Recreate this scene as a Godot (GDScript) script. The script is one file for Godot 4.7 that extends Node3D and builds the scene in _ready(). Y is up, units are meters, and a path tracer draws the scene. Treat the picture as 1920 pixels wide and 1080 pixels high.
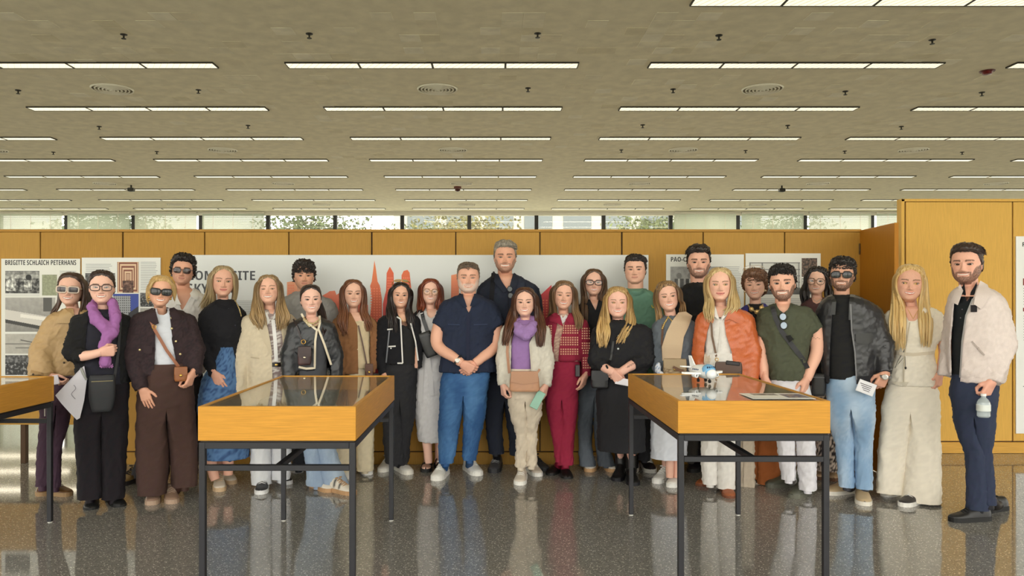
extends Node3D

# ------------------------------------------------------------------ picture geometry
const F := 1480.0          # focal length in pixels of the 1920 x 1080 frame
const VX := 920.0          # vanishing point of the room's depth
const VY := 559.0
const EYE := 1.52          # lens height
const CEIL := 5.45
const WALL_Z := 7.23       # front face of the exhibition partition
const RWALL_Z := 7.73      # front face of the taller partition at the right
const FAR_Z := 35.9        # far window wall
const BACK_Z := -2.0       # window wall behind the camera

var used := {}
var mats := {}
var noise := FastNoiseLite.new()
var cam_pos := Vector3(0, EYE, 0)

func W(px: float, py: float, d: float) -> Vector3:
	return Vector3((px - VX) / F * d, EYE - (py - VY) / F * d, -d)

func floor_at(px: float, py: float) -> Vector3:
	var d := EYE * F / (py - VY)
	return Vector3((px - VX) / F * d, 0, -d)

# ------------------------------------------------------------------ naming
func numbered(parent: Node, called: String) -> String:
	var key := str(parent.get_instance_id()) + called
	var n: int = used.get(key, 0)
	used[key] = n + 1
	return called if n == 0 else "%s_%03d" % [called, n]

func thing(called: String, label: String, category: String, at := Vector3.ZERO, group := "") -> Node3D:
	var o := Node3D.new()
	o.name = numbered(self, called)
	add_child(o)
	o.position = at
	tag(o, label, category, group)
	return o

func tag(o: Node, label: String, category: String, group := "") -> Node:
	o.set_meta("label", label)
	o.set_meta("category", category)
	if group != "":
		o.set_meta("group", group)
	return o

func put(mb: MB, called: String, m: Material, parent: Node = null, at := Vector3.ZERO) -> MeshInstance3D:
	return put_mesh(mb.mesh(), called, m, parent, at)

func put_mesh(me: Mesh, called: String, m: Material, parent: Node = null, at := Vector3.ZERO) -> MeshInstance3D:
	var p: Node = self if parent == null else parent
	var o := MeshInstance3D.new()
	o.mesh = me
	o.material_override = m
	o.name = numbered(p, called)
	p.add_child(o)
	o.position = at
	return o

func struct(o: Node) -> Node:
	o.set_meta("kind", "structure")
	return o

# ------------------------------------------------------------------ materials
func srgb(r: float, g: float, b: float) -> Color:
	return Color(r / 255.0, g / 255.0, b / 255.0)

func lin(c: Color) -> Color:
	return c.srgb_to_linear()

func mat(c: Color, rough := 0.8, metal := 0.0, key := "") -> StandardMaterial3D:
	var k := "%s|%.3f|%.3f|%s" % [c.to_html(), rough, metal, key]
	if mats.has(k):
		return mats[k]
	var m := StandardMaterial3D.new()
	m.albedo_color = c
	m.roughness = rough
	m.metallic = metal
	mats[k] = m
	return m

# material that takes its colour from the vertices, with a fine grain of its own
func vmat(key: String, rough: float, grain := 0.0, gscale := 20.0, metal := 0.0) -> StandardMaterial3D:
	if mats.has(key):
		return mats[key]
	var m := StandardMaterial3D.new()
	m.vertex_color_use_as_albedo = true
	m.roughness = rough
	m.metallic = metal
	if grain > 0.0:
		m.albedo_texture = noise_tex(0.08, 1.0 - grain, 1.0, 128)
		m.uv1_triplanar = true
		m.uv1_scale = Vector3.ONE * gscale
	mats[key] = m
	return m

func noise_tex(freq: float, lo: float, hi: float, size := 256, octaves := 3, stretch := Vector2.ONE, seed_ := 1) -> ImageTexture:
	var n := FastNoiseLite.new()
	n.seed = seed_
	n.noise_type = FastNoiseLite.TYPE_SIMPLEX
	n.frequency = freq
	n.fractal_octaves = octaves
	var im := Image.create(size, size, false, Image.FORMAT_RGB8)
	for y in size:
		for x in size:
			# blend across the border so that the tile repeats
			var u := float(x) / size
			var v := float(y) / size
			var a := n.get_noise_2d(x * stretch.x, y * stretch.y)
			var b := n.get_noise_2d((x - size) * stretch.x, y * stretch.y)
			var c := n.get_noise_2d(x * stretch.x, (y - size) * stretch.y)
			var d := n.get_noise_2d((x - size) * stretch.x, (y - size) * stretch.y)
			var s := lerpf(lerpf(a, b, u), lerpf(c, d, u), v)
			var g := clampf(lerpf(lo, hi, clampf(s * 0.9 + 0.5, 0, 1)), 0, 1)
			im.set_pixel(x, y, Color(g, g, g))
	im.generate_mipmaps()
	return ImageTexture.create_from_image(im)

# ------------------------------------------------------------------ mesh builder
class MB extends RefCounted:
	var v := PackedVector3Array()
	var n := PackedVector3Array()
	var c := PackedColorArray()
	var u := PackedVector2Array()
	var i := PackedInt32Array()
	var col := Color.WHITE

	func vert(p: Vector3, nn: Vector3, cc: Color) -> int:
		v.append(p); n.append(nn); c.append(cc)
		return v.size() - 1

	func tri(a: int, b: int, d: int) -> void:
		# Godot's front faces run clockwise: turn the triangle if it disagrees with its normals
		var g := (v[b] - v[a]).cross(v[d] - v[a])
		if g.dot(n[a] + n[b] + n[d]) > 0.0:
			i.append(a); i.append(d); i.append(b)
		else:
			i.append(a); i.append(b); i.append(d)

	func quad(a: Vector3, b: Vector3, d: Vector3, e: Vector3, out: Vector3) -> void:
		var nn := (b - a).cross(d - a).normalized()
		if nn.dot(out) < 0.0: nn = -nn
		var k := vert(a, nn, col)
		vert(b, nn, col); vert(d, nn, col); vert(e, nn, col)
		tri(k, k + 1, k + 2); tri(k, k + 2, k + 3)

	func poly(pts: Array, out: Vector3) -> void:
		var nn: Vector3 = (pts[1] - pts[0]).cross(pts[2] - pts[0]).normalized()
		if nn.dot(out) < 0.0: nn = -nn
		var k := v.size()
		for p in pts: vert(p, nn, col)
		for j in range(1, pts.size() - 1): tri(k, k + j, k + j + 1)

	# box with chamfered edges, axes taken from a basis
	func box(at: Vector3, size: Vector3, bev := 0.0, bs := Basis.IDENTITY) -> void:
		var h := size * 0.5
		var ax := [Vector3.RIGHT, Vector3.UP, Vector3.BACK]
		if bev <= 0.0:
			for k in 3:
				for s in [-1.0, 1.0]:
					var a: Vector3 = ax[k]; var b: Vector3 = ax[(k + 1) % 3]; var d: Vector3 = ax[(k + 2) % 3]
					var o: Vector3 = a * s * h[k]
					var e: Vector3 = b * h[(k + 1) % 3]; var f: Vector3 = d * h[(k + 2) % 3]
					quad(at + bs * (o - e - f), at + bs * (o + e - f), at + bs * (o + e + f), at + bs * (o - e + f), bs * (a * s))
			return
		bev = minf(bev, minf(h.x, minf(h.y, h.z)) * 0.9)
		var hi := h - Vector3.ONE * bev
		for k in 3:
			var k1 := (k + 1) % 3; var k2 := (k + 2) % 3
			for s in [-1.0, 1.0]:
				var a: Vector3 = ax[k] * s
				var o: Vector3 = a * h[k]
				var e: Vector3 = ax[k1] * hi[k1]; var f: Vector3 = ax[k2] * hi[k2]
				quad(at + bs * (o - e - f), at + bs * (o + e - f), at + bs * (o + e + f), at + bs * (o - e + f), bs * a)
				for t in [-1.0, 1.0]:   # edge chamfers between axes k and k1
					var p0: Vector3 = ax[k] * s * h[k] + ax[k1] * t * hi[k1]
					var p1: Vector3 = ax[k] * s * hi[k] + ax[k1] * t * h[k1]
					quad(at + bs * (p0 - f), at + bs * (p1 - f), at + bs * (p1 + f), at + bs * (p0 + f), bs * (ax[k] * s + ax[k1] * t))
		for sx in [-1.0, 1.0]:
			for sy in [-1.0, 1.0]:
				for sz in [-1.0, 1.0]:
					var q := Vector3(sx, sy, sz)
					poly([at + bs * (Vector3(h.x, hi.y, hi.z) * q), at + bs * (Vector3(hi.x, h.y, hi.z) * q), at + bs * (Vector3(hi.x, hi.y, h.z) * q)], bs * q)

	# round tube along points; radii one per point
	func tube(pts: PackedVector3Array, rad: PackedFloat32Array, sides := 6, closed := false, cols: PackedColorArray = PackedColorArray()) -> void:
		var m := pts.size()
		if m < 2: return
		var base := v.size()
		var ref := Vector3(0.13, 0.21, 1.0).normalized()
		for k in m:
			var t: Vector3
			if closed: t = pts[(k + 1) % m] - pts[(k + m - 1) % m]
			else: t = pts[mini(k + 1, m - 1)] - pts[maxi(k - 1, 0)]
			t = t.normalized()
			var a := t.cross(ref)
			if a.length() < 0.05: a = t.cross(Vector3.UP)
			a = a.normalized()
			var b := t.cross(a)
			var cc := cols[k] if cols.size() == m else col
			for s in sides:
				var w := TAU * s / sides
				var d := a * cos(w) + b * sin(w)
				vert(pts[k] + d * rad[k], d, cc)
		var last := m if closed else m - 1
		for k in last:
			var r0 := base + k * sides
			var r1 := base + ((k + 1) % m) * sides
			for s in sides:
				var s1 := (s + 1) % sides
				tri(r0 + s, r0 + s1, r1 + s1); tri(r0 + s, r1 + s1, r1 + s)
		if not closed:
			for e in [0, m - 1]:
				var nn := (pts[0] - pts[1]).normalized() if e == 0 else (pts[m - 1] - pts[m - 2]).normalized()
				var r: int = base + e * sides
				var k0 := v.size()
				for s in sides: vert(v[r + s], nn, c[r + s])
				for s in range(1, sides - 1): tri(k0, k0 + s, k0 + s + 1)

	# lathe round the y axis: profile of (radius, y)
	func lathe(at: Vector3, prof: Array, sides := 24, bs := Basis.IDENTITY) -> void:
		for k in prof.size() - 1:
			var p: Vector2 = prof[k]; var q: Vector2 = prof[k + 1]
			var nn := Vector2(q.y - p.y, -(q.x - p.x)).normalized()
			var base := v.size()
			for s in sides + 1:
				var w := TAU * s / sides
				var d := Vector3(cos(w), 0, sin(w))
				var n3 := bs * (d * nn.x + Vector3.UP * nn.y)
				vert(at + bs * (d * p.x + Vector3.UP * p.y), n3, col)
				vert(at + bs * (d * q.x + Vector3.UP * q.y), n3, col)
			for s in sides:
				var b2 := base + s * 2
				tri(b2, b2 + 1, b2 + 3); tri(b2, b2 + 3, b2 + 2)

	# ellipsoid
	func ball(at: Vector3, r: Vector3, nu := 12, nv := 8, bs := Basis.IDENTITY) -> void:
		var base := v.size()
		for j in nv + 1:
			var t := PI * j / nv
			for k in nu + 1:
				var w := TAU * k / nu
				var d := Vector3(sin(t) * cos(w), cos(t), sin(t) * sin(w))
				vert(at + bs * (d * r), (bs * (d / r)).normalized(), col)
		for j in nv:
			for k in nu:
				var a := base + j * (nu + 1) + k
				tri(a, a + 1, a + nu + 2); tri(a, a + nu + 2, a + nu + 1)

	# flat outline given thickness along dir (outline in any plane)
	func prism(pts: Array, dir: Vector3) -> void:
		var flat := PackedVector2Array()
		var nrm := dir.normalized()
		var e1 := nrm.cross(Vector3.UP)
		if e1.length() < 0.1: e1 = nrm.cross(Vector3.RIGHT)
		e1 = e1.normalized()
		var e2 := nrm.cross(e1)
		for p in pts: flat.append(Vector2(p.dot(e1), p.dot(e2)))
		var t := Geometry2D.triangulate_polygon(flat)
		for side in 2:
			var k := v.size()
			for p in pts: vert(p + (dir if side == 1 else Vector3.ZERO), nrm if side == 1 else -nrm, col)
			for j in range(0, t.size(), 3): tri(k + t[j], k + t[j + 1], k + t[j + 2])
		var mid := Vector3.ZERO
		for p in pts: mid += p
		mid /= pts.size()
		var area := 0.0
		for j in flat.size():
			var q := flat[(j + 1) % flat.size()]
			area += flat[j].x * q.y - q.x * flat[j].y
		for j in pts.size():
			var a: Vector3 = pts[j]; var b: Vector3 = pts[(j + 1) % pts.size()]
			var ed := flat[(j + 1) % flat.size()] - flat[j]
			var on := Vector2(ed.y, -ed.x) * signf(area)
			quad(a, b, b + dir, a + dir, e1 * on.x + e2 * on.y)

	func smooth() -> void:
		# area-weighted normals from the triangles
		var acc := PackedVector3Array()
		acc.resize(v.size())
		for k in range(0, i.size(), 3):
			var a := i[k]; var b := i[k + 1]; var d := i[k + 2]
			var g := (v[d] - v[a]).cross(v[b] - v[a])
			acc[a] += g; acc[b] += g; acc[d] += g
		for k in v.size():
			if acc[k].length_squared() > 1e-20: n[k] = acc[k].normalized()

	func mesh() -> ArrayMesh:
		var me := ArrayMesh.new()
		if i.is_empty(): return me
		var a := []
		a.resize(Mesh.ARRAY_MAX)
		a[Mesh.ARRAY_VERTEX] = v
		a[Mesh.ARRAY_NORMAL] = n
		a[Mesh.ARRAY_COLOR] = c
		if u.size() == v.size(): a[Mesh.ARRAY_TEX_UV] = u
		a[Mesh.ARRAY_INDEX] = i
		me.add_surface_from_arrays(Mesh.PRIMITIVE_TRIANGLES, a)
		return me

# ------------------------------------------------------------------ the scene
func _ready() -> void:
	# camera: a level lens, shifted so that the room's vanishing point lies at (920, 559)
	var cam := Camera3D.new()
	cam.name = "camera"
	add_child(cam)
	cam.position = cam_pos
	cam.near = 0.05
	cam.far = 400.0
	cam.projection = Camera3D.PROJECTION_FRUSTUM
	cam.size = 1080.0 / F * cam.near
	cam.frustum_offset = Vector2(960.0 - VX, VY - 540.0) / F * cam.near
	cam.current = true

	# overcast sky and exposure
	var sky_mat := ProceduralSkyMaterial.new()
	sky_mat.sky_top_color = srgb(230, 228, 222)
	sky_mat.sky_horizon_color = srgb(242, 238, 226)
	sky_mat.ground_bottom_color = srgb(120, 122, 104)
	sky_mat.ground_horizon_color = srgb(170, 174, 160)
	sky_mat.sun_angle_max = 0.0
	sky_mat.energy_multiplier = 1.0
	var sky := Sky.new()
	sky.sky_material = sky_mat
	var env := Environment.new()
	env.background_mode = Environment.BG_SKY
	env.sky = sky
	env.background_energy_multiplier = 2.5
	env.ambient_light_source = Environment.AMBIENT_SOURCE_SKY
	env.tonemap_mode = Environment.TONE_MAPPER_LINEAR
	env.tonemap_exposure = 2.45
	env.sdfgi_enabled = true
	env.ssao_enabled = true
	env.ssil_enabled = true
	var we := WorldEnvironment.new()
	we.name = "environment"
	we.environment = env
	add_child(we)

	noise.seed = 7
	noise.noise_type = FastNoiseLite.TYPE_SIMPLEX
	noise.frequency = 1.0
	noise.fractal_type = FastNoiseLite.FRACTAL_NONE

	build_shell()
	build_ceiling_fittings()
	build_partitions()
	build_outside()
	build_posters()
	build_tables()
	build_people()

# ------------------------------------------------------------------ shell
func terrazzo() -> StandardMaterial3D:
	var cell := FastNoiseLite.new()
	cell.seed = 3
	cell.noise_type = FastNoiseLite.TYPE_CELLULAR
	cell.cellular_return_type = FastNoiseLite.RETURN_CELL_VALUE
	cell.frequency = 0.13
	cell.fractal_type = FastNoiseLite.FRACTAL_NONE
	var edge := FastNoiseLite.new()
	edge.seed = 3
	edge.noise_type = FastNoiseLite.TYPE_CELLULAR
	edge.cellular_return_type = FastNoiseLite.RETURN_DISTANCE2_SUB
	edge.frequency = 0.13
	edge.fractal_type = FastNoiseLite.FRACTAL_NONE
	var s := 512
	var im := Image.create(s, s, false, Image.FORMAT_RGB8)
	for y in s:
		for x in s:
			var v := cell.get_noise_2d(x, y)
			var e := edge.get_noise_2d(x, y)
			var g := Color(0.53, 0.525, 0.505)
			if e > -0.72:
				if v > 0.8: g = Color(0.93, 0.915, 0.87)
				elif v > 0.45: g = Color(0.62, 0.61, 0.58)
				elif v > 0.1: g = Color(0.58, 0.57, 0.55)
				elif v < -0.6: g = Color(0.40, 0.398, 0.39)
			im.set_pixel(x, y, g)
	im.generate_mipmaps()
	var m := StandardMaterial3D.new()
	m.albedo_texture = ImageTexture.create_from_image(im)
	m.uv1_triplanar = true
	m.uv1_world_triplanar = true
	m.uv1_scale = Vector3.ONE * 1.9
	m.roughness = 0.05
	m.metallic_specular = 0.85
	return m

func wood_mat(base: Color, key: String, rough := 0.5) -> StandardMaterial3D:
	if mats.has(key): return mats[key]
	var m := StandardMaterial3D.new()
	m.albedo_color = base
	var across := key.begins_with("table") or key.ends_with("base") or key == "cap"
	var tk := "woodtex_across" if across else "woodtex"
	if not mats.has(tk):
		mats[tk] = noise_tex(0.02, 0.9, 1.0, 512, 4, Vector2(0.3, 14.0) if across else Vector2(14.0, 0.3), 5)
	m.albedo_texture = mats[tk]
	m.uv1_triplanar = true
	m.uv1_scale = Vector3(1.1, 1.1, 1.1)
	m.roughness = rough
	m.metallic_specular = 0.3
	mats[key] = m
	return m

func glass_mat() -> StandardMaterial3D:
	if mats.has("glass"): return mats["glass"]
	var m := StandardMaterial3D.new()
	m.transparency = BaseMaterial3D.TRANSPARENCY_ALPHA
	m.albedo_color = Color(0.93, 0.97, 0.95, 0.06)
	m.roughness = 0.02
	mats["glass"] = m
	return m

func build_shell() -> void:
	var mb := MB.new()
	mb.box(Vector3(0, -0.1, -17.0), Vector3(67, 0.2, 38.4))
	struct(put(mb, "floor", terrazzo()))
	mb = MB.new()
	mb.box(Vector3(0, CEIL + 0.2, -17.0), Vector3(67, 0.4, 38.4))
	var cm := StandardMaterial3D.new()
	cm.albedo_color = srgb(244, 234, 208)
	cm.albedo_texture = noise_tex(0.03, 0.93, 1.0, 256, 4, Vector2.ONE, 11)
	cm.uv1_triplanar = true
	cm.uv1_world_triplanar = true
	cm.uv1_scale = Vector3.ONE * 0.33
	cm.roughness = 0.9
	var ceil_ := struct(put(mb, "ceiling", cm))
	# single acoustic tiles that stand out from the rest, on a one-foot grid
	var rng := RandomNumberGenerator.new()
	rng.seed = 21
	var tones := []
	for k in 5:
		var tm := cm.duplicate()
		tm.albedo_color = [srgb(247, 238, 214), srgb(240, 229, 203), srgb(236, 225, 197), srgb(249, 241, 220), srgb(242, 233, 209)][k]
		tones.append(tm)
	var tile := MB.new()
	tile.box(Vector3.ZERO, Vector3(0.301, 0.008, 0.301), 0.002)
	var tme := tile.mesh()
	var taken := {}
	var made := 0
	while made < 290:
		var gz := int(pow(rng.randf(), 1.7) * 46.0)
		var gx := rng.randi_range(-26, 30)
		var rz := fposmod(gz * 0.3048 + 10.4 - 10.18, 3.048)
		if rz < 0.62 or taken.has(Vector2i(gx, gz)): continue
		var dd := gz * 0.3048 + 10.4
		if absf(gx * 0.3048 - 0.1) > dd * 0.66: continue
		if absf(fposmod(gx * 0.3048 + 0.98 + 0.6, 6.096) - 0.6) < 0.7 and absf(fposmod(dd - 14.8 + 0.6, 6.096) - 0.6) < 0.7: continue
		taken[Vector2i(gx, gz)] = 1
		put_mesh(tme, "ceiling_tile", tones[rng.randi() % 5], ceil_, Vector3(gx * 0.3048, CEIL - 0.001, -dd))
		made += 1
	# window walls: far, behind the camera, and the two ends of the hall
	var steel := mat(srgb(24, 24, 26), 0.5)
	var fascia := mat(srgb(226, 222, 210), 0.7)
	window_wall("wall_far", Vector3(0, 0, -FAR_Z), Vector3(1, 0, 0), 33.4, -0.97, steel, fascia)
	window_wall("wall_back", Vector3(0, 0, -BACK_Z), Vector3(1, 0, 0), 33.4, -0.97, steel, fascia)
	window_wall("wall_left", Vector3(-33.4, 0, -17.0), Vector3(0, 0, 1), 19.0, 0.0, steel, fascia)
	window_wall("wall_right", Vector3(33.4, 0, -17.0), Vector3(0, 0, 1), 19.0, 0.0, steel, fascia)
	# blinds in the far bays left and right of the clear ones
	for k in range(-8, 8):
		var x0 := -0.97 + 3.048 * k
		if k >= -3 and k <= 2: continue
		var b := thing("window_blind", "pale slatted blind hanging in far window bay beside clear panes", "blind", Vector3(x0 + 1.524, 0, -FAR_Z + 0.22), "blinds in the far windows")
		var sm := StandardMaterial3D.new()
		var odd: bool = k % 2 == 0
		sm.albedo_color = srgb(205, 214, 200) if odd else srgb(222, 228, 216)
		sm.roughness = 0.8
		sm.backlight_enabled = true
		sm.backlight = Color(0.42, 0.46, 0.42) if odd else Color(0.55, 0.58, 0.54)
		var s := MB.new()
		var y := 1.4
		while y < CEIL - 0.12:
			s.box(Vector3(0, y, 0), Vector3(2.8, 0.046, 0.004), 0.0, Basis(Vector3.RIGHT, 0.35 if odd else 0.2))
			y += 0.05
		put(s, "slats", sm, b)
		s = MB.new()
		s.box(Vector3(0, CEIL - 0.07, 0), Vector3(2.8, 0.08, 0.07), 0.01)
		put(s, "head_rail", fascia, b)
		s = MB.new()
		for cx in [-0.9, 0.0, 0.9]: s.box(Vector3(cx, CEIL - 2.0, 0.03), Vector3(0.02, 4.0, 0.004))
		put(s, "cords", fascia, b)

func window_wall(called: String, at: Vector3, along: Vector3, half: float, phase: float, steel: Material, fascia: Material) -> void:
	var root := Node3D.new()
	root.name = called
	add_child(root)
	struct(root)
	root.position = at
	var bs := Basis(along, Vector3.UP, along.cross(Vector3.UP))
	var k0 := int(ceil((-half - phase) / 3.048))
	var k1 := int(floor((half - phase) / 3.048))
	var post := MB.new()
	post.box(Vector3(0, CEIL / 2, 0), Vector3(0.17, CEIL, 0.22), 0.01, bs)
	var pm := post.mesh()
	var pane := MB.new()
	pane.box(Vector3(0, 1.45, 0), Vector3(2.87, 2.5, 0.012), 0.0, bs)
	var pane_low := pane.mesh()
	pane = MB.new()
	pane.box(Vector3(0, 4.0, 0), Vector3(2.87, 2.5, 0.012), 0.0, bs)
	var pane_high := pane.mesh()
	for k in range(k0, k1 + 1):
		var p := along * (phase + 3.048 * k)
		put_mesh(pm, "mullion", steel, root, p)
		if k < k1:
			put_mesh(pane_low, "pane", glass_mat(), root, p + along * 1.524)
			put_mesh(pane_high, "pane", glass_mat(), root, p + along * 1.524)
	var r := MB.new()
	r.box(Vector3(0, 0.1, 0), Vector3(half * 2, 0.2, 0.2), 0.0, bs)
	put(r, "sill", steel, root)
	r = MB.new()
	r.box(Vector3(0, 2.72, 0), Vector3(half * 2, 0.06, 0.1), 0.0, bs)
	put(r, "transom", steel, root)
	r = MB.new()
	r.box(Vector3(0, CEIL - 0.09, 0), Vector3(half * 2, 0.18, 0.3), 0.0, bs)
	put(r, "fascia", fascia, root)

# ------------------------------------------------------------------ ceiling lamps, vents, sprinklers
func build_ceiling_fittings() -> void:
	var frame := MB.new()
	for s in [-1.0, 1.0]:
		frame.box(Vector3(s * 0.604, -0.012, 0), Vector3(0.016, 0.03, 0.31), 0.002)
		frame.box(Vector3(0, -0.012, s * 0.147), Vector3(1.22, 0.03, 0.016), 0.002)
	var lens := MB.new()
	lens.box(Vector3(0, -0.012, 0), Vector3(1.192, 0.016, 0.28))
	var fins := MB.new()
	for k in range(-5, 6):
		fins.box(Vector3(k * 0.108, -0.022, 0), Vector3(0.003, 0.006, 0.28), 0.0, Basis(Vector3.UP, 0.5))
	var fm := frame.mesh(); var lm := lens.mesh(); var nm := fins.mesh()
	var fmat := mat(srgb(60, 56, 48), 0.6)
	var glow := StandardMaterial3D.new()
	glow.albedo_color = srgb(235, 232, 220)
	glow.roughness = 0.5
	glow.emission_enabled = true
	glow.emission = Color(1.0, 0.97, 0.86)
	glow.emission_energy_multiplier = 0.42
	var fin_mat := mat(srgb(225, 220, 205), 0.5)
	for row in range(0, 9):
		var d := 13.28 + 3.048 * (row - 1)
		if row == 0: d = 10.42
		for g in range(-4, 5):
			var cx := -0.98 + 6.096 * g
			if row == 0 and g != 1: continue
			if absf((cx - 0.1) / d) - 2.6 / d > 0.67: continue
			for k in 4:
				var o := thing("ceiling_light", "long recessed fluorescent ceiling light panel in a row of four", "ceiling light", Vector3(cx + (k - 1.5) * 1.228, CEIL, -d), "ceiling lights in long rows")
				put_mesh(fm, "frame", fmat, o)
				put_mesh(lm, "diffuser", glow, o)
				if row < 4: put_mesh(nm, "louver", fin_mat, o)
				if k == 1:
					var l := AreaLight3D.new()
					l.name = "glow"
					o.add_child(l)
					l.position = Vector3(0.614, -0.04, 0)
					l.rotation.x = -PI / 2
					l.area_size = Vector2(4.88, 0.28)
					l.light_color = Color(1.0, 0.95, 0.84)
					l.light_energy = 1.6
					l.area_range = 60.0
					l.shadow_enabled = true
	# round air vents
	var rings := []
	for k in 6:
		var r := MB.new()
		var ro := 0.38 - k * 0.064
		r.lathe(Vector3.ZERO, [Vector2(ro, 0.0), Vector2(ro - 0.012, -0.028 - 0.004 * k), Vector2(ro - 0.03, -0.02 - 0.004 * k), Vector2(ro - 0.026, 0.0)], 40)
		rings.append(r.mesh())
	var dark := MB.new()
	dark.lathe(Vector3.ZERO, [Vector2(0.0, -0.006), Vector2(0.375, -0.006), Vector2(0.375, 0.0)], 40)
	var dm := dark.mesh()
	var white := mat(srgb(246, 240, 224), 0.5)
	for row in range(0, 4):
		for g in range(-4, 5):
			var d := 14.8 + 6.096 * row
			var cx := -1.0 + 6.096 * g
			if absf((cx - 0.1) / d) > 0.67: continue
			var o := thing("ceiling_vent", "round white ceiling air vent with concentric rings", "air vent", Vector3(cx, CEIL - 0.004, -d), "round ceiling vents")
			put_mesh(dm, "throat", mat(srgb(120, 112, 92), 0.8), o)
			for r in rings: put_mesh(r, "ring", white, o)
	# sprinkler heads, halfway between the light rows
	var cup := MB.new()
	cup.lathe(Vector3.ZERO, [Vector2(0.0, -0.075), Vector2(0.036, -0.072), Vector2(0.036, -0.066), Vector2(0.012, -0.06), Vector2(0.014, -0.02), Vector2(0.05, -0.012), Vector2(0.055, 0.0)], 12)
	var cmz := cup.mesh()
	for p in [[232, 64], [580, 63], [1008, 62], [1348, 66], [1748, 74], [34, 169], [372, 168], [990, 165], [1262, 167], [1585, 171], [1841, 173], [186, 237], [465, 235], [1205, 234], [1477, 235], [1690, 237], [100, 285], [294, 284], [1165, 281], [1398, 282], [1584, 283], [1804, 285]]:
		var d: float = F * (CEIL - EYE) / (VY - p[1])
		var o := put_mesh(cmz, "sprinkler_head", mat(srgb(46, 42, 36), 0.5, 0.4), null, W(p[0], p[1], d) * Vector3(1, 0, 1) + Vector3(0, CEIL, 0))
		tag(o, "small dark sprinkler head hanging from the ceiling", "sprinkler", "ceiling sprinklers")
	# alarm light, camera dome, speaker box
	var d2 := F * (CEIL - EYE) / (VY - 133.0)
	var al := thing("alarm_light", "dark red fire alarm strobe on ceiling beside a light panel", "alarm", Vector3((1851 - VX) / F * d2, CEIL, -d2))
	var b := MB.new()
	b.lathe(Vector3.ZERO, [Vector2(0.0, -0.07), Vector2(0.07, -0.06), Vector2(0.09, -0.02), Vector2(0.1, 0.0)], 16)
	put(b, "lens", mat(srgb(110, 22, 20), 0.3), al)
	b = MB.new()
	b.lathe(Vector3.ZERO, [Vector2(0.0, -0.015), Vector2(0.12, -0.014), Vector2(0.125, 0.0)], 16)
	put(b, "base", mat(srgb(90, 24, 22), 0.5), al)
	d2 = F * (CEIL - EYE) / (VY - 350.0)
	var dc := thing("camera_dome", "black security camera dome under the ceiling", "camera", Vector3((858 - VX) / F * d2, CEIL, -d2))
	b = MB.new()
	b.ball(Vector3(0, -0.08, 0), Vector3(0.11, 0.1, 0.11))
	put(b, "dome", mat(srgb(70, 24, 22), 0.2), dc)
	b = MB.new()
	b.lathe(Vector3.ZERO, [Vector2(0.0, -0.08), Vector2(0.13, -0.08), Vector2(0.13, 0.0)], 16)
	put(b, "housing", mat(srgb(120, 70, 62), 0.5), dc)
	for q in [[246, 347], [1466, 348]]:
		d2 = F * (CEIL - EYE) / (VY - q[1])
		var sp := thing("ceiling_projector", "small dark box fixed under the ceiling on a short stem", "ceiling box", Vector3((q[0] - VX) / F * d2, CEIL, -d2), "dark ceiling boxes")
		b = MB.new()
		b.box(Vector3(0, -0.16, 0), Vector3(0.2, 0.12, 0.2), 0.02)
		put(b, "box", mat(srgb(40, 40, 40), 0.5), sp)
		b = MB.new()
		b.lathe(Vector3.ZERO, [Vector2(0.03, -0.1), Vector2(0.03, 0.0)], 10)
		put(b, "stem", mat(srgb(60, 58, 52), 0.5), sp)

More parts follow.
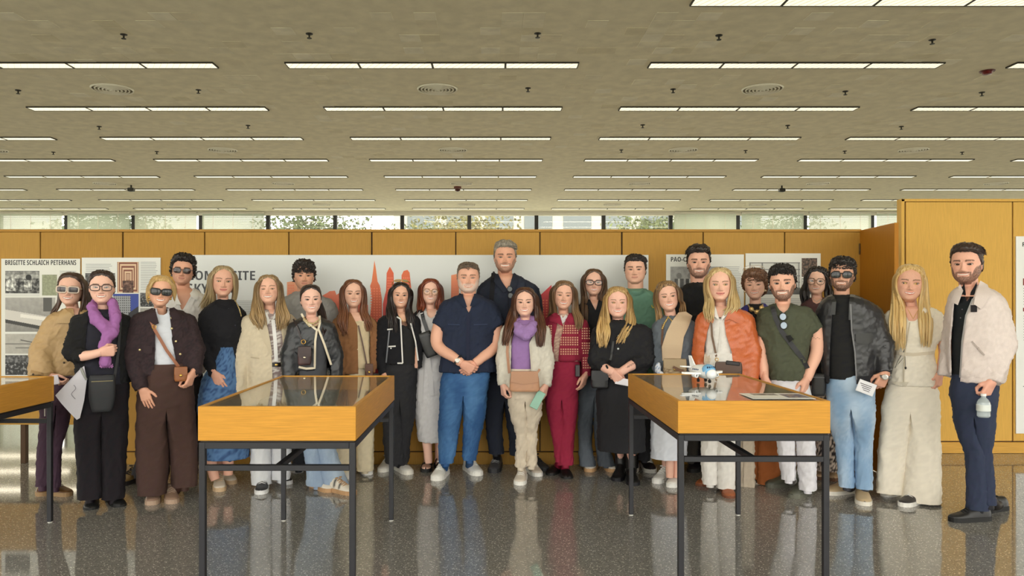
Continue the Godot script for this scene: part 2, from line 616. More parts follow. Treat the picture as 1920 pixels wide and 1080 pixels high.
# ------------------------------------------------------------------ wooden partitions
func build_partitions() -> void:
	var oak := wood_mat(srgb(188, 142, 64), "oak")
	var oak2 := wood_mat(srgb(185, 140, 63), "oak2")
	var oak3 := wood_mat(srgb(191, 146, 68), "oak3")
	var dark := mat(srgb(70, 46, 18), 0.7)
	var top := EYE + (VY - 430.0) / F * WALL_Z
	var root := Node3D.new()
	root.name = "wall_exhibition"
	add_child(root)
	struct(root)
	var seams := [-235, -80, 75, 230, 384, 541, 697, 855, 1012, 1166, 1319, 1471, 1615]
	var m := MB.new()
	var xl: float = W(seams[0], 0, WALL_Z).x
	var xr: float = W(1615, 0, WALL_Z).x
	var xm: float = W(150, 0, WALL_Z).x
	# core and cap
	m.box(Vector3((xl + xr) / 2, (0.35 + top) / 2, -WALL_Z - 0.05), Vector3(xr - xl, top - 0.35 - 0.02, 0.06))
	m.box(Vector3((xm + xr) / 2, 0.19, -WALL_Z - 0.05), Vector3(xr - xm, 0.36, 0.06))
	put(m, "core", dark, root)
	m = MB.new()
	m.box(Vector3((xl + xr) / 2, top - 0.012, -WALL_Z - 0.05), Vector3(xr - xl, 0.024, 0.11), 0.003)
	put(m, "cap", wood_mat(srgb(188, 140, 64), "cap"), root)
	for k in seams.size() - 1:
		var a: float = W(seams[k], 0, WALL_Z).x
		var b: float = W(seams[k + 1], 0, WALL_Z).x
		var lo := 0.118 if seams[k] >= 200 else 0.36
		if seams[k] == 75:
			lo = 0.36
		m = MB.new()
		m.box(Vector3((a + b) / 2, (lo + top - 0.026) / 2, -WALL_Z - 0.01), Vector3(b - a - (0.014 if k % 3 != 1 else 0.006), top - 0.026 - lo, 0.02), 0.003)
		put(m, "panel", [oak, oak2, oak3][(k * 2) % 3], root)
		if seams[k] == 75:     # the same panel reaches the floor right of the raised part
			m = MB.new()
			m.box(Vector3((xm + b) / 2, 0.24, -WALL_Z - 0.01), Vector3(b - xm - 0.007, 0.24, 0.02), 0.003)
			put(m, "panel", oak2, root)
	m = MB.new()
	m.box(Vector3((xm + xr) / 2, 0.055, -WALL_Z + 0.004), Vector3(xr - xm, 0.11, 0.028), 0.003)
	put(m, "base_board", oak2, root)
	for px in [-235.0, 40.0]:      # feet under the raised end
		m = MB.new()
		m.box(Vector3(W(px, 0, WALL_Z).x, 0.18, -WALL_Z - 0.05), Vector3(0.05, 0.36, 0.05), 0.004)
		put(m, "foot", dark, root)
	# door leaf, swung towards the room at the right end
	var hinge := Vector3(xr + 0.005, 0, -WALL_Z - 0.01)
	var far_end := W(1681, 0, WALL_Z / 1.115)
	far_end.y = 0
	var dir := (far_end - hinge)
	var leaf := Node3D.new()
	leaf.name = "door_1"
	add_child(leaf)
	struct(leaf)
	var along := dir.normalized()
	var bs := Basis(along, Vector3.UP, along.cross(Vector3.UP))
	m = MB.new()
	m.box(hinge + dir / 2 + Vector3(0, top / 2, 0), Vector3(dir.length(), top - 0.02, 0.035), 0.003, bs)
	put(m, "leaf", wood_mat(srgb(186, 124, 36), "oakdoor"), leaf)
	for y in [0.3, 1.0, W(0, 467, WALL_Z).y]:
		m = MB.new()
		m.box(Vector3(xr - 0.012, y, -WALL_Z + 0.012), Vector3(0.03, 0.1, 0.012), 0.002)
		m.lathe(Vector3(xr + 0.004, y - 0.055, -WALL_Z + 0.02), [Vector2(0, 0), Vector2(0.008, 0), Vector2(0.008, 0.11), Vector2(0, 0.11)], 10)
		put(m, "hinge", mat(srgb(96, 74, 44), 0.4, 0.7), leaf)
	# taller partition at the right
	var rt := EYE + (VY - 373.0) / F * RWALL_Z
	var rx: float = W(1690, 0, RWALL_Z).x
	var rr := Node3D.new()
	rr.name = "wall_right_partition"
	add_child(rr)
	struct(rr)
	var honey := wood_mat(srgb(228, 180, 88), "honey")
	m = MB.new()
	m.box(Vector3(rx + 2.5, rt / 2, -RWALL_Z - 0.05), Vector3(5.0, rt - 0.01, 0.07))
	put(m, "core", dark, rr)
	m = MB.new()
	m.box(Vector3(rx + 0.016, rt / 2, -RWALL_Z - 0.043), Vector3(0.034, rt, 0.088), 0.003)
	put(m, "edge_post", honey, rr)
	m = MB.new()
	m.box(Vector3(rx + 2.5, rt - 0.012, -RWALL_Z - 0.043), Vector3(5.0, 0.026, 0.088), 0.003)
	put(m, "cap", honey, rr)
	var cuts := [rx + 0.04, W(1899, 0, RWALL_Z).x, W(2110, 0, RWALL_Z).x, W(2321, 0, RWALL_Z).x]
	for k in 3:
		m = MB.new()
		m.box(Vector3((cuts[k] + cuts[k + 1]) / 2, (0.12 + rt - 0.03) / 2, -RWALL_Z - 0.01), Vector3(cuts[k + 1] - cuts[k] - 0.012, rt - 0.03 - 0.12, 0.02), 0.003)
		put(m, "panel", honey, rr)
	m = MB.new()
	m.box(Vector3(rx + 2.5, 0.056, -RWALL_Z), Vector3(5.0, 0.108, 0.03), 0.003)
	put(m, "base_board", wood_mat(srgb(220, 170, 82), "honeybase"), rr)

# ------------------------------------------------------------------ what the far windows show
func build_outside() -> void:
	var g := MB.new()
	g.box(Vector3(0, -0.35, -40), Vector3(400, 0.2, 300))
	struct(put(g, "ground", mat(srgb(176, 178, 158), 0.95)))
	# pale block across the lawn
	var o := thing("building", "pale low office building with rows of windows seen through far glass", "building", Vector3(8.0, -0.3, -78))
	var b := MB.new()
	b.box(Vector3(0, 5.5, 0), Vector3(34, 11, 10), 0.05)
	put(b, "wall", mat(srgb(176, 172, 162), 0.8), o)
	var win := MB.new()
	win.box(Vector3.ZERO, Vector3(2.6, 1.5, 0.12), 0.02)
	var wm := win.mesh()
	for f in 3:
		for k in 9:
			put_mesh(wm, "window", mat(srgb(96, 104, 106), 0.2), o, Vector3(-14.4 + k * 3.6, 2.2 + f * 3.4, 5.03))
	b = MB.new()
	b.box(Vector3(0, 11.15, 0), Vector3(34.6, 0.35, 10.6), 0.03)
	put(b, "parapet", mat(srgb(210, 206, 198), 0.8), o)
	var rng := RandomNumberGenerator.new()
	rng.seed = 91
	var labels := ["green leafy tree with bare dark bough outside far window", "yellow-green autumn tree outside far window", "pale green tree outside far window beside the building", "broad green tree outside far windows behind blinds"]
	var spots := [[-10.5, 46.5, 0, srgb(120, 140, 74)], [-5.0, 62.0, 3, srgb(134, 150, 88)], [-1.5, 50.0, 1, srgb(176, 168, 88)], [10.5, 50.0, 2, srgb(150, 164, 92)], [-22.0, 46.0, 3, srgb(108, 128, 72)], [20.5, 54.0, 3, srgb(120, 140, 80)]]
	for s in spots:
		var t := thing("tree", labels[s[2]], "tree", Vector3(s[0], -0.25, -s[1]), "trees outside the far windows")
		var mb := MB.new()
		var tp := Vector3(0, 2.6, 0)
		mb.tube(PackedVector3Array([Vector3.ZERO, Vector3(0.1, 1.4, 0), tp]), PackedFloat32Array([0.26, 0.2, 0.17]), 8)
		for k in 7:
			var w := TAU * k / 7.0 + rng.randf()
			var e := tp + Vector3(cos(w) * rng.randf_range(1.6, 3.0), rng.randf_range(1.2, 3.4), sin(w) * 2.0)
			mb.tube(PackedVector3Array([tp - Vector3(0, 0.3, 0), tp.lerp(e, 0.5) + Vector3(0, 0.4, 0), e]), PackedFloat32Array([0.12, 0.08, 0.03]), 6)
		put(mb, "trunk", mat(srgb(66, 56, 46), 0.9), t)
		var lf := MB.new()
		for k in 7000:
			var p := Vector3(clampf(rng.randfn(0, 1.5), -3.4, 3.4), 4.6 + clampf(rng.randfn(0, 1.25), -2.2, 2.8), clampf(rng.randfn(0, 1.3), -3.0, 3.0))
			var sz := rng.randf_range(0.09, 0.2)
			var q := Basis(Vector3(rng.randf() - 0.5, rng.randf() - 0.5, rng.randf() - 0.5).normalized(), rng.randf() * TAU)
			var tint: Color = lin(s[3])
			lf.col = tint * rng.randf_range(0.2, 0.5)
			lf.poly([p + q * Vector3(-sz, 0, 0), p + q * Vector3(0, 0, sz * 0.5), p + q * Vector3(sz, 0, 0), p + q * Vector3(0, 0, -sz * 0.5)], q * Vector3.UP)
		var lo := put(lf, "foliage", vmat("leaf", 0.7), t)
		lo.set_meta("kind", "stuff")

# ------------------------------------------------------------------ exhibition boards
func print_tex(kind: String, w: int, h: int, sd: int) -> ImageTexture:
	var n := FastNoiseLite.new()
	n.seed = sd
	n.frequency = 0.06
	n.fractal_octaves = 3
	var im := Image.create(w, h, false, Image.FORMAT_RGB8)
	for y in h:
		for x in w:
			var u := float(x) / w
			var v := float(y) / h
			var s := n.get_noise_2d(x, y)
			var c := Color(0.5, 0.5, 0.48)
			match kind:
				"desk":      # black-and-white room with two seated people
					var g := 0.62 + s * 0.25 if v < 0.3 else 0.3 + s * 0.5
					if v > 0.88: g = 0.85
					if absf(u - 0.16) < 0.14 and v > 0.25 and v < 0.8: g = 0.7 + s * 0.6
					if Vector2((u - 0.68) * 1.3, v - 0.25).length() < 0.11: g = 0.05
					if absf(u - 0.66) < 0.12 and v > 0.36 and v < 0.75: g = 0.68 + s * 0.5
					if v < 0.12 and int(v * 60) % 3 == 0: g *= 0.4
					c = Color(g, g, g * 0.97)
				"green":
					c = Color(0.62, 0.64, 0.52) * (0.95 + s * 0.12 - 0.06 * float(int(v * 60) % 3 == 0))
				"model":
					var g := 0.66 - v * 0.12 + s * 0.05
					if absf(v - 0.5 - u * 0.25) < 0.16: g = 0.82
					if absf(v - 0.68 - u * 0.28) < 0.05: g = 0.22
					if u > 0.75 and v < 0.4 and u < 0.93: g = 0.32
					if absf(v - 0.46 - u * 0.2) < 0.05 and u > 0.3 and u < 0.8: g = 0.93
					c = Color(g, g * 0.985, g * 0.95)
				"sketch":
					var g := 0.70 + s * 0.04
					if absf(v - 0.5) < 0.03 or (absf(v - 0.7) < 0.02 and u > 0.2 and u < 0.9): g = 0.45
					if absf(v - 0.45 + absf(u - 0.6) * 0.5) < 0.03 and absf(u - 0.6) < 0.3: g = 0.4
					c = Color(g, g * 0.98, g * 0.93)
				"dark":
					var g := 0.12 + maxf(0.0, s) * 0.9
					if v < 0.35: g = 0.35 + s * 0.3
					c = Color(g, g, g)
				"atrium":
					var a := absf(u - 0.5)
					var r := maxf(a * 1.1, absf(v - 0.48))
					var band := int(r * 17.0)
					c = Color(0.86, 0.74, 0.60) if band % 2 == 0 else Color(0.50, 0.27, 0.19)
					if r < 0.1: c = Color(0.75, 0.6, 0.5)
					if v > 0.6 and a < 0.25: c = Color(0.35, 0.22, 0.16) + Color(1, 1, 1) * s * 0.3
				"tower":
					c = Color(0.18, 0.27, 0.62)
					if u < 0.68 and v > 0.08:
						var g := 0.62 if (int(u * 26) % 2 == 0 or int(v * 20) % 2 == 0) else 0.28
						c = Color(g, g * 1.02, g * 1.05)
					if u > 0.6 and v > 1.25 - u * 0.75: c = Color(0.10, 0.10, 0.14)
				"group":
					var g := 0.62 + s * 0.08
					for k in 4:
						var cx := 0.16 + k * 0.21
						if Vector2((u - cx) * 2.0, v - 0.3).length() < 0.1: g = 0.5
						if absf(u - cx) < 0.085 and v > 0.4: g = 0.36 - 0.12 * (k % 2) + s * 0.1
						if absf(u - cx) < 0.02 and v > 0.4 and v < 0.7: g = 0.75
					c = Color(g, g, g * 0.98)
				"drawing":
					var g := 0.80 + s * 0.02
					if int(v * 40) % 8 == 0 or (int(u * 50) % 12 == 0): g = 0.45
					if v > 0.78: g = 0.34 + s * 0.1
					c = Color(g, g, g * 0.97)
				"brown":
					c = Color(0.36, 0.29, 0.24) * (0.9 + s * 0.9)
				"page":
					c = Color(0.93, 0.93, 0.91)
					if v < 0.4 and u < 0.55 and u > 0.1: c = Color(0.55, 0.53, 0.5) + Color(1, 1, 1) * s * 0.3
					if u > 0.6 and v > 0.1 and v < 0.9: c = Color(0.33, 0.31, 0.42) + Color(0.9, 0.7, 0.2) * maxf(0, s) * 0.8
			im.set_pixel(x, y, c.clamp())
	im.generate_mipmaps()
	return ImageTexture.create_from_image(im)

func lettering(text: String, cap: float, weight: int, m: Material, parent: Node, at: Vector3, width := 0.0) -> void:
	var f := SystemFont.new()
	f.font_names = PackedStringArray(["Droid Sans"])
	f.font_weight = weight
	var t := TextMesh.new()
	t.text = text
	t.font = f
	t.font_size = 64
	t.pixel_size = cap / 46.0
	t.depth = 0.002
	t.horizontal_alignment = HORIZONTAL_ALIGNMENT_LEFT
	t.vertical_alignment = VERTICAL_ALIGNMENT_BOTTOM
	var o := put_mesh(t, "lettering", m, parent, at)
	if width > 0.0:
		var w := t.get_aabb().size.x
		if w > 0.001: o.scale.x = width / w

func photo(parent: Node3D, r: Array, d: float, kind: String, sd: int) -> void:
	var a := W(r[0], r[1], d)
	var b := W(r[2], r[3], d)
	var q := QuadMesh.new()
	q.size = Vector2(b.x - a.x, a.y - b.y)
	var m := StandardMaterial3D.new()
	var asp := clampf(q.size.x / q.size.y, 0.4, 2.5)
	m.albedo_texture = print_tex(kind, int(96 * sqrt(asp)), int(96 / sqrt(asp)), sd)
	m.roughness = 0.5
	put_mesh(q, "photo", m, parent, (a + b) / 2 - parent.position + Vector3(0, 0, 0.0015))

func text_block(parent: Node3D, r: Array, d: float, pitch := 3.2, tone := srgb(168, 170, 170)) -> void:
	var mb := MB.new()
	var rng := RandomNumberGenerator.new()
	rng.seed = int(r[0] * 7 + r[1])
	var y: float = r[1]
	while y < r[3]:
		var a := W(r[0], y, d) - parent.position
		var b := W(lerpf(r[0], r[2], rng.randf_range(0.82, 1.0)), y + 1.1, d) - parent.position
		mb.quad(Vector3(a.x, a.y, a.z + 0.0015), Vector3(b.x, a.y, a.z + 0.0015), Vector3(b.x, b.y, a.z + 0.0015), Vector3(a.x, b.y, a.z + 0.0015), Vector3.BACK)
		y += pitch
	put(mb, "small_print", mat(tone, 0.6), parent)

func board(r: Array, wall: float, label: String, tone := srgb(232, 234, 230)) -> Node3D:
	var d := wall - 0.012
	var a := W(r[0], r[1], d)
	var b := W(r[2], r[3], d)
	var o := thing("exhibition_board", label, "poster board", Vector3((a.x + b.x) / 2, b.y, -d), "boards on the partition")
	var mb := MB.new()
	mb.box(Vector3(0, (a.y - b.y) / 2, -0.005), Vector3(b.x - a.x, a.y - b.y, 0.01), 0.0015)
	put(mb, "panel", mat(tone, 0.45), o)
	return o

func build_posters() -> void:
	var ink := mat(srgb(44, 44, 46), 0.6)
	var grey := mat(srgb(72, 74, 78), 0.6)
	var wz := WALL_Z - 0.012
	var o := board([2, 485, 150, 708], WALL_Z, "white portrait board with bold title and grey architectural photographs", srgb(226, 226, 218))
	lettering("BRIGITTE SCHLAICH PETERHANS", 9.0 / F * wz, 800, ink, o, W(9, 500, wz) - o.position, 133.0 / F * wz)
	photo(o, [10, 508, 74, 555], wz, "desk", 1)
	photo(o, [79, 515, 107, 554], wz, "green", 2)
	text_block(o, [112, 508, 145, 556], wz)
	photo(o, [10, 558, 104, 622], wz, "model", 3)
	photo(o, [10, 626, 104, 663], wz, "sketch", 4)
	photo(o, [10, 666, 56, 703], wz, "dark", 5)
	o = board([153, 483, 301, 708], WALL_Z, "white portrait board with red atrium and blue tower photographs", srgb(226, 227, 222))
	photo(o, [220, 491, 260, 549], wz, "atrium", 6)
	photo(o, [212, 551, 260, 596], wz, "tower", 7)
	photo(o, [263, 549, 298, 575], wz, "dark", 8)
	photo(o, [263, 578, 298, 600], wz, "model", 9)
	photo(o, [160, 512, 216, 548], wz, "dark", 10)
	text_block(o, [264, 491, 296, 545], wz)
	text_block(o, [161, 495, 214, 508], wz)
	o = board([345, 478, 1216, 706], WALL_Z, "very wide white board with dark title and orange-red city skyline", srgb(216, 219, 218))
	lettering("COMPOSITE", 17.0 / F * wz, 800, grey, o, W(350, 531, wz) - o.position, 127.0 / F * wz)
	lettering("SKYLINE", 17.0 / F * wz, 800, grey, o, W(350, 555, wz) - o.position, 92.0 / F * wz)
	text_block(o, [440, 564, 480, 592], wz)
	var towers := [
		[[698, 560], [692, 610], [692, 700], [717, 700], [716, 560], [712, 535], [708, 528], [705, 505], [702, 488], [700, 505], [697, 528], [694, 536]],
		[[724, 700], [724, 560], [722, 552], [724, 545], [725, 512], [731, 500], [738, 512], [739, 545], [738, 700]],
		[[753, 700], [753, 516], [757, 508], [764, 506], [768, 511], [771, 540], [772, 700]],
		[[718, 700], [718, 570], [722, 552], [730, 548], [754, 552], [756, 700]],
		[[538, 600], [538, 529], [552, 527], [560, 540], [560, 600]],
		[[600, 640], [601, 556], [614, 549], [618, 546], [628, 545], [631, 553], [638, 548], [640, 640]],
		[[845, 640], [846, 516], [860, 513], [862, 640]],
		[[1006, 640], [1008, 558], [1034, 534], [1036, 640]],
		[[655, 640], [656, 566], [670, 560], [690, 572], [690, 640]],
		[[480, 640], [482, 590], [500, 586], [515, 592], [530, 588], [532, 640]],
		[[890, 640], [892, 560], [905, 552], [915, 560], [916, 640]]]
	var top_c := [srgb(226, 124, 70), srgb(222, 96, 48), srgb(226, 110, 58), srgb(214, 84, 54), srgb(240, 176, 130), srgb(236, 146, 104), srgb(236, 152, 104), srgb(214, 64, 66), srgb(238, 150, 116), srgb(236, 176, 140), srgb(232, 150, 100)]
	for k in towers.size():
		var mb := MB.new()
		var flat := PackedVector2Array()
		for p in towers[k]: flat.append(Vector2(p[0], p[1]))
		var t := Geometry2D.triangulate_polygon(flat)
		var tc := lin(top_c[k])
		var bc := lin(srgb(206, 58, 74))
		for p in towers[k]:
			var q := W(p[0], p[1], wz) - o.position + Vector3(0, 0, 0.0012 + 0.0006 * (k % 4))
			mb.vert(q, Vector3.BACK, tc.lerp(bc, clampf((p[1] - 500.0) / 150.0, 0, 1)))
		for j in range(0, t.size(), 3): mb.tri(t[j], t[j + 1], t[j + 2])
		put(mb, "skyline_tower", vmat("print", 0.5), o)
	# rows of printed windows on the larger towers
	var mw := MB.new()
	mw.col = lin(srgb(238, 132, 96))
	for s in [[694, 715, 540, 640, 4], [726, 737, 520, 600, 3], [755, 769, 520, 600, 4], [1010, 1034, 562, 630, 4], [848, 859, 522, 600, 3], [540, 552, 534, 596, 3]]:
		var y: float = s[2]
		while y < s[3]:
			for k in s[4]:
				var x0: float = lerpf(s[0], s[1], (k + 0.2) / s[4])
				var x1: float = lerpf(s[0], s[1], (k + 0.75) / s[4])
				var a := W(x0, y, wz) - o.position
				var b := W(x1, y + 2.6, wz) - o.position
				mw.quad(Vector3(a.x, a.y, 0.0036), Vector3(b.x, a.y, 0.0036), Vector3(b.x, b.y, 0.0036), Vector3(a.x, b.y, 0.0036), Vector3.BACK)
			y += 5.0
	put(mw, "printed_windows", vmat("print", 0.5), o).set_meta("kind", "stuff")
	o = board([1249, 477, 1395, 706], WALL_Z, "white portrait board with a grey group photograph behind bearded man", srgb(228, 228, 220))
	lettering("PAO-CHI", 8.5 / F * wz, 800, ink, o, W(1257, 493.5, wz) - o.position, 40.0 / F * wz)
	photo(o, [1257, 500, 1356, 556], wz, "group", 12)
	text_block(o, [1358, 500, 1390, 560], wz)
	text_block(o, [1257, 565, 1390, 690], wz)
	o = board([1398, 475, 1539, 706], WALL_Z, "white portrait board with a line drawing and small brown photograph", srgb(226, 226, 218))
	photo(o, [1405, 492, 1500, 552], wz, "drawing", 13)
	photo(o, [1503, 484, 1532, 519], wz, "brown", 14)
	photo(o, [1503, 522, 1532, 552], wz, "drawing", 15)
	text_block(o, [1405, 560, 1530, 690], wz)
	var rz := RWALL_Z - 0.012
	o = board([1905, 443, 2070, 813], RWALL_Z, "tall white board at the end of the high honey-coloured partition", srgb(236, 238, 236))
	lettering("F", 8.0 / F * rz, 800, ink, o, W(1916, 465, rz) - o.position)
	var mb2 := MB.new()
	for r in [[1918, 522, 1960, 535], [1918, 577, 1960, 584]]:
		var a := W(r[0], r[1], rz) - o.position
		var b := W(r[2], r[3], rz) - o.position
		mb2.quad(Vector3(a.x, a.y, 0.0015), Vector3(b.x, a.y, 0.0015), Vector3(b.x, b.y, 0.0015), Vector3(a.x, b.y, 0.0015), Vector3.BACK)
	put(mb2, "red_print", mat(srgb(132, 44, 48), 0.6), o)
	text_block(o, [1919, 540, 2060, 572], rz, 5.0, srgb(90, 90, 92))
	text_block(o, [1919, 592, 2060, 640], rz, 5.0, srgb(140, 140, 142))
	text_block(o, [1918, 724, 1990, 728], rz, 5.0, srgb(50, 50, 52))

# ------------------------------------------------------------------ glazed display tables
func display_table(x0: float, x1: float, zf: float, zb: float, label: String) -> Node3D:
	var o := thing("display_table", label, "display table", Vector3((x0 + x1) / 2, 0, -(zf + zb) / 2), "glazed display tables")
	var w := x1 - x0
	var l := zb - zf
	var top := 0.99
	var hh := 0.168
	var wood := wood_mat(srgb(214, 154, 62), "tablewood", 0.38)
	var wood2 := wood_mat(srgb(208, 150, 62), "tablewood2", 0.38)
	var t := 0.022
	for s in [-1.0, 1.0]:
		var m := MB.new()
		m.box(Vector3(0, top - hh / 2, s * (l / 2 - t / 2)), Vector3(w, hh, t), 0.002)
		put(m, "end_board", wood, o)
		m = MB.new()
		m.box(Vector3(s * (w / 2 - t / 2), top - hh / 2, 0), Vector3(t, hh, l - 2 * t), 0.002)
		put(m, "side_board", wood2, o)
	var b := MB.new()
	b.box(Vector3(0, top - 0.1, 0), Vector3(w - 2 * t, 0.012, l - 2 * t))
	put(b, "case_floor", mat(srgb(92, 88, 76), 0.85), o)
	b = MB.new()
	b.box(Vector3(0, top - 0.007, 0), Vector3(w - 2 * t, 0.006, l - 2 * t))
	var gm := StandardMaterial3D.new()
	gm.transparency = BaseMaterial3D.TRANSPARENCY_ALPHA
	gm.albedo_color = Color(0.80, 0.84, 0.80, 0.12)
	gm.roughness = 0.015
	gm.metallic_specular = 0.9
	put(b, "glass_top", gm, o)
	b = MB.new()
	b.box(Vector3(0, top - hh - 0.004, 0), Vector3(w - 0.02, 0.008, l - 0.02))
	put(b, "base_panel", mat(srgb(40, 32, 24), 0.7), o)
	var steel := mat(srgb(40, 40, 44), 0.42, 0.3)
	var fy := top - hh - 0.008
	var lx := w / 2 - 0.018
	var lz := l / 2 - 0.018
	for sx in [-1.0, 1.0]:
		for sz in [-1.0, 1.0]:
			var m := MB.new()
			m.box(Vector3(sx * lx, fy / 2 + 0.003, sz * lz), Vector3(0.03, fy - 0.006, 0.03), 0.002)
			var lg := put(m, "leg", steel, o)
			m = MB.new()
			m.lathe(Vector3(sx * lx, 0, sz * lz), [Vector2(0, 0), Vector2(0.016, 0), Vector2(0.016, 0.006), Vector2(0, 0.006)], 10)
			put(m, "glide", mat(srgb(210, 208, 200), 0.5), lg)
	for s in [-1.0, 1.0]:
		var m := MB.new()
		m.box(Vector3(0, fy - 0.016, s * lz), Vector3(w - 0.066, 0.032, 0.03), 0.002)
		put(m, "top_rail", steel, o)
		m = MB.new()
		m.box(Vector3(s * lx, fy - 0.016, 0), Vector3(0.03, 0.032, l - 0.066), 0.002)
		put(m, "top_rail", steel, o)
		m = MB.new()
		m.box(Vector3(0, 0.688, s * lz), Vector3(w - 0.066, 0.028, 0.03), 0.002)
		put(m, "cross_rail", steel, o)
	var m2 := MB.new()
	m2.box(Vector3(0, 0.688, 0), Vector3(0.03, 0.028, l - 0.066), 0.002)
	put(m2, "stretcher", steel, o)
	return o

func build_tables() -> void:
	display_table(-1.432, -0.66, 3.86, 5.41, "oak glass-topped display table with bare glass and dark steel legs, before woman in cream blazer")
	display_table(0.966, 1.752, 4.07, 5.55, "oak glass-topped display table with toy aeroplane standing on its glass")
	display_table(-3.74, -2.97, 3.85, 5.37, "oak glass-topped display table beside woman in beige trench coat")
	# sheet of printed paper on the right-hand table
	var p := thing("printed_sheet", "white printed sheet with small pictures lying on table glass", "paper", Vector3(1.545, 0.9905, -4.27))
	var q := MB.new()
	q.box(Vector3(0, 0, 0), Vector3(0.33, 0.0012, 0.24))
	put(q, "sheet", mat(srgb(236, 236, 232), 0.6), p)
	var qm := QuadMesh.new()
	qm.size = Vector2(0.3, 0.2)
	var pm := StandardMaterial3D.new()
	pm.albedo_texture = print_tex("page", 96, 64, 31)
	pm.roughness = 0.5
	var pr := put_mesh(qm, "print", pm, p, Vector3(0.005, 0.0016, 0))
	pr.rotation.x = -PI / 2
	build_plane()

func build_plane() -> void:
	var o := thing("toy_aeroplane", "small blue and white toy aeroplane standing on table glass", "toy", Vector3(1.345, 0.99, -4.98))
	o.rotation.y = 0.32
	o.scale = Vector3.ONE * 1.05
	var white := mat(srgb(240, 242, 244), 0.25)
	var blue := mat(srgb(118, 178, 222), 0.25)
	var navy := mat(srgb(40, 66, 104), 0.2)
	var body := MB.new()
	# fuselage lathed along z, nose towards the camera
	var bs := Basis(Vector3.RIGHT, Vector3.BACK, Vector3.DOWN)
	var pr := [Vector2(0.0, -0.15), Vector2(0.014, -0.145), Vector2(0.026, -0.11), Vector2(0.037, -0.06), Vector2(0.042, 0.0), Vector2(0.042, 0.04), Vector2(0.037, 0.07)]
	body.lathe(Vector3(0, 0.065, 0), pr, 24, bs)
	body.smooth()
	put(body, "fuselage", white, o)
	var nose := MB.new()
	nose.ball(Vector3(0, 0.056, 0.078), Vector3(0.032, 0.031, 0.032), 18, 12)
	put(nose, "nose", white, o)
	var cock := MB.new()
	cock.ball(Vector3(0, 0.073, 0.048), Vector3(0.041, 0.039, 0.044), 20, 12)
	put(cock, "cockpit", blue, o)
	var win := MB.new()
	for k in 5:
		var w := -0.66 + 0.33 * k
		var at := Vector3(sin(w) * 0.037, 0.094, 0.048 + cos(w) * 0.033)
		win.box(at, Vector3(0.009, 0.013, 0.007), 0.002, Basis(Vector3.UP, w) * Basis(Vector3.RIGHT, -0.55))
	put(win, "windscreen", navy, o)
	for s in [-1.0, 1.0]:
		var wg := MB.new()
		wg.prism([Vector3(s * 0.03, 0.05, 0.035), Vector3(s * 0.13, 0.052, 0.0), Vector3(s * 0.142, 0.053, -0.015), Vector3(s * 0.135, 0.053, -0.03), Vector3(s * 0.03, 0.05, -0.035)], Vector3(0, 0.011, 0))
		put(wg, "wing", white, o)
		var eng := MB.new()
		eng.lathe(Vector3(s * 0.07, 0.044, 0.015), [Vector2(0, -0.025), Vector2(0.011, -0.022), Vector2(0.014, 0.0), Vector2(0.013, 0.018), Vector2(0.008, 0.02), Vector2(0.006, 0.012)], 14, bs)
		put(eng, "engine", white, o)
		var tp := MB.new()
		tp.prism([Vector3(s * 0.008, 0.078, -0.1), Vector3(s * 0.07, 0.082, -0.13), Vector3(s * 0.072, 0.082, -0.148), Vector3(s * 0.008, 0.078, -0.145)], Vector3(0, 0.008, 0))
		put(tp, "tailplane", white, o)
		var wh := MB.new()
		wh.lathe(Vector3(s * 0.026 - 0.004, 0.011, -0.02), [Vector2(0, 0), Vector2(0.011, 0.0), Vector2(0.011, 0.008), Vector2(0, 0.008)], 14, Basis(Vector3.UP, Vector3.RIGHT, Vector3.FORWARD))
		wh.box(Vector3(s * 0.026, 0.024, -0.02), Vector3(0.004, 0.02, 0.004))
		put(wh, "wheel", mat(srgb(30, 30, 32), 0.5), o)
		var sw := MB.new()
		for k in 4: sw.ball(Vector3(s * 0.0405, 0.076, 0.0 - k * 0.018), Vector3(0.003, 0.005, 0.0045), 8, 6)
		put(sw, "side_windows", navy, o)
	var fin := MB.new()
	fin.prism([Vector3(-0.004, 0.085, -0.085), Vector3(-0.004, 0.15, -0.14), Vector3(-0.004, 0.15, -0.162), Vector3(-0.004, 0.08, -0.145)], Vector3(0.008, 0, 0))
	put(fin, "tail_fin", white, o)
	var nw := MB.new()
	nw.lathe(Vector3(-0.004, 0.011, 0.06), [Vector2(0, 0), Vector2(0.011, 0.0), Vector2(0.011, 0.008), Vector2(0, 0.008)], 14, Basis(Vector3.UP, Vector3.RIGHT, Vector3.FORWARD))
	nw.box(Vector3(0, 0.024, 0.06), Vector3(0.004, 0.02, 0.004))
	put(nw, "wheel", mat(srgb(30, 30, 32), 0.5), o)

# ------------------------------------------------------------------ soft shapes: distance fields meshed as surface nets
class Prim extends RefCounted:
	var k := 0.02
	var lo := Vector3.ZERO
	var hi := Vector3.ZERO
	func d(_p: Vector3) -> float:
		return 1e3

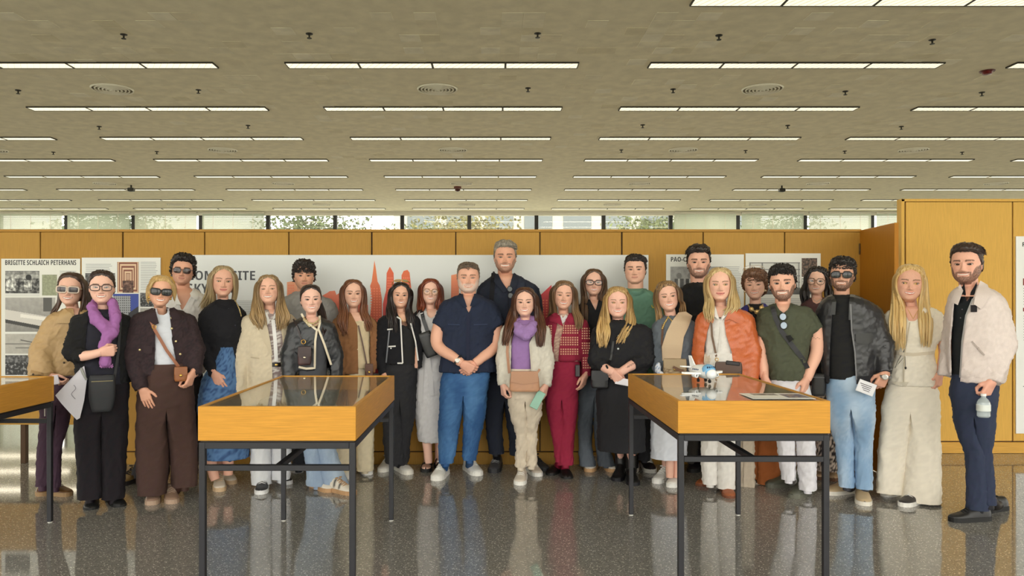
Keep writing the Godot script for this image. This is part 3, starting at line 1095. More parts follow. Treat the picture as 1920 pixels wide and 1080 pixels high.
class Cone extends Prim:
	var a: Vector3
	var ba: Vector3
	var inv: float
	var r1: float
	var dr: float
	var fz := 1.0
	var cut := false
	var ln: float
	func _init(pa: Vector3, pb: Vector3, ra: float, rb: float, kk := 0.02, flat := 1.0, cut_end := false) -> void:
		fz = flat
		a = pa * Vector3(1, 1, fz)
		var b := pb * Vector3(1, 1, fz)
		ba = b - a
		inv = 1.0 / maxf(ba.length_squared(), 1e-8)
		ln = ba.length()
		r1 = ra
		dr = rb - ra
		k = kk
		cut = cut_end
		var r := maxf(ra, rb)
		lo = pa.min(pb) - Vector3.ONE * r
		hi = pa.max(pb) + Vector3.ONE * r
	func d(p: Vector3) -> float:
		p.z *= fz
		var pa := p - a
		var h := pa.dot(ba) * inv
		var hc := clampf(h, 0.0, 1.0)
		var dd := (pa - ba * hc).length() - r1 - dr * hc
		if cut: return maxf(dd, (h - 1.0) * ln)
		return dd

# pile of rounded cross-sections: the outline seen from the front, with a depth of its own
class Stack extends Prim:
	var y0: float
	var y1: float
	var st := 0.01
	var cx := PackedFloat32Array()
	var hw := PackedFloat32Array()
	var hd := PackedFloat32Array()
	var cz := PackedFloat32Array()
	var ex := 2.4
	var cap := true
	# rows: [y, centre x, half width, half depth, centre z], any order
	func _init(rows: Array, e := 2.4, kk := 0.02) -> void:
		rows.sort_custom(func(p, q): return p[0] < q[0])
		ex = e
		k = kk
		y0 = rows[0][0]
		y1 = rows[rows.size() - 1][0]
		var m := int(ceil((y1 - y0) / st)) + 1
		st = (y1 - y0) / (m - 1)
		var j := 0
		lo = Vector3(1e3, y0, 1e3)
		hi = Vector3(-1e3, y1, -1e3)
		for s in m:
			var y := y0 + st * s
			while j < rows.size() - 2 and y > rows[j + 1][0]: j += 1
			var pa: Array = rows[maxi(j - 1, 0)]; var pb: Array = rows[j]; var pc: Array = rows[j + 1]; var pd: Array = rows[mini(j + 2, rows.size() - 1)]
			var t: float = clampf((y - pb[0]) / maxf(pc[0] - pb[0], 1e-6), 0, 1)
			var vals := [0.0, 0.0, 0.0, 0.0]
			for q in 4:
				# monotone-ish cubic through the rows
				var m0: float = 0.0 if pb[0] - pa[0] < 1e-6 else (pb[q + 1] - pa[q + 1]) / (pb[0] - pa[0])
				var mm: float = (pc[q + 1] - pb[q + 1]) / maxf(pc[0] - pb[0], 1e-6)
				var m1: float = 0.0 if pd[0] - pc[0] < 1e-6 else (pd[q + 1] - pc[q + 1]) / (pd[0] - pc[0])
				var t0: float = 0.0 if m0 * mm <= 0.0 else 2.0 * m0 * mm / (m0 + mm)
				var t1: float = 0.0 if m1 * mm <= 0.0 else 2.0 * m1 * mm / (m1 + mm)
				if pb[0] - pa[0] < 1e-6: t0 = mm
				if pd[0] - pc[0] < 1e-6: t1 = mm
				var hh: float = pc[0] - pb[0]
				var t2 := t * t; var t3 := t2 * t
				vals[q] = (2 * t3 - 3 * t2 + 1) * pb[q + 1] + (t3 - 2 * t2 + t) * hh * t0 + (-2 * t3 + 3 * t2) * pc[q + 1] + (t3 - t2) * hh * t1
			cx.append(vals[0]); hw.append(maxf(vals[1], 0.004)); hd.append(maxf(vals[2], 0.004)); cz.append(vals[3])
			lo.x = minf(lo.x, vals[0] - vals[1]); hi.x = maxf(hi.x, vals[0] + vals[1])
			lo.z = minf(lo.z, vals[3] - vals[2]); hi.z = maxf(hi.z, vals[3] + vals[2])
	func d(p: Vector3) -> float:
		var t := clampf((p.y - y0) / st, 0.0, cx.size() - 1.001)
		var i := int(t)
		var f := t - i
		var a := hw[i] + (hw[i + 1] - hw[i]) * f
		var b := hd[i] + (hd[i + 1] - hd[i]) * f
		var u := absf(p.x - cx[i] - (cx[i + 1] - cx[i]) * f) / a
		var w := absf(p.z - cz[i] - (cz[i + 1] - cz[i]) * f) / b
		var q := (pow(pow(u, ex) + pow(w, ex), 1.0 / ex) - 1.0) * minf(a, b)
		if cap: return maxf(q, maxf(y0 - p.y, p.y - y1))
		return q
	# a point of the outline: height fraction and angle (0 = front)
	func at(y: float, ang: float, grow := 0.0) -> Vector3:
		var t := clampf((y - y0) / st, 0.0, cx.size() - 1.001)
		var i := int(t)
		var f := t - i
		var a := lerpf(hw[i], hw[i + 1], f) + grow
		var b := lerpf(hd[i], hd[i + 1], f) + grow
		var s := sin(ang); var c := cos(ang)
		var e := 2.0 / ex
		return Vector3(lerpf(cx[i], cx[i + 1], f) + a * signf(s) * pow(absf(s), e), y, lerpf(cz[i], cz[i + 1], f) + b * signf(c) * pow(absf(c), e))

class Field extends RefCounted:
	var prims: Array[Prim] = []
	var inset := 0.0
	func d(p: Vector3) -> float:
		return eval(p, prims) + inset
	func eval(p: Vector3, list: Array[Prim]) -> float:
		var r := 1e3
		for q in list:
			var x := q.d(p)
			var h := q.k - absf(r - x)
			r = minf(r, x)
			if h > 0.0: r -= h * h * 0.25 / q.k
		return r
	# first hit of a ray; returns 1e9 if none
	func hit(o: Vector3, dir: Vector3, t0: float, t1: float) -> float:
		var t := t0
		while t < t1:
			var x := eval(o + dir * t, prims)
			if x < 0.0008: return t
			t += maxf(x * 0.55, 0.0015)
		return 1e9
	func mesh(cell: float) -> MB:
		var lo := Vector3.ONE * 1e3
		var hi := -lo
		for q in prims:
			lo = lo.min(q.lo); hi = hi.max(q.hi)
		var pad := cell * 2.0 + 0.012
		lo -= Vector3.ONE * pad; hi += Vector3.ONE * pad
		var bn := 6
		var nb := Vector3i(((hi - lo) / (cell * bn)).ceil())
		var nx := nb.x * bn + 1; var ny := nb.y * bn + 1; var nz := nb.z * bn + 1
		var vals := PackedFloat32Array()
		vals.resize(nx * ny * nz)
		vals.fill(1e3)
		var blocks: Array[Vector3i] = []
		var half := cell * bn * 0.5
		var rad := half * 1.7321
		for bz in nb.z:
			for by in nb.y:
				for bx in nb.x:
					var ctr := lo + Vector3(bx + 0.5, by + 0.5, bz + 0.5) * (cell * bn)
					var best := 1e3
					var ds := PackedFloat32Array()
					for q in prims:
						var x := q.d(ctr)
						ds.append(x)
						best = minf(best, x)
					if best > rad * 1.35 + 0.03 or best < -rad * 1.5 - 0.03: continue
					var near: Array[Prim] = []
					for j in prims.size():
						if ds[j] < best + rad * 2.6 + prims[j].k: near.append(prims[j])
					blocks.append(Vector3i(bx, by, bz))
					for z in range(bz * bn, bz * bn + bn + 1):
						for y in range(by * bn, by * bn + bn + 1):
							var row := (z * ny + y) * nx
							for x in range(bx * bn, bx * bn + bn + 1):
								if vals[row + x] > 999.0:
									vals[row + x] = eval(lo + Vector3(x, y, z) * cell, near) + inset
		var mb := MB.new()
		var ids := {}
		var sx := 1; var sy := nx; var sz := nx * ny
		for b in blocks:
			for z in range(b.z * bn, b.z * bn + bn):
				for y in range(b.y * bn, b.y * bn + bn):
					for x in range(b.x * bn, b.x * bn + bn):
						var o := x + sy * y + sz * z
						var v0 := vals[o]; var v1 := vals[o + 1]; var v2 := vals[o + sy]; var v3 := vals[o + sy + 1]
						var v4 := vals[o + sz]; var v5 := vals[o + sz + 1]; var v6 := vals[o + sz + sy]; var v7 := vals[o + sz + sy + 1]
						var neg := int(v0 < 0) + int(v1 < 0) + int(v2 < 0) + int(v3 < 0) + int(v4 < 0) + int(v5 < 0) + int(v6 < 0) + int(v7 < 0)
						if neg == 0 or neg == 8: continue
						var s := Vector3.ZERO
						var m := 0
						if (v0 < 0) != (v1 < 0): s += Vector3(v0 / (v0 - v1), 0, 0); m += 1
						if (v2 < 0) != (v3 < 0): s += Vector3(v2 / (v2 - v3), 1, 0); m += 1
						if (v4 < 0) != (v5 < 0): s += Vector3(v4 / (v4 - v5), 0, 1); m += 1
						if (v6 < 0) != (v7 < 0): s += Vector3(v6 / (v6 - v7), 1, 1); m += 1
						if (v0 < 0) != (v2 < 0): s += Vector3(0, v0 / (v0 - v2), 0); m += 1
						if (v1 < 0) != (v3 < 0): s += Vector3(1, v1 / (v1 - v3), 0); m += 1
						if (v4 < 0) != (v6 < 0): s += Vector3(0, v4 / (v4 - v6), 1); m += 1
						if (v5 < 0) != (v7 < 0): s += Vector3(1, v5 / (v5 - v7), 1); m += 1
						if (v0 < 0) != (v4 < 0): s += Vector3(0, 0, v0 / (v0 - v4)); m += 1
						if (v1 < 0) != (v5 < 0): s += Vector3(1, 0, v1 / (v1 - v5)); m += 1
						if (v2 < 0) != (v6 < 0): s += Vector3(0, 1, v2 / (v2 - v6)); m += 1
						if (v3 < 0) != (v7 < 0): s += Vector3(1, 1, v3 / (v3 - v7)); m += 1
						var g := Vector3(v1 + v3 + v5 + v7 - v0 - v2 - v4 - v6, v2 + v3 + v6 + v7 - v0 - v1 - v4 - v5, v4 + v5 + v6 + v7 - v0 - v1 - v2 - v3)
						ids[o] = mb.vert(lo + (Vector3(x, y, z) + s / m) * cell, g.normalized(), Color.WHITE)
		for o in ids:
			var a: int = ids[o]
			var v0 := vals[o]
			for ax in 3:
				var st: int = [sx, sy, sz][ax]
				var t1: int = [sy, sz, sx][ax]
				var t2: int = [sz, sx, sy][ax]
				if (v0 < 0) == (vals[o + st] < 0): continue
				if ids.has(o - t1) and ids.has(o - t2) and ids.has(o - t1 - t2):
					var b: int = ids[o - t1]; var c: int = ids[o - t1 - t2]; var e: int = ids[o - t2]
					mb.tri(a, b, c); mb.tri(a, c, e)
		return mb

# keep the part of a mesh where keep(point) > 0, cutting triangles exactly; turns the cut edge inwards by rim
static func clip(mb: MB, f: PackedFloat32Array, rim: float) -> MB:
	var r := MB.new()
	var idx := PackedInt32Array()
	idx.resize(mb.v.size())
	idx.fill(-1)
	var cuts := {}
	for t in range(0, mb.i.size(), 3):
		var a := mb.i[t]; var b := mb.i[t + 1]; var c := mb.i[t + 2]
		var ids := [a, b, c]
		var inside := int(f[a] > 0) + int(f[b] > 0) + int(f[c] > 0)
		if inside == 0: continue
		var out := []
		var cutv := []
		for e in 3:
			var p: int = ids[e]; var q: int = ids[(e + 1) % 3]
			if f[p] > 0:
				if idx[p] < 0: idx[p] = r.vert(mb.v[p], mb.n[p], mb.c[p])
				out.append(idx[p])
			if (f[p] > 0) != (f[q] > 0):
				var key := mini(p, q) * 1000003 + maxi(p, q)
				if not cuts.has(key):
					var w := f[p] / (f[p] - f[q])
					cuts[key] = r.vert(mb.v[p].lerp(mb.v[q], w), mb.n[p].lerp(mb.n[q], w).normalized(), mb.c[p].lerp(mb.c[q], w))
				out.append(cuts[key])
				cutv.append(cuts[key])
		for e in range(1, out.size() - 1): r.tri(out[0], out[e], out[e + 1])
		if rim > 0.0 and cutv.size() == 2:
			var k0: int = cutv[0]; var k1: int = cutv[1]
			var p0 := r.v[k0]; var p1 := r.v[k1]
			r.col = r.c[k0]
			var inner := Vector3.ZERO
			for e in out: inner += r.v[e]
			inner /= out.size()
			r.quad(p0, p1, p1 - r.n[k1] * rim, p0 - r.n[k0] * rim, (p0 + p1) * 0.5 - inner)
	return r

# ------------------------------------------------------------------ a person in the making
class Body extends RefCounted:
	var node: Node3D
	var base: Vector3
	var z: float
	var skin := MB.new()
	var top: Field          # outermost upper garment
	var under: Field        # what an open garment shows
	var sp: Dictionary
	var hs := 0.24          # head height in metres
	var hx: Transform3D     # head frame
	var rot: Basis          # the figure faces the lens
	var ankles := []

# pixel to the figure's own frame, on the upright plane dz in front of its axis
func L(b: Body, px: float, py: float, dz := 0.0) -> Vector3:
	var dir := W(px, py, 1.0) - cam_pos
	var fw := b.rot.z
	var t := (dz - fw.dot(cam_pos - b.base)) / fw.dot(dir)
	return b.rot.transposed() * (cam_pos + dir * t - b.base)

func stack_rows(b: Body, rows: Array, dep: float, grow := 0.0, cz := 0.0) -> Array:
	var out := []
	for r in rows:
		var l := L(b, r[1], r[0])
		var q := L(b, r[2], r[0])
		var h := (q.x - l.x) / 2 + grow
		var dd := minf(h * 0.92, dep + grow)
		var zz := cz
		if r.size() > 3: zz += r[3]
		if r.size() > 4: dd = r[4] + grow
		out.append([l.y, (l.x + q.x) / 2, h, dd, zz])
	return out

func fold(p: Vector3, amp: float, sx := 7.0, sy := 4.0) -> float:
	var a := noise.get_noise_3d(p.x * sx, p.y * sy, p.z * sx)
	var b := noise.get_noise_3d(p.x * sx * 1.7 + p.y * 5.0 + 9.0, p.y * sy * 2.4 - p.x * 5.0, p.z * sx * 1.7)
	var r := maxf(0.0, 1.0 - absf(b) * 2.4)
	return amp * (0.8 * a + 1.1 * (r * r - 0.25))

func wrinkle(mb: MB, amp: float, sx := 7.0, sy := 4.0, off := Vector3.ZERO) -> void:
	for k in mb.v.size():
		mb.v[k] += mb.n[k] * fold(mb.v[k] + off, amp, sx, sy)
	mb.smooth()

# short folds across the cloth where it bends: weight falls off round each centre [point, radius, depth]
func creases(mb: MB, spots: Array, off: float) -> void:
	for k in mb.v.size():
		var p := mb.v[k]
		var d := 0.0
		for s in spots:
			var q: float = p.distance_squared_to(s[0]) / (s[1] * s[1])
			if q > 4.0: continue
			var n := noise.get_noise_3d(p.x * 7.0 + off, p.y * 27.0 + p.x * 12.0, p.z * 7.0)
			var r := maxf(0.0, 1.0 - absf(n) * 2.6)
			d += s[2] * exp(-q) * (r * r - 0.3)
		if d != 0.0: mb.v[k] += mb.n[k] * d
	mb.smooth()

# colour patterns that belong to the cloth
func dye(mb: MB, c: Color, kind := "", c2 := Color.WHITE, c3 := Color.WHITE) -> void:
	var a := lin(c)
	var b := lin(c2)
	var e := lin(c3)
	for k in mb.v.size():
		var p := mb.v[k]
		match kind:
			"": mb.c[k] = a * (1.0 + 0.06 * noise.get_noise_3d(p.x * 30, p.y * 30, p.z * 30))
			"jacquard":
				var n := noise.get_noise_3d(p.x * 34, p.y * 34, p.z * 34) + 0.6 * noise.get_noise_3d(p.x * 80, p.y * 80, p.z * 80)
				mb.c[k] = a.lerp(b, smoothstep(-0.15, 0.3, absf(n) - 0.12))
			"leopard":
				var n := noise.get_noise_3d(p.x * 48, p.y * 48, p.z * 48)
				mb.c[k] = a if n > 0.05 else b
			"denim":
				var n := noise.get_noise_3d(p.x * 5, p.y * 2.2, p.z * 5)
				mb.c[k] = a.lerp(b, clampf(0.5 + n * 0.9 + 0.25 * noise.get_noise_3d(p.x * 60, p.y * 24, p.z * 60), 0, 1))
			"leather":
				var n := noise.get_noise_3d(p.x * 12, p.y * 12, p.z * 12)
				mb.c[k] = a.lerp(b, clampf(0.5 + n, 0, 1))
			"print":
				var n := noise.get_noise_3d(p.x * 60, p.y * 40, p.z * 60)
				mb.c[k] = a.lerp(b, smoothstep(0.12, 0.3, absf(n)))
			"tweed":
				mb.c[k] = a.lerp(b, clampf(0.5 + noise.get_noise_3d(p.x * 150, p.y * 150, p.z * 150), 0, 1))

# surface of a stack as rings
func loft(mb: MB, s: Stack, seg := 40, grow := 0.0, step := 0.018) -> void:
	var m := maxi(2, int(ceil((s.y1 - s.y0) / step)) + 1)
	var base := mb.v.size()
	for j in m:
		var y := lerpf(s.y0, s.y1, float(j) / (m - 1))
		for k in seg:
			var p := s.at(y, TAU * k / seg, grow)
			var c := s.at(y, 0.0, grow); var c2 := s.at(y, PI, grow)
			var mid := Vector3((c.x + c2.x) / 2, y, (c.z + c2.z) / 2)
			mb.vert(p, (p - mid).normalized(), mb.col)
	for j in m - 1:
		for k in seg:
			var a := base + j * seg + k; var b := base + j * seg + (k + 1) % seg
			mb.tri(a, b, b + seg); mb.tri(a, b + seg, a + seg)
	for e in [0, m - 1]:
		var r: int = base + e * seg
		var mid := Vector3.ZERO
		for k in seg: mid += mb.v[r + k]
		mid /= seg
		var nn := Vector3.DOWN if e == 0 else Vector3.UP
		var c := mb.vert(mid, nn, mb.col)
		var k0 := mb.v.size()
		for k in seg: mb.vert(mb.v[r + k], nn, mb.col)
		for k in seg: mb.tri(c, k0 + k, k0 + (k + 1) % seg)

# signed distance to outlines drawn on the photograph (positive outside); only for points on the front
func outside(b: Body, mb: MB, polys: Array, cz := 0.0) -> PackedFloat32Array:
	var f := PackedFloat32Array()
	f.resize(mb.v.size())
	f.fill(50.0)
	var pp := []
	for p in polys:
		var q := PackedVector2Array()
		for e in p: q.append(Vector2(e[0], e[1]))
		pp.append(q)
	for k in mb.v.size():
		var p := mb.v[k]
		var zc := cz
		if mb.n[k].z < -0.35 or p.z < zc - 0.02: continue
		var w := b.rot * p + b.base
		var q := Vector2(VX + w.x / -w.z * F, VY - (w.y - EYE) / -w.z * F)
		var best := 1e9
		for poly in pp:
			var m: int = poly.size()
			var inside := Geometry2D.is_point_in_polygon(q, poly)
			var dd := 1e9
			for j in m:
				var c := Geometry2D.get_closest_point_to_segment(q, poly[j], poly[(j + 1) % m])
				dd = minf(dd, c.distance_squared_to(q))
			dd = sqrt(dd)
			if inside: dd = -dd
			best = minf(best, dd)
		f[k] = best
	return f

# where the camera ray through a pixel meets a garment
func on(b: Body, f: Field, px: float, py: float, lift := 0.0) -> Vector3:
	var dir := b.rot.transposed() * (W(px, py, 1.0) - cam_pos)
	var o := b.rot.transposed() * (cam_pos - b.base)
	var t := f.hit(o, dir, b.z - 0.55, b.z + 0.12)
	if t > 1e8: t = b.z - 0.05
	return o + dir * (t - lift)

func _dense(pts: Array, step: float) -> PackedVector2Array:
	var out := PackedVector2Array()
	for k in pts.size() - 1:
		var a := Vector2(pts[k][0], pts[k][1]); var c := Vector2(pts[k + 1][0], pts[k + 1][1])
		var m := maxi(1, int(ceil(a.distance_to(c) / step)))
		for j in m: out.append(a.lerp(c, float(j) / m))
	out.append(Vector2(pts[pts.size() - 1][0], pts[pts.size() - 1][1]))
	return out

# band laid over a garment along a line drawn in pixels
func band(mb: MB, b: Body, f: Field, pts: Array, wpx: float, c: Color, th := 0.004, lift := 0.003, step := 6.0) -> void:
	var d := _dense(pts, step)
	mb.col = lin(c)
	var rows := []
	for k in d.size():
		var t := (d[mini(k + 1, d.size() - 1)] - d[maxi(k - 1, 0)]).normalized()
		var nrm := Vector2(-t.y, t.x) * wpx * 0.5
		var l := on(b, f, d[k].x + nrm.x, d[k].y + nrm.y, lift)
		var r := on(b, f, d[k].x - nrm.x, d[k].y - nrm.y, lift)
		rows.append([l, r])
	# even out the depth where the ray slipped past an edge
	for k in rows.size():
		for s in 2:
			var z: float = rows[k][s].z
			var zo: float = rows[k][1 - s].z
			if absf(z - zo) > 0.03 + wpx * 0.003: rows[k][s].z = maxf(z, zo)
	var up := Vector3(0, 0, th)
	for k in rows.size() - 1:
		var a: Vector3 = rows[k][0]; var e: Vector3 = rows[k][1]; var g: Vector3 = rows[k + 1][1]; var h: Vector3 = rows[k + 1][0]
		mb.quad(a + up, e + up, g + up, h + up, Vector3.BACK)
		mb.quad(a, h, h + up, a + up, a - e)
		mb.quad(e, g, g + up, e + up, e - a)
		if k == 0: mb.quad(a, e, e + up, a + up, a - h)
		if k == rows.size() - 2: mb.quad(h, g, g + up, h + up, h - a)

# piece of cloth cut to an outline drawn in pixels and laid on a garment
func patch(mb: MB, b: Body, f: Field, outline: Array, c: Color, th := 0.005, lift := 0.003, step := 7.0) -> void:
	mb.col = lin(c)
	var closed := outline.duplicate()
	closed.append(outline[0])
	var rim := _dense(closed, step)
	rim.remove_at(rim.size() - 1)
	var lo := rim[0]; var hi := rim[0]
	for p in rim:
		lo = lo.min(p); hi = hi.max(p)
	var pts := rim.duplicate()
	var y := lo.y + step * 0.7
	while y < hi.y:
		var x := lo.x + step * 0.7
		while x < hi.x:
			var q := Vector2(x, y)
			if Geometry2D.is_point_in_polygon(q, rim):
				var near := 1e9
				for p in rim: near = minf(near, p.distance_to(q))
				if near > step * 0.55: pts.append(q)
			x += step
		y += step
	var tr := Geometry2D.triangulate_delaunay(pts)
	var k0 := mb.v.size()
	for p in pts:
		mb.vert(on(b, f, p.x, p.y, lift) + Vector3(0, 0, th), Vector3.BACK, mb.col)
	var i0 := mb.i.size()
	for j in range(0, tr.size(), 3):
		var m := (pts[tr[j]] + pts[tr[j + 1]] + pts[tr[j + 2]]) / 3.0
		if Geometry2D.is_point_in_polygon(m, rim): mb.tri(k0 + tr[j], k0 + tr[j + 1], k0 + tr[j + 2])
	# smooth normals of this piece
	var acc := PackedVector3Array()
	acc.resize(mb.v.size() - k0)
	for j in range(i0, mb.i.size(), 3):
		var g := (mb.v[mb.i[j + 2]] - mb.v[mb.i[j]]).cross(mb.v[mb.i[j + 1]] - mb.v[mb.i[j]])
		for e in 3: acc[mb.i[j + e] - k0] += g
	for j in acc.size():
		if acc[j].length_squared() > 1e-18: mb.n[k0 + j] = acc[j].normalized()
	for j in rim.size():
		var a := mb.v[k0 + j]; var e := mb.v[k0 + (j + 1) % rim.size()]
		var mid := (a + e) * 0.5
		var ctr := Vector3.ZERO
		for q in rim.size(): ctr += mb.v[k0 + q]
		ctr /= rim.size()
		mb.quad(a, e, e - Vector3(0, 0, th + 0.004), a - Vector3(0, 0, th + 0.004), mid - ctr)

func buttons(mb: MB, b: Body, f: Field, pts: Array, r: float, c: Color) -> void:
	mb.col = lin(c)
	for p in pts:
		mb.ball(on(b, f, p[0], p[1], 0.004), Vector3(r, r, r * 0.5), 8, 6)

# ------------------------------------------------------------------ heads
func head_stack(jaw: float, wide: float) -> Stack:
	var rows := []
	for r in [[1.0, 0.03, 0.05, -0.05], [0.985, 0.13, 0.17, -0.05], [0.95, 0.215, 0.262, -0.042], [0.88, 0.28, 0.335, -0.036], [0.78, 0.318, 0.385, -0.034], [0.66, 0.333, 0.405, -0.032], [0.55, 0.337, 0.404, -0.032], [0.45, 0.333, 0.394, -0.032], [0.35, 0.322, 0.376, -0.014], [0.25, 0.303, 0.346, 0.018], [0.16, 0.268, 0.314, 0.045], [0.08, 0.215, 0.282, 0.062], [0.03, 0.168, 0.262, 0.062], [0.005, 0.132, 0.245, 0.045], [-0.03, 0.13, 0.2, 0.0], [-0.06, 0.14, 0.15, -0.05]]:
		var w: float = r[1] * wide
		if r[0] < 0.4: w *= lerpf(jaw, 1.0, clampf((r[0] - 0.1) / 0.3, 0, 1))
		rows.append([r[0], 0.0, w, r[2], r[3]])
	return Stack.new(rows, 2.25)

func _nose(y: float) -> Vector2:   # height, spread
	var ks := [[0.58, 0.0, 0.035], [0.52, 0.02, 0.034], [0.45, 0.05, 0.04], [0.38, 0.088, 0.05], [0.345, 0.108, 0.06], [0.315, 0.085, 0.075], [0.29, 0.03, 0.07], [0.265, 0.0, 0.06]]
	if y >= 0.58 or y <= 0.265: return Vector2(0, 0.05)
	for k in ks.size() - 1:
		if y <= ks[k][0] and y >= ks[k + 1][0]:
			var t: float = (ks[k][0] - y) / (ks[k][0] - ks[k + 1][0])
			t = t * t * (3 - 2 * t)
			return Vector2(lerpf(ks[k][1], ks[k + 1][1], t), lerpf(ks[k][2], ks[k + 1][2], t))
	return Vector2(0, 0.05)

func build_head(b: Body) -> void:
	var sp := b.sp
	var hd: Array = sp.hd
	var fc: Dictionary = sp.get("face", {})
	var man: bool = sp.get("man", false)
	var top := L(b, hd[0], hd[1], 0.03)
	var chin := L(b, hd[0], hd[2], 0.03)
	b.hs = top.y - chin.y
	var rot := Basis.from_euler(Vector3(deg_to_rad(-hd[5] if hd.size() > 5 else 0.0), deg_to_rad(hd[3] if hd.size() > 3 else 0.0), deg_to_rad(-hd[4] if hd.size() > 4 else 0.0)))
	var bs := rot.scaled(Vector3.ONE * b.hs)
	bs = rot * Basis.from_scale(Vector3.ONE * b.hs)
	var mid := (top + chin) * 0.5
	b.hx = Transform3D(bs, mid - bs * Vector3(0, 0.5, 0))
	var st := head_stack(fc.get("jaw", 1.04 if man else 0.95), fc.get("wide", 1.03) * 1.03)
	var skin := lin(sp.skin)
	var smile: float = fc.get("smile", 0.6)
	var teeth: float = fc.get("teeth", 1.0 if smile > 0.55 else 0.0)
	var lip := skin.lerp(lin(fc.get("lip", srgb(176, 84, 80))), fc.get("lipmix", 0.42 if man else 0.75))
	var brow := lin(fc.get("brow", srgb(62, 44, 34)))
	var beard: float = fc.get("beard", 0.0)
	var bcol := lin(fc.get("bcol", srgb(40, 30, 26)))
	var open: float = fc.get("open", 0.85)
	var mb := b.skin
	var ys := PackedFloat32Array()
	var y := -0.06
	while y < 1.0:
		ys.append(y)
		y += 0.0125 if y > 0.08 and y < 0.64 else (0.015 if y < 0.08 else 0.03)
	ys.append(0.9995)
	var an := PackedFloat32Array()
	for k in range(-25, 26): an.append(k * 2.0)
	for k in [54, 58, 63, 68, 74, 80, 90, 102, 116, 132, 150, 168]:
		an.append(k); an.insert(0, -k)
	var m := an.size()
	var base := mb.v.size()
	var blush := skin.lerp(lin(srgb(200, 96, 86)), 0.14)
	for yy in ys:
		for a in an:
			var p := st.at(yy, deg_to_rad(a))
			var col := skin
			var dz := 0.0
			if absf(a) < 70.0:
				var x := p.x
				var ax := absf(x)
				var ns := _nose(yy)
				var nose := ns.x * exp(-pow(x / ns.y, 2.0) * 1.4)
				# nostril wings
				nose += 0.028 * exp(-pow((ax - 0.062) / 0.026, 2) - pow((yy - 0.315) / 0.028, 2))
				dz += nose
				# sockets, brows, cheeks, chin, philtrum
				dz -= 0.034 * exp(-pow((ax - 0.15) / 0.085, 2) - pow((yy - 0.49) / 0.055, 2))
				dz += (0.022 if man else 0.010) * exp(-pow((ax - 0.13) / 0.12, 2) - pow((yy - 0.585) / 0.04, 2))
				dz += (0.018 + 0.014 * smile) * exp(-pow((ax - 0.19) / 0.075, 2) - pow((yy - 0.37) / 0.065, 2))
				dz += 0.022 * exp(-pow(x / 0.09, 2) - pow((yy - 0.055) / 0.05, 2))
				dz -= 0.012 * exp(-pow(x / 0.16, 2) - pow((yy - 0.115) / 0.028, 2))
				dz -= 0.012 * smile * exp(-pow((ax - 0.15 - (0.3 - yy) * 0.12) / 0.016, 2) - pow((yy - 0.26) / 0.06, 2))
				col = col.lerp(blush, exp(-pow((ax - 0.19) / 0.09, 2) - pow((yy - 0.36) / 0.08, 2)))
				# mouth
				var mw := lerpf(0.105, 0.148, smile)
				var mx := x / mw
				if absf(mx) < 1.25:
					var yc := 0.213 + 0.034 * smile * (mx * mx - 0.25)
					var q := maxf(0.0, 1.0 - mx * mx)
					var up := 0.034 * sqrt(q) + 0.004
					var dn := 0.04 * sqrt(q) + 0.004
					var v := yy - yc
					if v > -dn and v < up and absf(mx) < 1.0:
						col = lip
						dz += 0.014 * sqrt(q)
						var tu := 0.014 * sqrt(q); var td := 0.024 * sqrt(q) * smile
						if teeth > 0.0:
							if v < tu and v > -td: 
								col = lin(srgb(238, 232, 222)) if q > 0.12 else lin(srgb(90, 40, 36))
								dz -= 0.012
						elif absf(v) < 0.007:
							col = lip * 0.45
							dz -= 0.01
				# eyes
				var ex := (ax - 0.152) / 0.066
				var ey := (yy - 0.487 - 0.006 * ex) / (0.027 * open)
				var e := 1.0 - ex * ex - ey * ey
				if e > 0.0: dz -= 0.05 * smoothstep(0.0, 0.25, e)
				elif e > -0.9 and ey > 0.25 and absf(ex) < 1.1:
					col = col.lerp(lin(srgb(44, 30, 26)), 0.85 if not man else 0.6)
				elif e > -0.6 and ey < -0.2:
					col = col.lerp(lin(srgb(120, 72, 60)), 0.35)
				# eyebrows
				var by := 0.578 + (0.016 if man else 0.022) * (1.0 - pow((ax - 0.17) / 0.11, 2))
				if ax > 0.055 and ax < 0.255 and absf(yy - by) < (0.021 if man else 0.0145) * (1.0 if ax < 0.19 else 0.7):
					col = col.lerp(brow, 0.8)
					dz += 0.005
			if beard > 0.0 and absf(a) < 110.0:
				var ax := absf(p.x)
				var yb := lerpf(0.165, 0.44, smoothstep(0.15, 0.31, ax))
				if absf(a) > 62: yb = lerpf(yb, 0.5, clampf((absf(a) - 62) / 20.0, 0, 1))
				var w := smoothstep(-0.02, 0.03, yb - yy) * smoothstep(-0.08, -0.02, yy)
				var mu := smoothstep(0.0, 0.012, yy - 0.243) * smoothstep(0.0, 0.02, 0.298 - yy) * smoothstep(0.175, 0.14, ax)
				mu = maxf(mu, smoothstep(0.02, 0.0, absf(ax - 0.168) - 0.014) * float(yy > 0.1 and yy < 0.28))
				w = maxf(w, mu)
				var mxx := p.x / 0.14
				var isl := absf(mxx) < 1.0 and absf(yy - 0.208 - 0.02 * mxx * mxx) < 0.042 * sqrt(1.0 - mxx * mxx)
				if isl: w = 0.0
				w *= beard * (0.86 + 0.3 * noise.get_noise_2d(a * 1.3, yy * 160.0))
				col = col.lerp(bcol, clampf(w, 0, 1))
				dz += 0.014 * w
			col = col * (1.0 + 0.05 * noise.get_noise_3d(p.x * 30, p.y * 30, p.z * 30))
			p.z += dz
			mb.vert(b.hx * p, (bs * (p - Vector3(0, clampf(yy, 0.2, 0.75), -0.03))).normalized(), col)
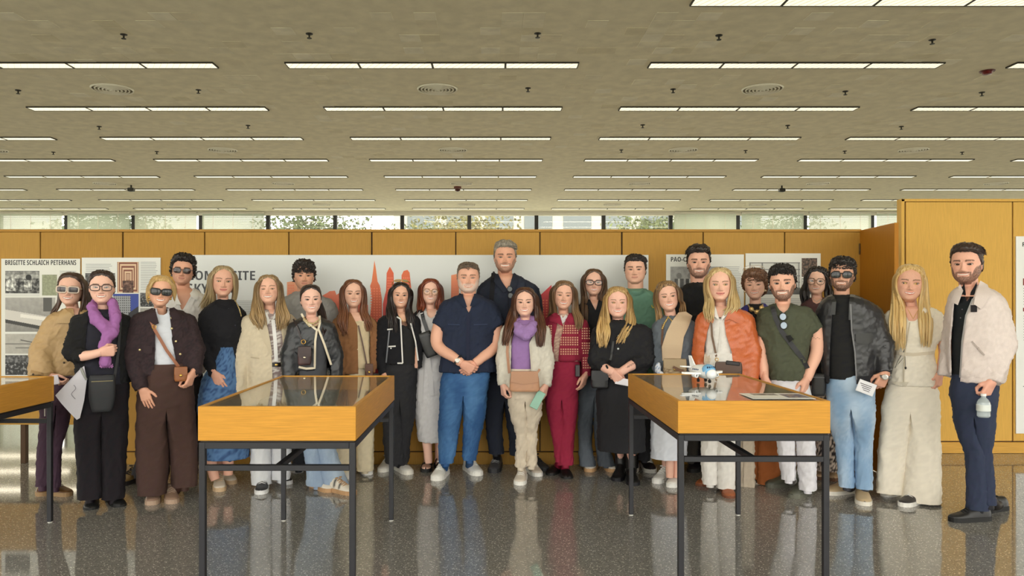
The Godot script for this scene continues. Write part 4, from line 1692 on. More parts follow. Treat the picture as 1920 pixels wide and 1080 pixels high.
	for j in ys.size() - 1:
		for k in m:
			var a := base + j * m + k; var c := base + j * m + (k + 1) % m
			mb.tri(a, c, c + m); mb.tri(a, c + m, a + m)
	# eyeballs
	var iris := lin(fc.get("iris", srgb(58, 38, 26)))
	for s in [-1.0, 1.0]:
		var c0 := st.at(0.487, asin(clampf(0.152 / 0.34, -1, 1)))
		var ctr := Vector3(s * 0.152, 0.487, c0.z - 0.034 - 0.046)
		var k0 := mb.v.size()
		var rings := [0.0, 0.26, 0.3, 0.6, 0.64, 0.95, 1.35]
		for t in rings:
			for q in 14:
				var w := TAU * q / 14
				var d := Vector3(sin(t) * cos(w), sin(t) * sin(w), cos(t))
				var cc := lin(srgb(16, 12, 12)) if t < 0.28 else (iris if t < 0.62 else lin(srgb(226, 218, 210)))
				mb.vert(b.hx * (ctr + d * Vector3(0.06, 0.056, 0.052)), (bs * d).normalized(), cc)
		for j in rings.size() - 1:
			for q in 14:
				var a := k0 + j * 14 + q; var c := k0 + j * 14 + (q + 1) % 14
				mb.tri(a, c, c + 14); mb.tri(a, c + 14, a + 14)
	# ears
	if sp.get("ears", man):
		for s in [-1.0, 1.0]:
			mb.col = skin.lerp(blush, 0.5)
			var eb := bs * Basis(Vector3.UP, s * 0.45) * Basis(Vector3.RIGHT, -0.12)
			var ctr: Vector3 = b.hx * Vector3(s * 0.342, 0.435, -0.05)
			for tk in 1:
				var k0 := mb.v.size()
				mb.ball(Vector3.ZERO, Vector3(0.028, 0.105, 0.06), 12, 10)
				for q in range(k0, mb.v.size()):
					var p := mb.v[q]
					if p.x * s > 0.004 and Vector2(p.y / 0.1, p.z / 0.055).length() < 0.6: p.x -= s * 0.02
					mb.v[q] = ctr + eb * p
					mb.n[q] = (eb * mb.n[q]).normalized()
	# neck
	var nk: Array = sp.nk
	var nb := L(b, nk[0], nk[1], -0.005)
	var nr: float = nk[2] / F * b.z
	var nt: Vector3 = b.hx * Vector3(0, 0.16, -0.09)
	mb.col = skin
	var pts := PackedVector3Array(); var rad := PackedFloat32Array()
	for k in 9:
		var t := k / 8.0
		pts.append(nt.lerp(nb - Vector3(0, 0.06, 0.015), t))
		rad.append(nr * (0.96 + 0.06 * pow(absf(t - 0.4) * 1.6, 2) + (0.5 * pow(maxf(t - 0.6, 0.0) / 0.4, 2))))
	mb.tube(pts, rad, 22)

# ------------------------------------------------------------------ hair
func hair_cap(b: Body, h: Dictionary) -> void:
	var st := head_stack(1.0, b.sp.get("face", {}).get("wide", 1.03) * 1.03)
	var line: Array = h.get("line", [0.82, 0.82, 0.74, 0.52, 0.3, 0.1])
	var angs := [0.0, 30.0, 58.0, 80.0, 104.0, 180.0]
	var tt: float = h.get("top", 0.07)
	var ts: float = h.get("side", 0.035)
	var rough: float = h.get("rough", 0.005 if h.has("locks") else 0.012)
	var part: float = h.get("part", 99.0)
	var c1 := lin(h.c); var c2 := lin(h.get("c2", h.c))
	var mb := MB.new()
	var ny := 56
	var na := 96
	var side_c := lin(h.get("cs", h.c))
	for j in ny + 1:
		var y := lerpf(0.04, 0.9995, pow(float(j) / ny, 0.85))
		for k in na:
			var a := -180.0 + 360.0 * k / na
			var aa := absf(a)
			var hl: float = line[5]
			for q in 5:
				if aa >= angs[q] and aa <= angs[q + 1]:
					var t: float = (aa - angs[q]) / (angs[q + 1] - angs[q])
					hl = lerpf(line[q], line[q + 1], t)
			if h.get("skew", 0.0) != 0.0: hl += h.skew * clampf(a / 60.0, -1, 1)
			var p := st.at(y, deg_to_rad(a))
			var dir := (p - Vector3(0, 0.45, -0.03)).normalized()
			var t := lerpf(ts, tt, smoothstep(0.62, 0.95, y))
			if h.get("front", 0.0) > 0.0: t += h.front * smoothstep(0.72, 0.9, y) * smoothstep(110.0, 20.0, aa)
			var strand := noise.get_noise_3d(p.x * 26.0 + 3.0, p.y * 5.0, p.z * 26.0)
			t += rough * (noise.get_noise_3d(p.x * 11, p.y * 11, p.z * 11) + 0.6 * noise.get_noise_3d(p.x * 25, p.y * 25, p.z * 25)) * 1.6 + (0.003 if h.has("locks") else 0.006) * strand
			if part < 90.0: t -= 0.02 * exp(-pow((p.x - part) / 0.02, 2)) * smoothstep(-0.1, 0.1, p.z)
			t = lerpf(-0.035, t, smoothstep(-0.012, 0.03 + ts * 0.5, y - hl + 0.012 * strand))
			var cc := c1.lerp(c2, clampf(0.45 + strand * 0.9, 0, 1))
			cc = cc.lerp(side_c, smoothstep(0.75, 0.55, y) * float(h.has("cs")))
			mb.vert(b.hx * (p + dir * t), (b.hx.basis * dir).normalized(), cc)
	for j in ny:
		for k in na:
			var a := j * na + k; var c := j * na + (k + 1) % na
			mb.tri(a, c, c + na); mb.tri(a, c + na, a + na)
	mb.smooth()
	if h.has("locks"):
		var rng := RandomNumberGenerator.new()
		rng.seed = int(b.sp.hd[0])
		for lk in h.locks: lock(mb, b, lk, c1, c2, rng, h.get("wave", 0.0))
	if h.has("tufts"): tufts(mb, b, h, st, c1, c2)
	put(mb, "hair", vmat("hair", 0.42), b.node)

# curtain of strands between two guide lines drawn on the photograph: [inner, outer, count, width in px]
func lock(mb: MB, b: Body, lk: Array, c1: Color, c2: Color, rng: RandomNumberGenerator, wave: float) -> void:
	var m: int = lk[0].size()
	var ga := []
	var gb := []
	for k in m:
		ga.append(L(b, lk[0][k][0], lk[0][k][1], lk[0][k][2]))
		gb.append(L(b, lk[1][k][0], lk[1][k][1], lk[1][k][2]))
	var cnt: int = lk[2]
	var r0: float = lk[3] / F * b.z
	for s in cnt:
		var t := (s + rng.randf()) / cnt
		var off := Vector3(rng.randfn(0, 0.004), 0, rng.randfn(0, 0.009))
		var g := []
		for k in m:
			var p: Vector3 = ga[k].lerp(gb[k], t)
			var w := float(k) / (m - 1)
			g.append(p + off * (0.3 + w) + Vector3(0, rng.randf_range(-0.03, 0.02) * float(k == m - 1), 0))
		var pts := PackedVector3Array(); var rad := PackedFloat32Array(); var cols := PackedColorArray()
		var ph := rng.randf() * TAU
		var tone := rng.randf_range(0.84, 1.14)
		var mixv := rng.randf()
		var sub := 5
		for k in m - 1:
			for q in sub + (1 if k == m - 2 else 0):
				var u := float(q) / sub
				var p: Vector3 = g[k].cubic_interpolate(g[k + 1], g[maxi(k - 1, 0)], g[mini(k + 2, m - 1)], u)
				var w := (k + u) / (m - 1)
				p += Vector3(sin(ph + w * 11.0), 0, cos(ph * 1.7 + w * 9.0)) * wave * w
				pts.append(p)
				rad.append(r0 * (0.75 + 0.5 * sin(w * PI)) * lerpf(0.3, 1.0, smoothstep(0.0, 0.28, w)) * (1.0 if w < 0.82 else lerpf(1.0, 0.25, (w - 0.82) / 0.18)))
				cols.append(c1.lerp(c2, clampf(mixv * 0.5 + w * 0.6 - 0.05, 0, 1)) * tone)
		mb.tube(pts, rad, 4, false, cols)

# short tufts standing off the cap: curls and combed hair
func tufts(mb: MB, b: Body, h: Dictionary, st: Stack, c1: Color, c2: Color) -> void:
	var rng := RandomNumberGenerator.new()
	rng.seed = int(b.sp.hd[0]) + 5
	var tf: Array = h.tufts   # count, length, curl, sweep x, width
	var tt: float = h.get("top", 0.07)
	for k in int(tf[0]):
		var a := rng.randf_range(-120, 120)
		var y := rng.randf_range(float(tf[5]) if tf.size() > 5 else 0.78, 0.985)
		var p := st.at(y, deg_to_rad(a))
		var dir := (p - Vector3(0, 0.45, -0.03)).normalized()
		var ln: float = tf[1] * rng.randf_range(0.6, 1.2)
		var q := p + dir * (tt * smoothstep(0.6, 0.95, y) * 0.75)
		var sw := Vector3(tf[3], 0.1, 0.15 - absf(tf[3]) * 0.3)
		var tn := (sw - dir * sw.dot(dir)).normalized()
		var pts := PackedVector3Array(); var rad := PackedFloat32Array()
		var ph := rng.randf() * TAU
		var sd := dir.cross(tn)
		for e in 6:
			var u := e / 5.0
			var o: Vector3 = dir * ln * u * (0.22 if tf[2] < 0.5 else 0.3) - dir * pow(ln * u, 2.0) * 1.3 + tn * ln * u * (1.0 - tf[2]) + (sd * cos(ph + u * 7.0) + dir * sin(ph + u * 7.0) + tn * sin(ph * 2.0 + u * 5.0)) * ln * 0.35 * tf[2]
			pts.append(b.hx * (q + o))
			rad.append(b.hs * float(tf[4]) * (1.0 - 0.7 * u))
		mb.col = c1.lerp(c2, rng.randf()) * rng.randf_range(0.75, 1.25)
		mb.tube(pts, rad, 5)

# ------------------------------------------------------------------ hands
var hand_shapes := []
func hand_template(pose: int) -> MB:
	while hand_shapes.size() <= pose: hand_shapes.append(null)
	if hand_shapes[pose] != null: return hand_shapes[pose]
	var f := Field.new()
	var curl: Array = [[0.28, 0.42, 0.3], [1.15, 1.5, 0.9], [0.1, 0.16, 0.12], [0.75, 0.8, 0.5]][pose]
	var xs := [-0.033, -0.0115, 0.0105, 0.032]
	var lens := [0.058, 0.074, 0.08, 0.072]
	var kn := [-0.078, -0.086, -0.089, -0.086]
	for j in 4:
		f.prims.append(Cone.new(Vector3(xs[j] * 0.62, -0.004, 0), Vector3(xs[j], kn[j], 0), 0.0165, 0.0125, 0.012))
	f.prims.append(Cone.new(Vector3(0, 0.03, 0), Vector3(0, -0.01, 0), 0.0225, 0.023, 0.02, 1.15))
	f.prims.append(Cone.new(Vector3(0.012, -0.02, 0.006), Vector3(-0.014, -0.06, 0.006), 0.016, 0.017, 0.012))
	for j in 4:
		var p := Vector3(xs[j], kn[j], 0)
		var ang := 0.0
		var spread: float = xs[j] * (1.6 if pose == 2 or pose == 0 else 0.2)
		var r := 0.0098 if j > 0 else 0.0085
		for e in 3:
			ang += curl[e] * (1.0 + 0.12 * (1 - j) * 0.5)
			var ln: float = lens[j] * [0.46, 0.3, 0.24][e]
			var q := p + Vector3(spread * ln, -cos(ang) * ln, sin(ang) * ln)
			f.prims.append(Cone.new(p, q, r, r * 0.9, 0.004))
			r *= 0.9
			p = q
	var th: Array = [[Vector3(0.02, -0.015, 0.008), Vector3(0.046, -0.045, 0.02), Vector3(0.052, -0.078, 0.026), Vector3(0.05, -0.102, 0.03)], [Vector3(0.02, -0.015, 0.01), Vector3(0.044, -0.045, 0.028), Vector3(0.036, -0.075, 0.046), Vector3(0.012, -0.085, 0.055)], [Vector3(0.02, -0.015, 0.006), Vector3(0.05, -0.042, 0.012), Vector3(0.066, -0.07, 0.014), Vector3(0.074, -0.092, 0.014)], [Vector3(0.02, -0.015, 0.01), Vector3(0.044, -0.045, 0.03), Vector3(0.044, -0.078, 0.044), Vector3(0.034, -0.1, 0.052)]][pose]
	f.prims.append(Cone.new(th[0], th[1], 0.0175, 0.0125, 0.014))
	f.prims.append(Cone.new(th[1], th[2], 0.0125, 0.0108, 0.004))
	f.prims.append(Cone.new(th[2], th[3], 0.0108, 0.0085, 0.004))
	hand_shapes[pose] = f.mesh(0.0042)
	return hand_shapes[pose]

# at = [x, y, dz], dir = where the fingers point, thumb = towards the thumb, side -1 mirrors
func add_hand(b: Body, at: Vector3, dir: Vector3, thumb: Vector3, palm_sign: float, pose: int, size: float) -> void:
	var t := hand_template(pose)
	var yv := -dir.normalized()
	var xv := (thumb - yv * thumb.dot(yv)).normalized()
	var zv := xv.cross(yv) * palm_sign
	var bs := Basis(xv * size, yv * size, zv * size)
	var mb := b.skin
	var k0 := mb.v.size()
	var skin := lin(b.sp.skin)
	var pink := skin.lerp(lin(srgb(190, 100, 88)), 0.12)
	var nail := skin.lerp(lin(b.sp.get("nails", srgb(226, 180, 168))), 0.6)
	for k in t.v.size():
		var p := t.v[k]
		mb.vert(at + bs * p, (bs * t.n[k]).normalized(), pink)
	for k in range(0, t.i.size(), 3): mb.tri(k0 + t.i[k], k0 + t.i[k + 1], k0 + t.i[k + 2])

# ------------------------------------------------------------------ shoes
func shoe(b: Body, s: Array) -> void:
	# [x, y, turn, kind, upper, sole, accent]
	var kind: String = s[3]
	var fp: Vector3 = b.rot.transposed() * (floor_at(s[0], s[1]) - b.base)
	fp.y = 0.0
	var size: float = b.sp.get("foot", 1.16 if b.sp.get("man", false) else 1.05)
	var node := Node3D.new()
	node.name = numbered(b.node, "shoe")
	b.node.add_child(node)
	var tdir := Vector3(sin(deg_to_rad(s[2])), 0, cos(deg_to_rad(s[2])))
	fp.z -= size * (0.13 * absf(tdir.z) + 0.04 * absf(tdir.x))
	# heels stay clear of the partition
	var wp := b.base + b.rot * fp
	var heel := b.base + b.rot * (fp - tdir * 0.15 * size)
	if -heel.z > WALL_Z - 0.05 and wp.x < 3.3:
		fp += b.rot.transposed() * Vector3(0, 0, -heel.z - WALL_Z + 0.05)
	node.position = fp
	node.rotation.y = deg_to_rad(s[2])
	# ankle
	var k_an := fp - tdir * 0.07 * size
	var shin := k_an + Vector3(0, 0.22, 0)
	var gap := 1e9
	for lg in (b.sp.get("low", {}) as Dictionary).get("legs", []):
		var q: Array = lg[lg.size() - 1]
		var lc := L(b, (q[1] + q[2]) / 2.0, q[0] - 12)
		if absf(lc.x - k_an.x) < gap:
			gap = absf(lc.x - k_an.x)
			shin = lc
	b.ankles.append(shin)
	b.skin.col = lin(b.sp.get("sock", b.sp.low.c if b.sp.has("low") and b.sp.low.has("legs") else b.sp.skin))
	b.skin.tube(PackedVector3Array([k_an + Vector3(0, 0.04, 0), k_an.lerp(shin, 0.35), shin]), PackedFloat32Array([0.036, 0.034, 0.036]), 14)
	node.scale = Vector3.ONE * size
	var sole_h: float = {"sneaker": 0.03, "slip": 0.026, "loafer": 0.016, "boot": 0.026, "sandal": 0.03, "flat": 0.012}[kind]
	var ws := [[0.0, 0.024], [0.06, 0.034], [0.25, 0.036], [0.45, 0.038], [0.65, 0.046], [0.8, 0.046], [0.9, 0.039], [0.96, 0.028], [0.99, 0.016], [1.0, 0.006]]
	var hs := [[0.0, 0.078], [0.05, 0.1], [0.2, 0.104], [0.38, 0.106], [0.52, 0.088], [0.68, 0.068], [0.84, 0.056], [0.95, 0.048], [1.0, 0.036]]
	if kind == "boot": hs = [[0.0, 0.1], [0.04, 0.12], [0.3, 0.12], [0.45, 0.095], [0.58, 0.072], [0.72, 0.058], [0.86, 0.05], [0.95, 0.042], [1.0, 0.032]]
	if kind == "loafer" or kind == "flat": hs = [[0.0, 0.05], [0.05, 0.062], [0.25, 0.06], [0.42, 0.066], [0.55, 0.062], [0.7, 0.052], [0.85, 0.043], [0.95, 0.034], [1.0, 0.024]]
	var ln := 0.285
	var at := func(tab: Array, t: float) -> float:
		for k in tab.size() - 1:
			if t <= tab[k + 1][0]:
				var u: float = (t - tab[k][0]) / (tab[k + 1][0] - tab[k][0])
				return lerpf(tab[k][1], tab[k + 1][1], u * u * (3 - 2 * u))
		return tab[tab.size() - 1][1]
	# sole
	var so := MB.new()
	so.col = lin(s[5])
	var lft := []; var rgt := []
	for k in 19:
		var t := sin(PI / 2 * k / 18.0)
		var w: float = at.call(ws, t) + 0.004
		lft.append(Vector3(-w, 0.0, -ln / 2 + t * ln))
		rgt.push_front(Vector3(w, 0.0, -ln / 2 + t * ln))
	so.prism(lft + rgt, Vector3(0, sole_h, 0))
	put(so, "sole", vmat("rubber", 0.6), node)
	var up := MB.new()
	up.col = lin(s[4])
	if kind == "sandal":
		# bare foot under two broad straps
		up.col = lin(b.sp.skin)
	var seg := 12
	var acc: Color = lin(s[6]) if s.size() > 6 else lin(s[4])
	for k in 22:
		var t := sin(PI / 2 * k / 21.0)
		var w: float = at.call(ws, t)
		var h: float = at.call(hs, t)
		if kind == "sandal":
			w *= 0.88
			h = maxf(0.05, h * (0.8 if t > 0.3 else 1.0))
		for e in seg + 1:
			var a := PI * e / seg
			var x := -cos(a) * w
			var y := sole_h - 0.004 + (h - sole_h) * pow(sin(a), 0.75)
			var cc := up.col
			if kind == "sneaker" and s.size() > 6:
				if t > 0.33 and t < 0.6 and absf(cos(a)) > 0.45 and int(t * 46) % 4 < 2 and absf(cos(a)) < 0.99: cc = acc
				if t < 0.09: cc = acc
			up.vert(Vector3(x, y, -ln / 2 + t * ln), Vector3(-cos(a), sin(a), 0), cc)
	for k in 21:
		for e in seg:
			var a := k * (seg + 1) + e
			up.tri(a, a + 1, a + seg + 2); up.tri(a, a + seg + 2, a + seg + 1)
	up.smooth()
	if kind == "boot":
		up.tube(PackedVector3Array([Vector3(0, 0.06, -0.075), Vector3(0, 0.12, -0.078), Vector3(0, 0.19, -0.08)]), PackedFloat32Array([0.042, 0.043, 0.046]), 16)
	put(up, "upper", vmat("shoe_leather", 0.45), node)
	if kind == "sneaker":
		var lc := MB.new()
		lc.col = lin(s[7]) if s.size() > 7 else lin(s[5])
		for k in 5:
			var t := 0.44 + k * 0.055
			var h: float = at.call(hs, t)
			var w: float = at.call(ws, t) * 0.62
			lc.tube(PackedVector3Array([Vector3(-w, h - 0.012, -ln / 2 + t * ln), Vector3(0, h + 0.002, -ln / 2 + t * ln + 0.006), Vector3(w, h - 0.012, -ln / 2 + t * ln)]), PackedFloat32Array([0.0034, 0.0038, 0.0034]), 5)
		lc.ball(Vector3(-0.02, at.call(hs, 0.4) + 0.002, -ln / 2 + 0.4 * ln), Vector3(0.017, 0.006, 0.007), 8, 6)
		lc.ball(Vector3(0.02, at.call(hs, 0.4) + 0.002, -ln / 2 + 0.4 * ln), Vector3(0.017, 0.006, 0.007), 8, 6)
		put(lc, "laces", vmat("cloth", 0.85), node)
	if kind == "sandal":
		for q in [[0.3, 0.4], [0.62, 0.74]]:
			var sb := MB.new()
			sb.col = acc
			for k in 4:
				var t := lerpf(q[0], q[1], k / 3.0)
				var w: float = at.call(ws, t) + 0.002
				var h: float = at.call(hs, t) * 0.8 + 0.008
				for e in seg + 1:
					var a := PI * e / seg
					sb.vert(Vector3(-cos(a) * w, sole_h - 0.01 + (h - sole_h + 0.01) * pow(sin(a), 0.75), -ln / 2 + t * ln), Vector3(-cos(a), sin(a), 0), sb.col)
			for k in 3:
				for e in seg:
					var a := k * (seg + 1) + e
					sb.tri(a, a + 1, a + seg + 2); sb.tri(a, a + seg + 2, a + seg + 1)
			sb.smooth()
			put(sb, "strap", vmat("shoe_leather", 0.45), node)

# ------------------------------------------------------------------ glasses
func glasses(b: Body, g: Dictionary) -> void:
	var root := Node3D.new()
	root.name = numbered(b.node, "sunglasses" if g.get("dark", false) else "glasses")
	b.node.add_child(root)
	var w: float = g.get("w", 0.118)
	var h: float = g.get("h", 0.085)
	var ex: float = g.get("ex", 3.0)
	var cy: float = g.get("y", 0.478)
	var gap: float = g.get("gap", 0.165)
	var rf: float = g.get("r", 0.010)
	var fm := mat(g.c, 0.3, g.get("metal", 0.0))
	var lm: StandardMaterial3D
	if g.get("dark", false):
		lm = mat(g.get("lens", srgb(22, 22, 26)), 0.06)
	else:
		lm = glass_mat()
	var zz: float = g.get("z", 0.44)
	var tilt: float = g.get("tilt", 0.0)
	var xf := b.hx * Transform3D(Basis(Vector3.RIGHT, tilt), Vector3(0, cy, 0))
	var frame := MB.new()
	for s in [-1.0, 1.0]:
		var pts := PackedVector3Array(); var rad := PackedFloat32Array()
		var lens := MB.new()
		for k in 28:
			var a := TAU * k / 28
			var x: float = w * signf(cos(a)) * pow(absf(cos(a)), 2.0 / ex)
			var y: float = h * signf(sin(a)) * pow(absf(sin(a)), 2.0 / ex)
			if g.has("cat"): y += g.cat * maxf(0.0, x * s) / w * (0.5 + 0.5 * signf(y))
			if y < 0 and g.has("drop"): x *= 1.0 - g.drop * (-y / h)
			var px: float = s * gap + x
			pts.append(xf * Vector3(px, y, zz - 0.55 * px * px))
			rad.append(rf * b.hs)
		frame.tube(pts, rad, 6, true)
		var nn := (b.hx.basis * Vector3(s * 0.2, 0, 1)).normalized()
		lens.vert(xf * Vector3(s * gap, 0, zz - 0.55 * gap * gap + 0.004), nn, Color.WHITE)
		for p in pts: lens.vert(p, (nn + (p - lens.v[0]).normalized() * 0.12).normalized(), Color.WHITE)
		for k in 28: lens.tri(0, 1 + k, 1 + (k + 1) % 28)
		put(lens, "lens", lm, root)
		var tp := MB.new()
		var x0: float = s * (gap + w)
		tp.tube(PackedVector3Array([xf * Vector3(x0, h * 0.45, zz - 0.55 * x0 * x0), xf * Vector3(s * 0.36, h * 0.4, 0.15), xf * Vector3(s * 0.36, h * 0.2, -0.08)]), PackedFloat32Array([rf * b.hs * 1.1, rf * b.hs, rf * b.hs * 0.9]), 6)
		put(tp, "temple", fm, root)
	frame.tube(PackedVector3Array([xf * Vector3(-gap + w * 0.92, h * 0.3, zz), xf * Vector3(0, h * 0.5, zz + 0.02), xf * Vector3(gap - w * 0.92, h * 0.3, zz)]), PackedFloat32Array([rf * b.hs, rf * b.hs, rf * b.hs]), 6)
	put(frame, "frame", fm, root)

# ------------------------------------------------------------------ a whole person
func arm_prims(b: Body, f: Field, j: Array, cut_end: bool, kin := 0.05, grow := 0.0) -> void:
	for k in j.size() - 1:
		var p: Array = j[k]; var q: Array = j[k + 1]
		var s := b.z / F
		f.prims.append(Cone.new(L(b, p[0], p[1], p[3]), L(b, q[0], q[1], q[3]), p[2] * s + grow, q[2] * s + grow, kin if k == 0 else 0.014, 1.0, cut_end and k == j.size() - 2))

func person(sp: Dictionary) -> Body:
	sp.skin = sp.skin.lerp(srgb(244, 208, 190), 0.34)
	var b := Body.new()
	b.sp = sp
	b.z = sp.z
	var x: float = sp.x
	b.base = Vector3((x - VX) / F * b.z, 0, -b.z)
	var fw := Vector3(-b.base.x, 0, b.z).normalized()
	b.rot = Basis(Vector3.UP.cross(fw), Vector3.UP, fw)
	b.node = thing("person", sp.label, "person", b.base)
	b.node.basis = b.rot
	build_head(b)
	# upper garment
	var u: Dictionary = sp.up
	var dep: float = u.get("d", 0.128 if sp.get("man", false) else 0.112)
	var f := Field.new()
	f.prims.append(Stack.new(stack_rows(b, u.t, dep), 2.5, 0.02))
	if u.has("bust"):
		for s in u.bust: f.prims.append(Cone.new(L(b, s[0], s[1], dep * 0.45), L(b, s[0], s[1] + 3, dep * 0.5), 0.068, 0.066, 0.06))
	for a in u.get("arms", []): arm_prims(b, f, a, true, u.get("k", 0.05))
	for c in u.get("plus", []): f.prims.append(Cone.new(L(b, c[0], c[1], c[3]), L(b, c[4], c[5], c[7]), c[2] / F * b.z, c[6] / F * b.z, 0.03))
	b.top = f
	var mb := f.mesh(0.0125)
	wrinkle(mb, u.get("w", 0.006), u.get("wx", 7.0), u.get("wy", 5.0), Vector3(x * 0.37, 0, x * 0.11))
	var spots := []
	for a in u.get("arms", []):
		for k in range(1, a.size()):
			var q: Array = a[k]
			spots.append([L(b, q[0], q[1], q[3]), 0.085, u.get("w", 0.006) * (1.5 if k < a.size() - 1 else 0.9)])
		var a0: Array = a[0]
		spots.append([L(b, a0[0], a0[1] + 12, 0.05), 0.09, u.get("w", 0.006) * 0.9])
	var wr: Array = u.t[u.t.size() - 2]
	spots.append([L(b, (wr[1] + wr[2]) / 2.0, wr[0], dep), 0.16, u.get("w", 0.006)])
	creases(mb, spots, x)
	dye(mb, u.c, u.get("dye", ""), u.get("c2", u.c))
	if u.has("cut"): mb = clip(mb, outside(b, mb, u.cut), 0.012)
	put(mb, u.get("n", "top"), cloth_mat(u.get("m", "cloth")), b.node)
	# layer that an opening shows
	if sp.has("inn"):
		var n: Dictionary = sp.inn
		var s2 := Stack.new(stack_rows(b, n.get("t", u.t), dep + n.get("dg", 0.0), -0.014), 2.5)
		var fi := Field.new()
		fi.prims.append(s2)
		b.under = fi
		var m2 := MB.new()
		loft(m2, s2, 48, 0.0, 0.012)
		wrinkle(m2, n.get("w", 0.004), 8.0, 5.0, Vector3(x, 0, 0))
		dye(m2, n.c, n.get("dye", ""), n.get("c2", n.c))
		if n.has("cut"): m2 = clip(m2, outside(b, m2, n.cut), 0.006)
		put(m2, n.get("n", "shirt"), cloth_mat(n.get("m", "cloth")), b.node)
	else:
		b.under = f
	# bare chest under a neckline
	if sp.has("chest"):
		var ch: Array = []
		for r in u.t:
			if r[0] <= sp.chest: ch.append(r)
		var s3 := Stack.new(stack_rows(b, ch, dep, -0.02), 2.4)
		b.skin.col = lin(sp.skin)
		var m3 := MB.new()
		m3.col = lin(sp.skin)
		loft(m3, s3, 40, 0.0, 0.015)
		m3.smooth()
		var k0 := b.skin.v.size()
		b.skin.v.append_array(m3.v); b.skin.n.append_array(m3.n); b.skin.c.append_array(m3.c)
		for e in m3.i: b.skin.i.append(e + k0)
	# bare limbs
	for a in sp.get("bare", []):
		var pts := PackedVector3Array(); var rad := PackedFloat32Array()
		var g := []
		for q in a: g.append(L(b, q[0], q[1], q[3]))
		for k in a.size() - 1:
			for q in 9 if k == a.size() - 2 else 8:
				var t := q / 8.0
				pts.append(g[k].cubic_interpolate(g[k + 1], g[maxi(k - 1, 0)], g[mini(k + 2, a.size() - 1)], t))
				rad.append(lerpf(a[k][2], a[k + 1][2], t) * b.z / F * (1.0 + 0.05 * sin(t * PI)))
		b.skin.col = lin(sp.skin)
		b.skin.tube(pts, rad, 18)
	# hands: [x, y, dz, dir, thumb, palm sign, pose]
	for h in sp.get("hands", []):
		add_hand(b, L(b, h[0], h[1], h[2]), h[3], h[4], h[5], h[6], sp.get("hand", 1.02 if sp.get("man", false) else 0.9))
	# lower garments
	if sp.has("low"):
		var lw: Dictionary = sp.low
		var ml := MB.new()
		# above the hem of the top the waist lies under it, unless the top is tucked in
		var hem: float = u.t[u.t.size() - 1][0]
		var hips := []
		for r in lw.get("hips", []):
			var q: Array = r.duplicate()
			if not lw.get("over", false) and r[0] < hem + 3.0:
				q[1] += 5.5; q[2] -= 5.5
				while q.size() < 4: q.append(0.0)
				if q.size() < 5: q.append(lw.get("d", dep * 0.98) - 0.026)
			hips.append(q)
		if lw.has("legs"):
			trousers(ml, Stack.new(stack_rows(b, hips, lw.get("d", dep * 0.98)), 2.3), b, lw)
		else:
			loft(ml, Stack.new(stack_rows(b, hips, lw.get("d", dep * 0.98)), 2.3), 60)
			ml.smooth()
		wrinkle(ml, lw.get("w", 0.007), lw.get("wx", 8.0), lw.get("wy", 3.0), Vector3(x * 0.7, 0, x * 0.2))
		var sp2 := []
		for lg in lw.get("legs", []):
			var kb: Array = lg[lg.size() - 1]
			var ka: Array = lg[0]
			var hem_d: float = lw.get("bunch", 0.004)
			sp2.append([L(b, (kb[1] + kb[2]) / 2.0, kb[0] - 12, 0.03), 0.12, hem_d])
			sp2.append([L(b, (ka[1] + ka[2] + kb[1] + kb[2]) / 4.0, (ka[0] + kb[0]) / 2.0 + 4, 0.03), 0.09, hem_d * 0.8])
			sp2.append([L(b, (ka[1] + ka[2]) / 2.0, ka[0] + 4, 0.06), 0.1, hem_d * 0.9])
		creases(ml, sp2, x)
		dye(ml, lw.c, lw.get("dye", ""), lw.get("c2", lw.c))
		put(ml, lw.get("n", "trousers"), cloth_mat(lw.get("m", "cloth")), b.node)
	if sp.has("hair"): hair_cap(b, sp.hair)
	for g in sp.get("specs", []): glasses(b, g)
	for s in sp.get("shoes", []): shoe(b, s)
	inner_body(b)
	b.skin.smooth()
	put(b.skin, "body", skin_mat(), b.node)
	b.node.move_child(b.node.get_child(b.node.get_child_count() - 1), 0)
	return b

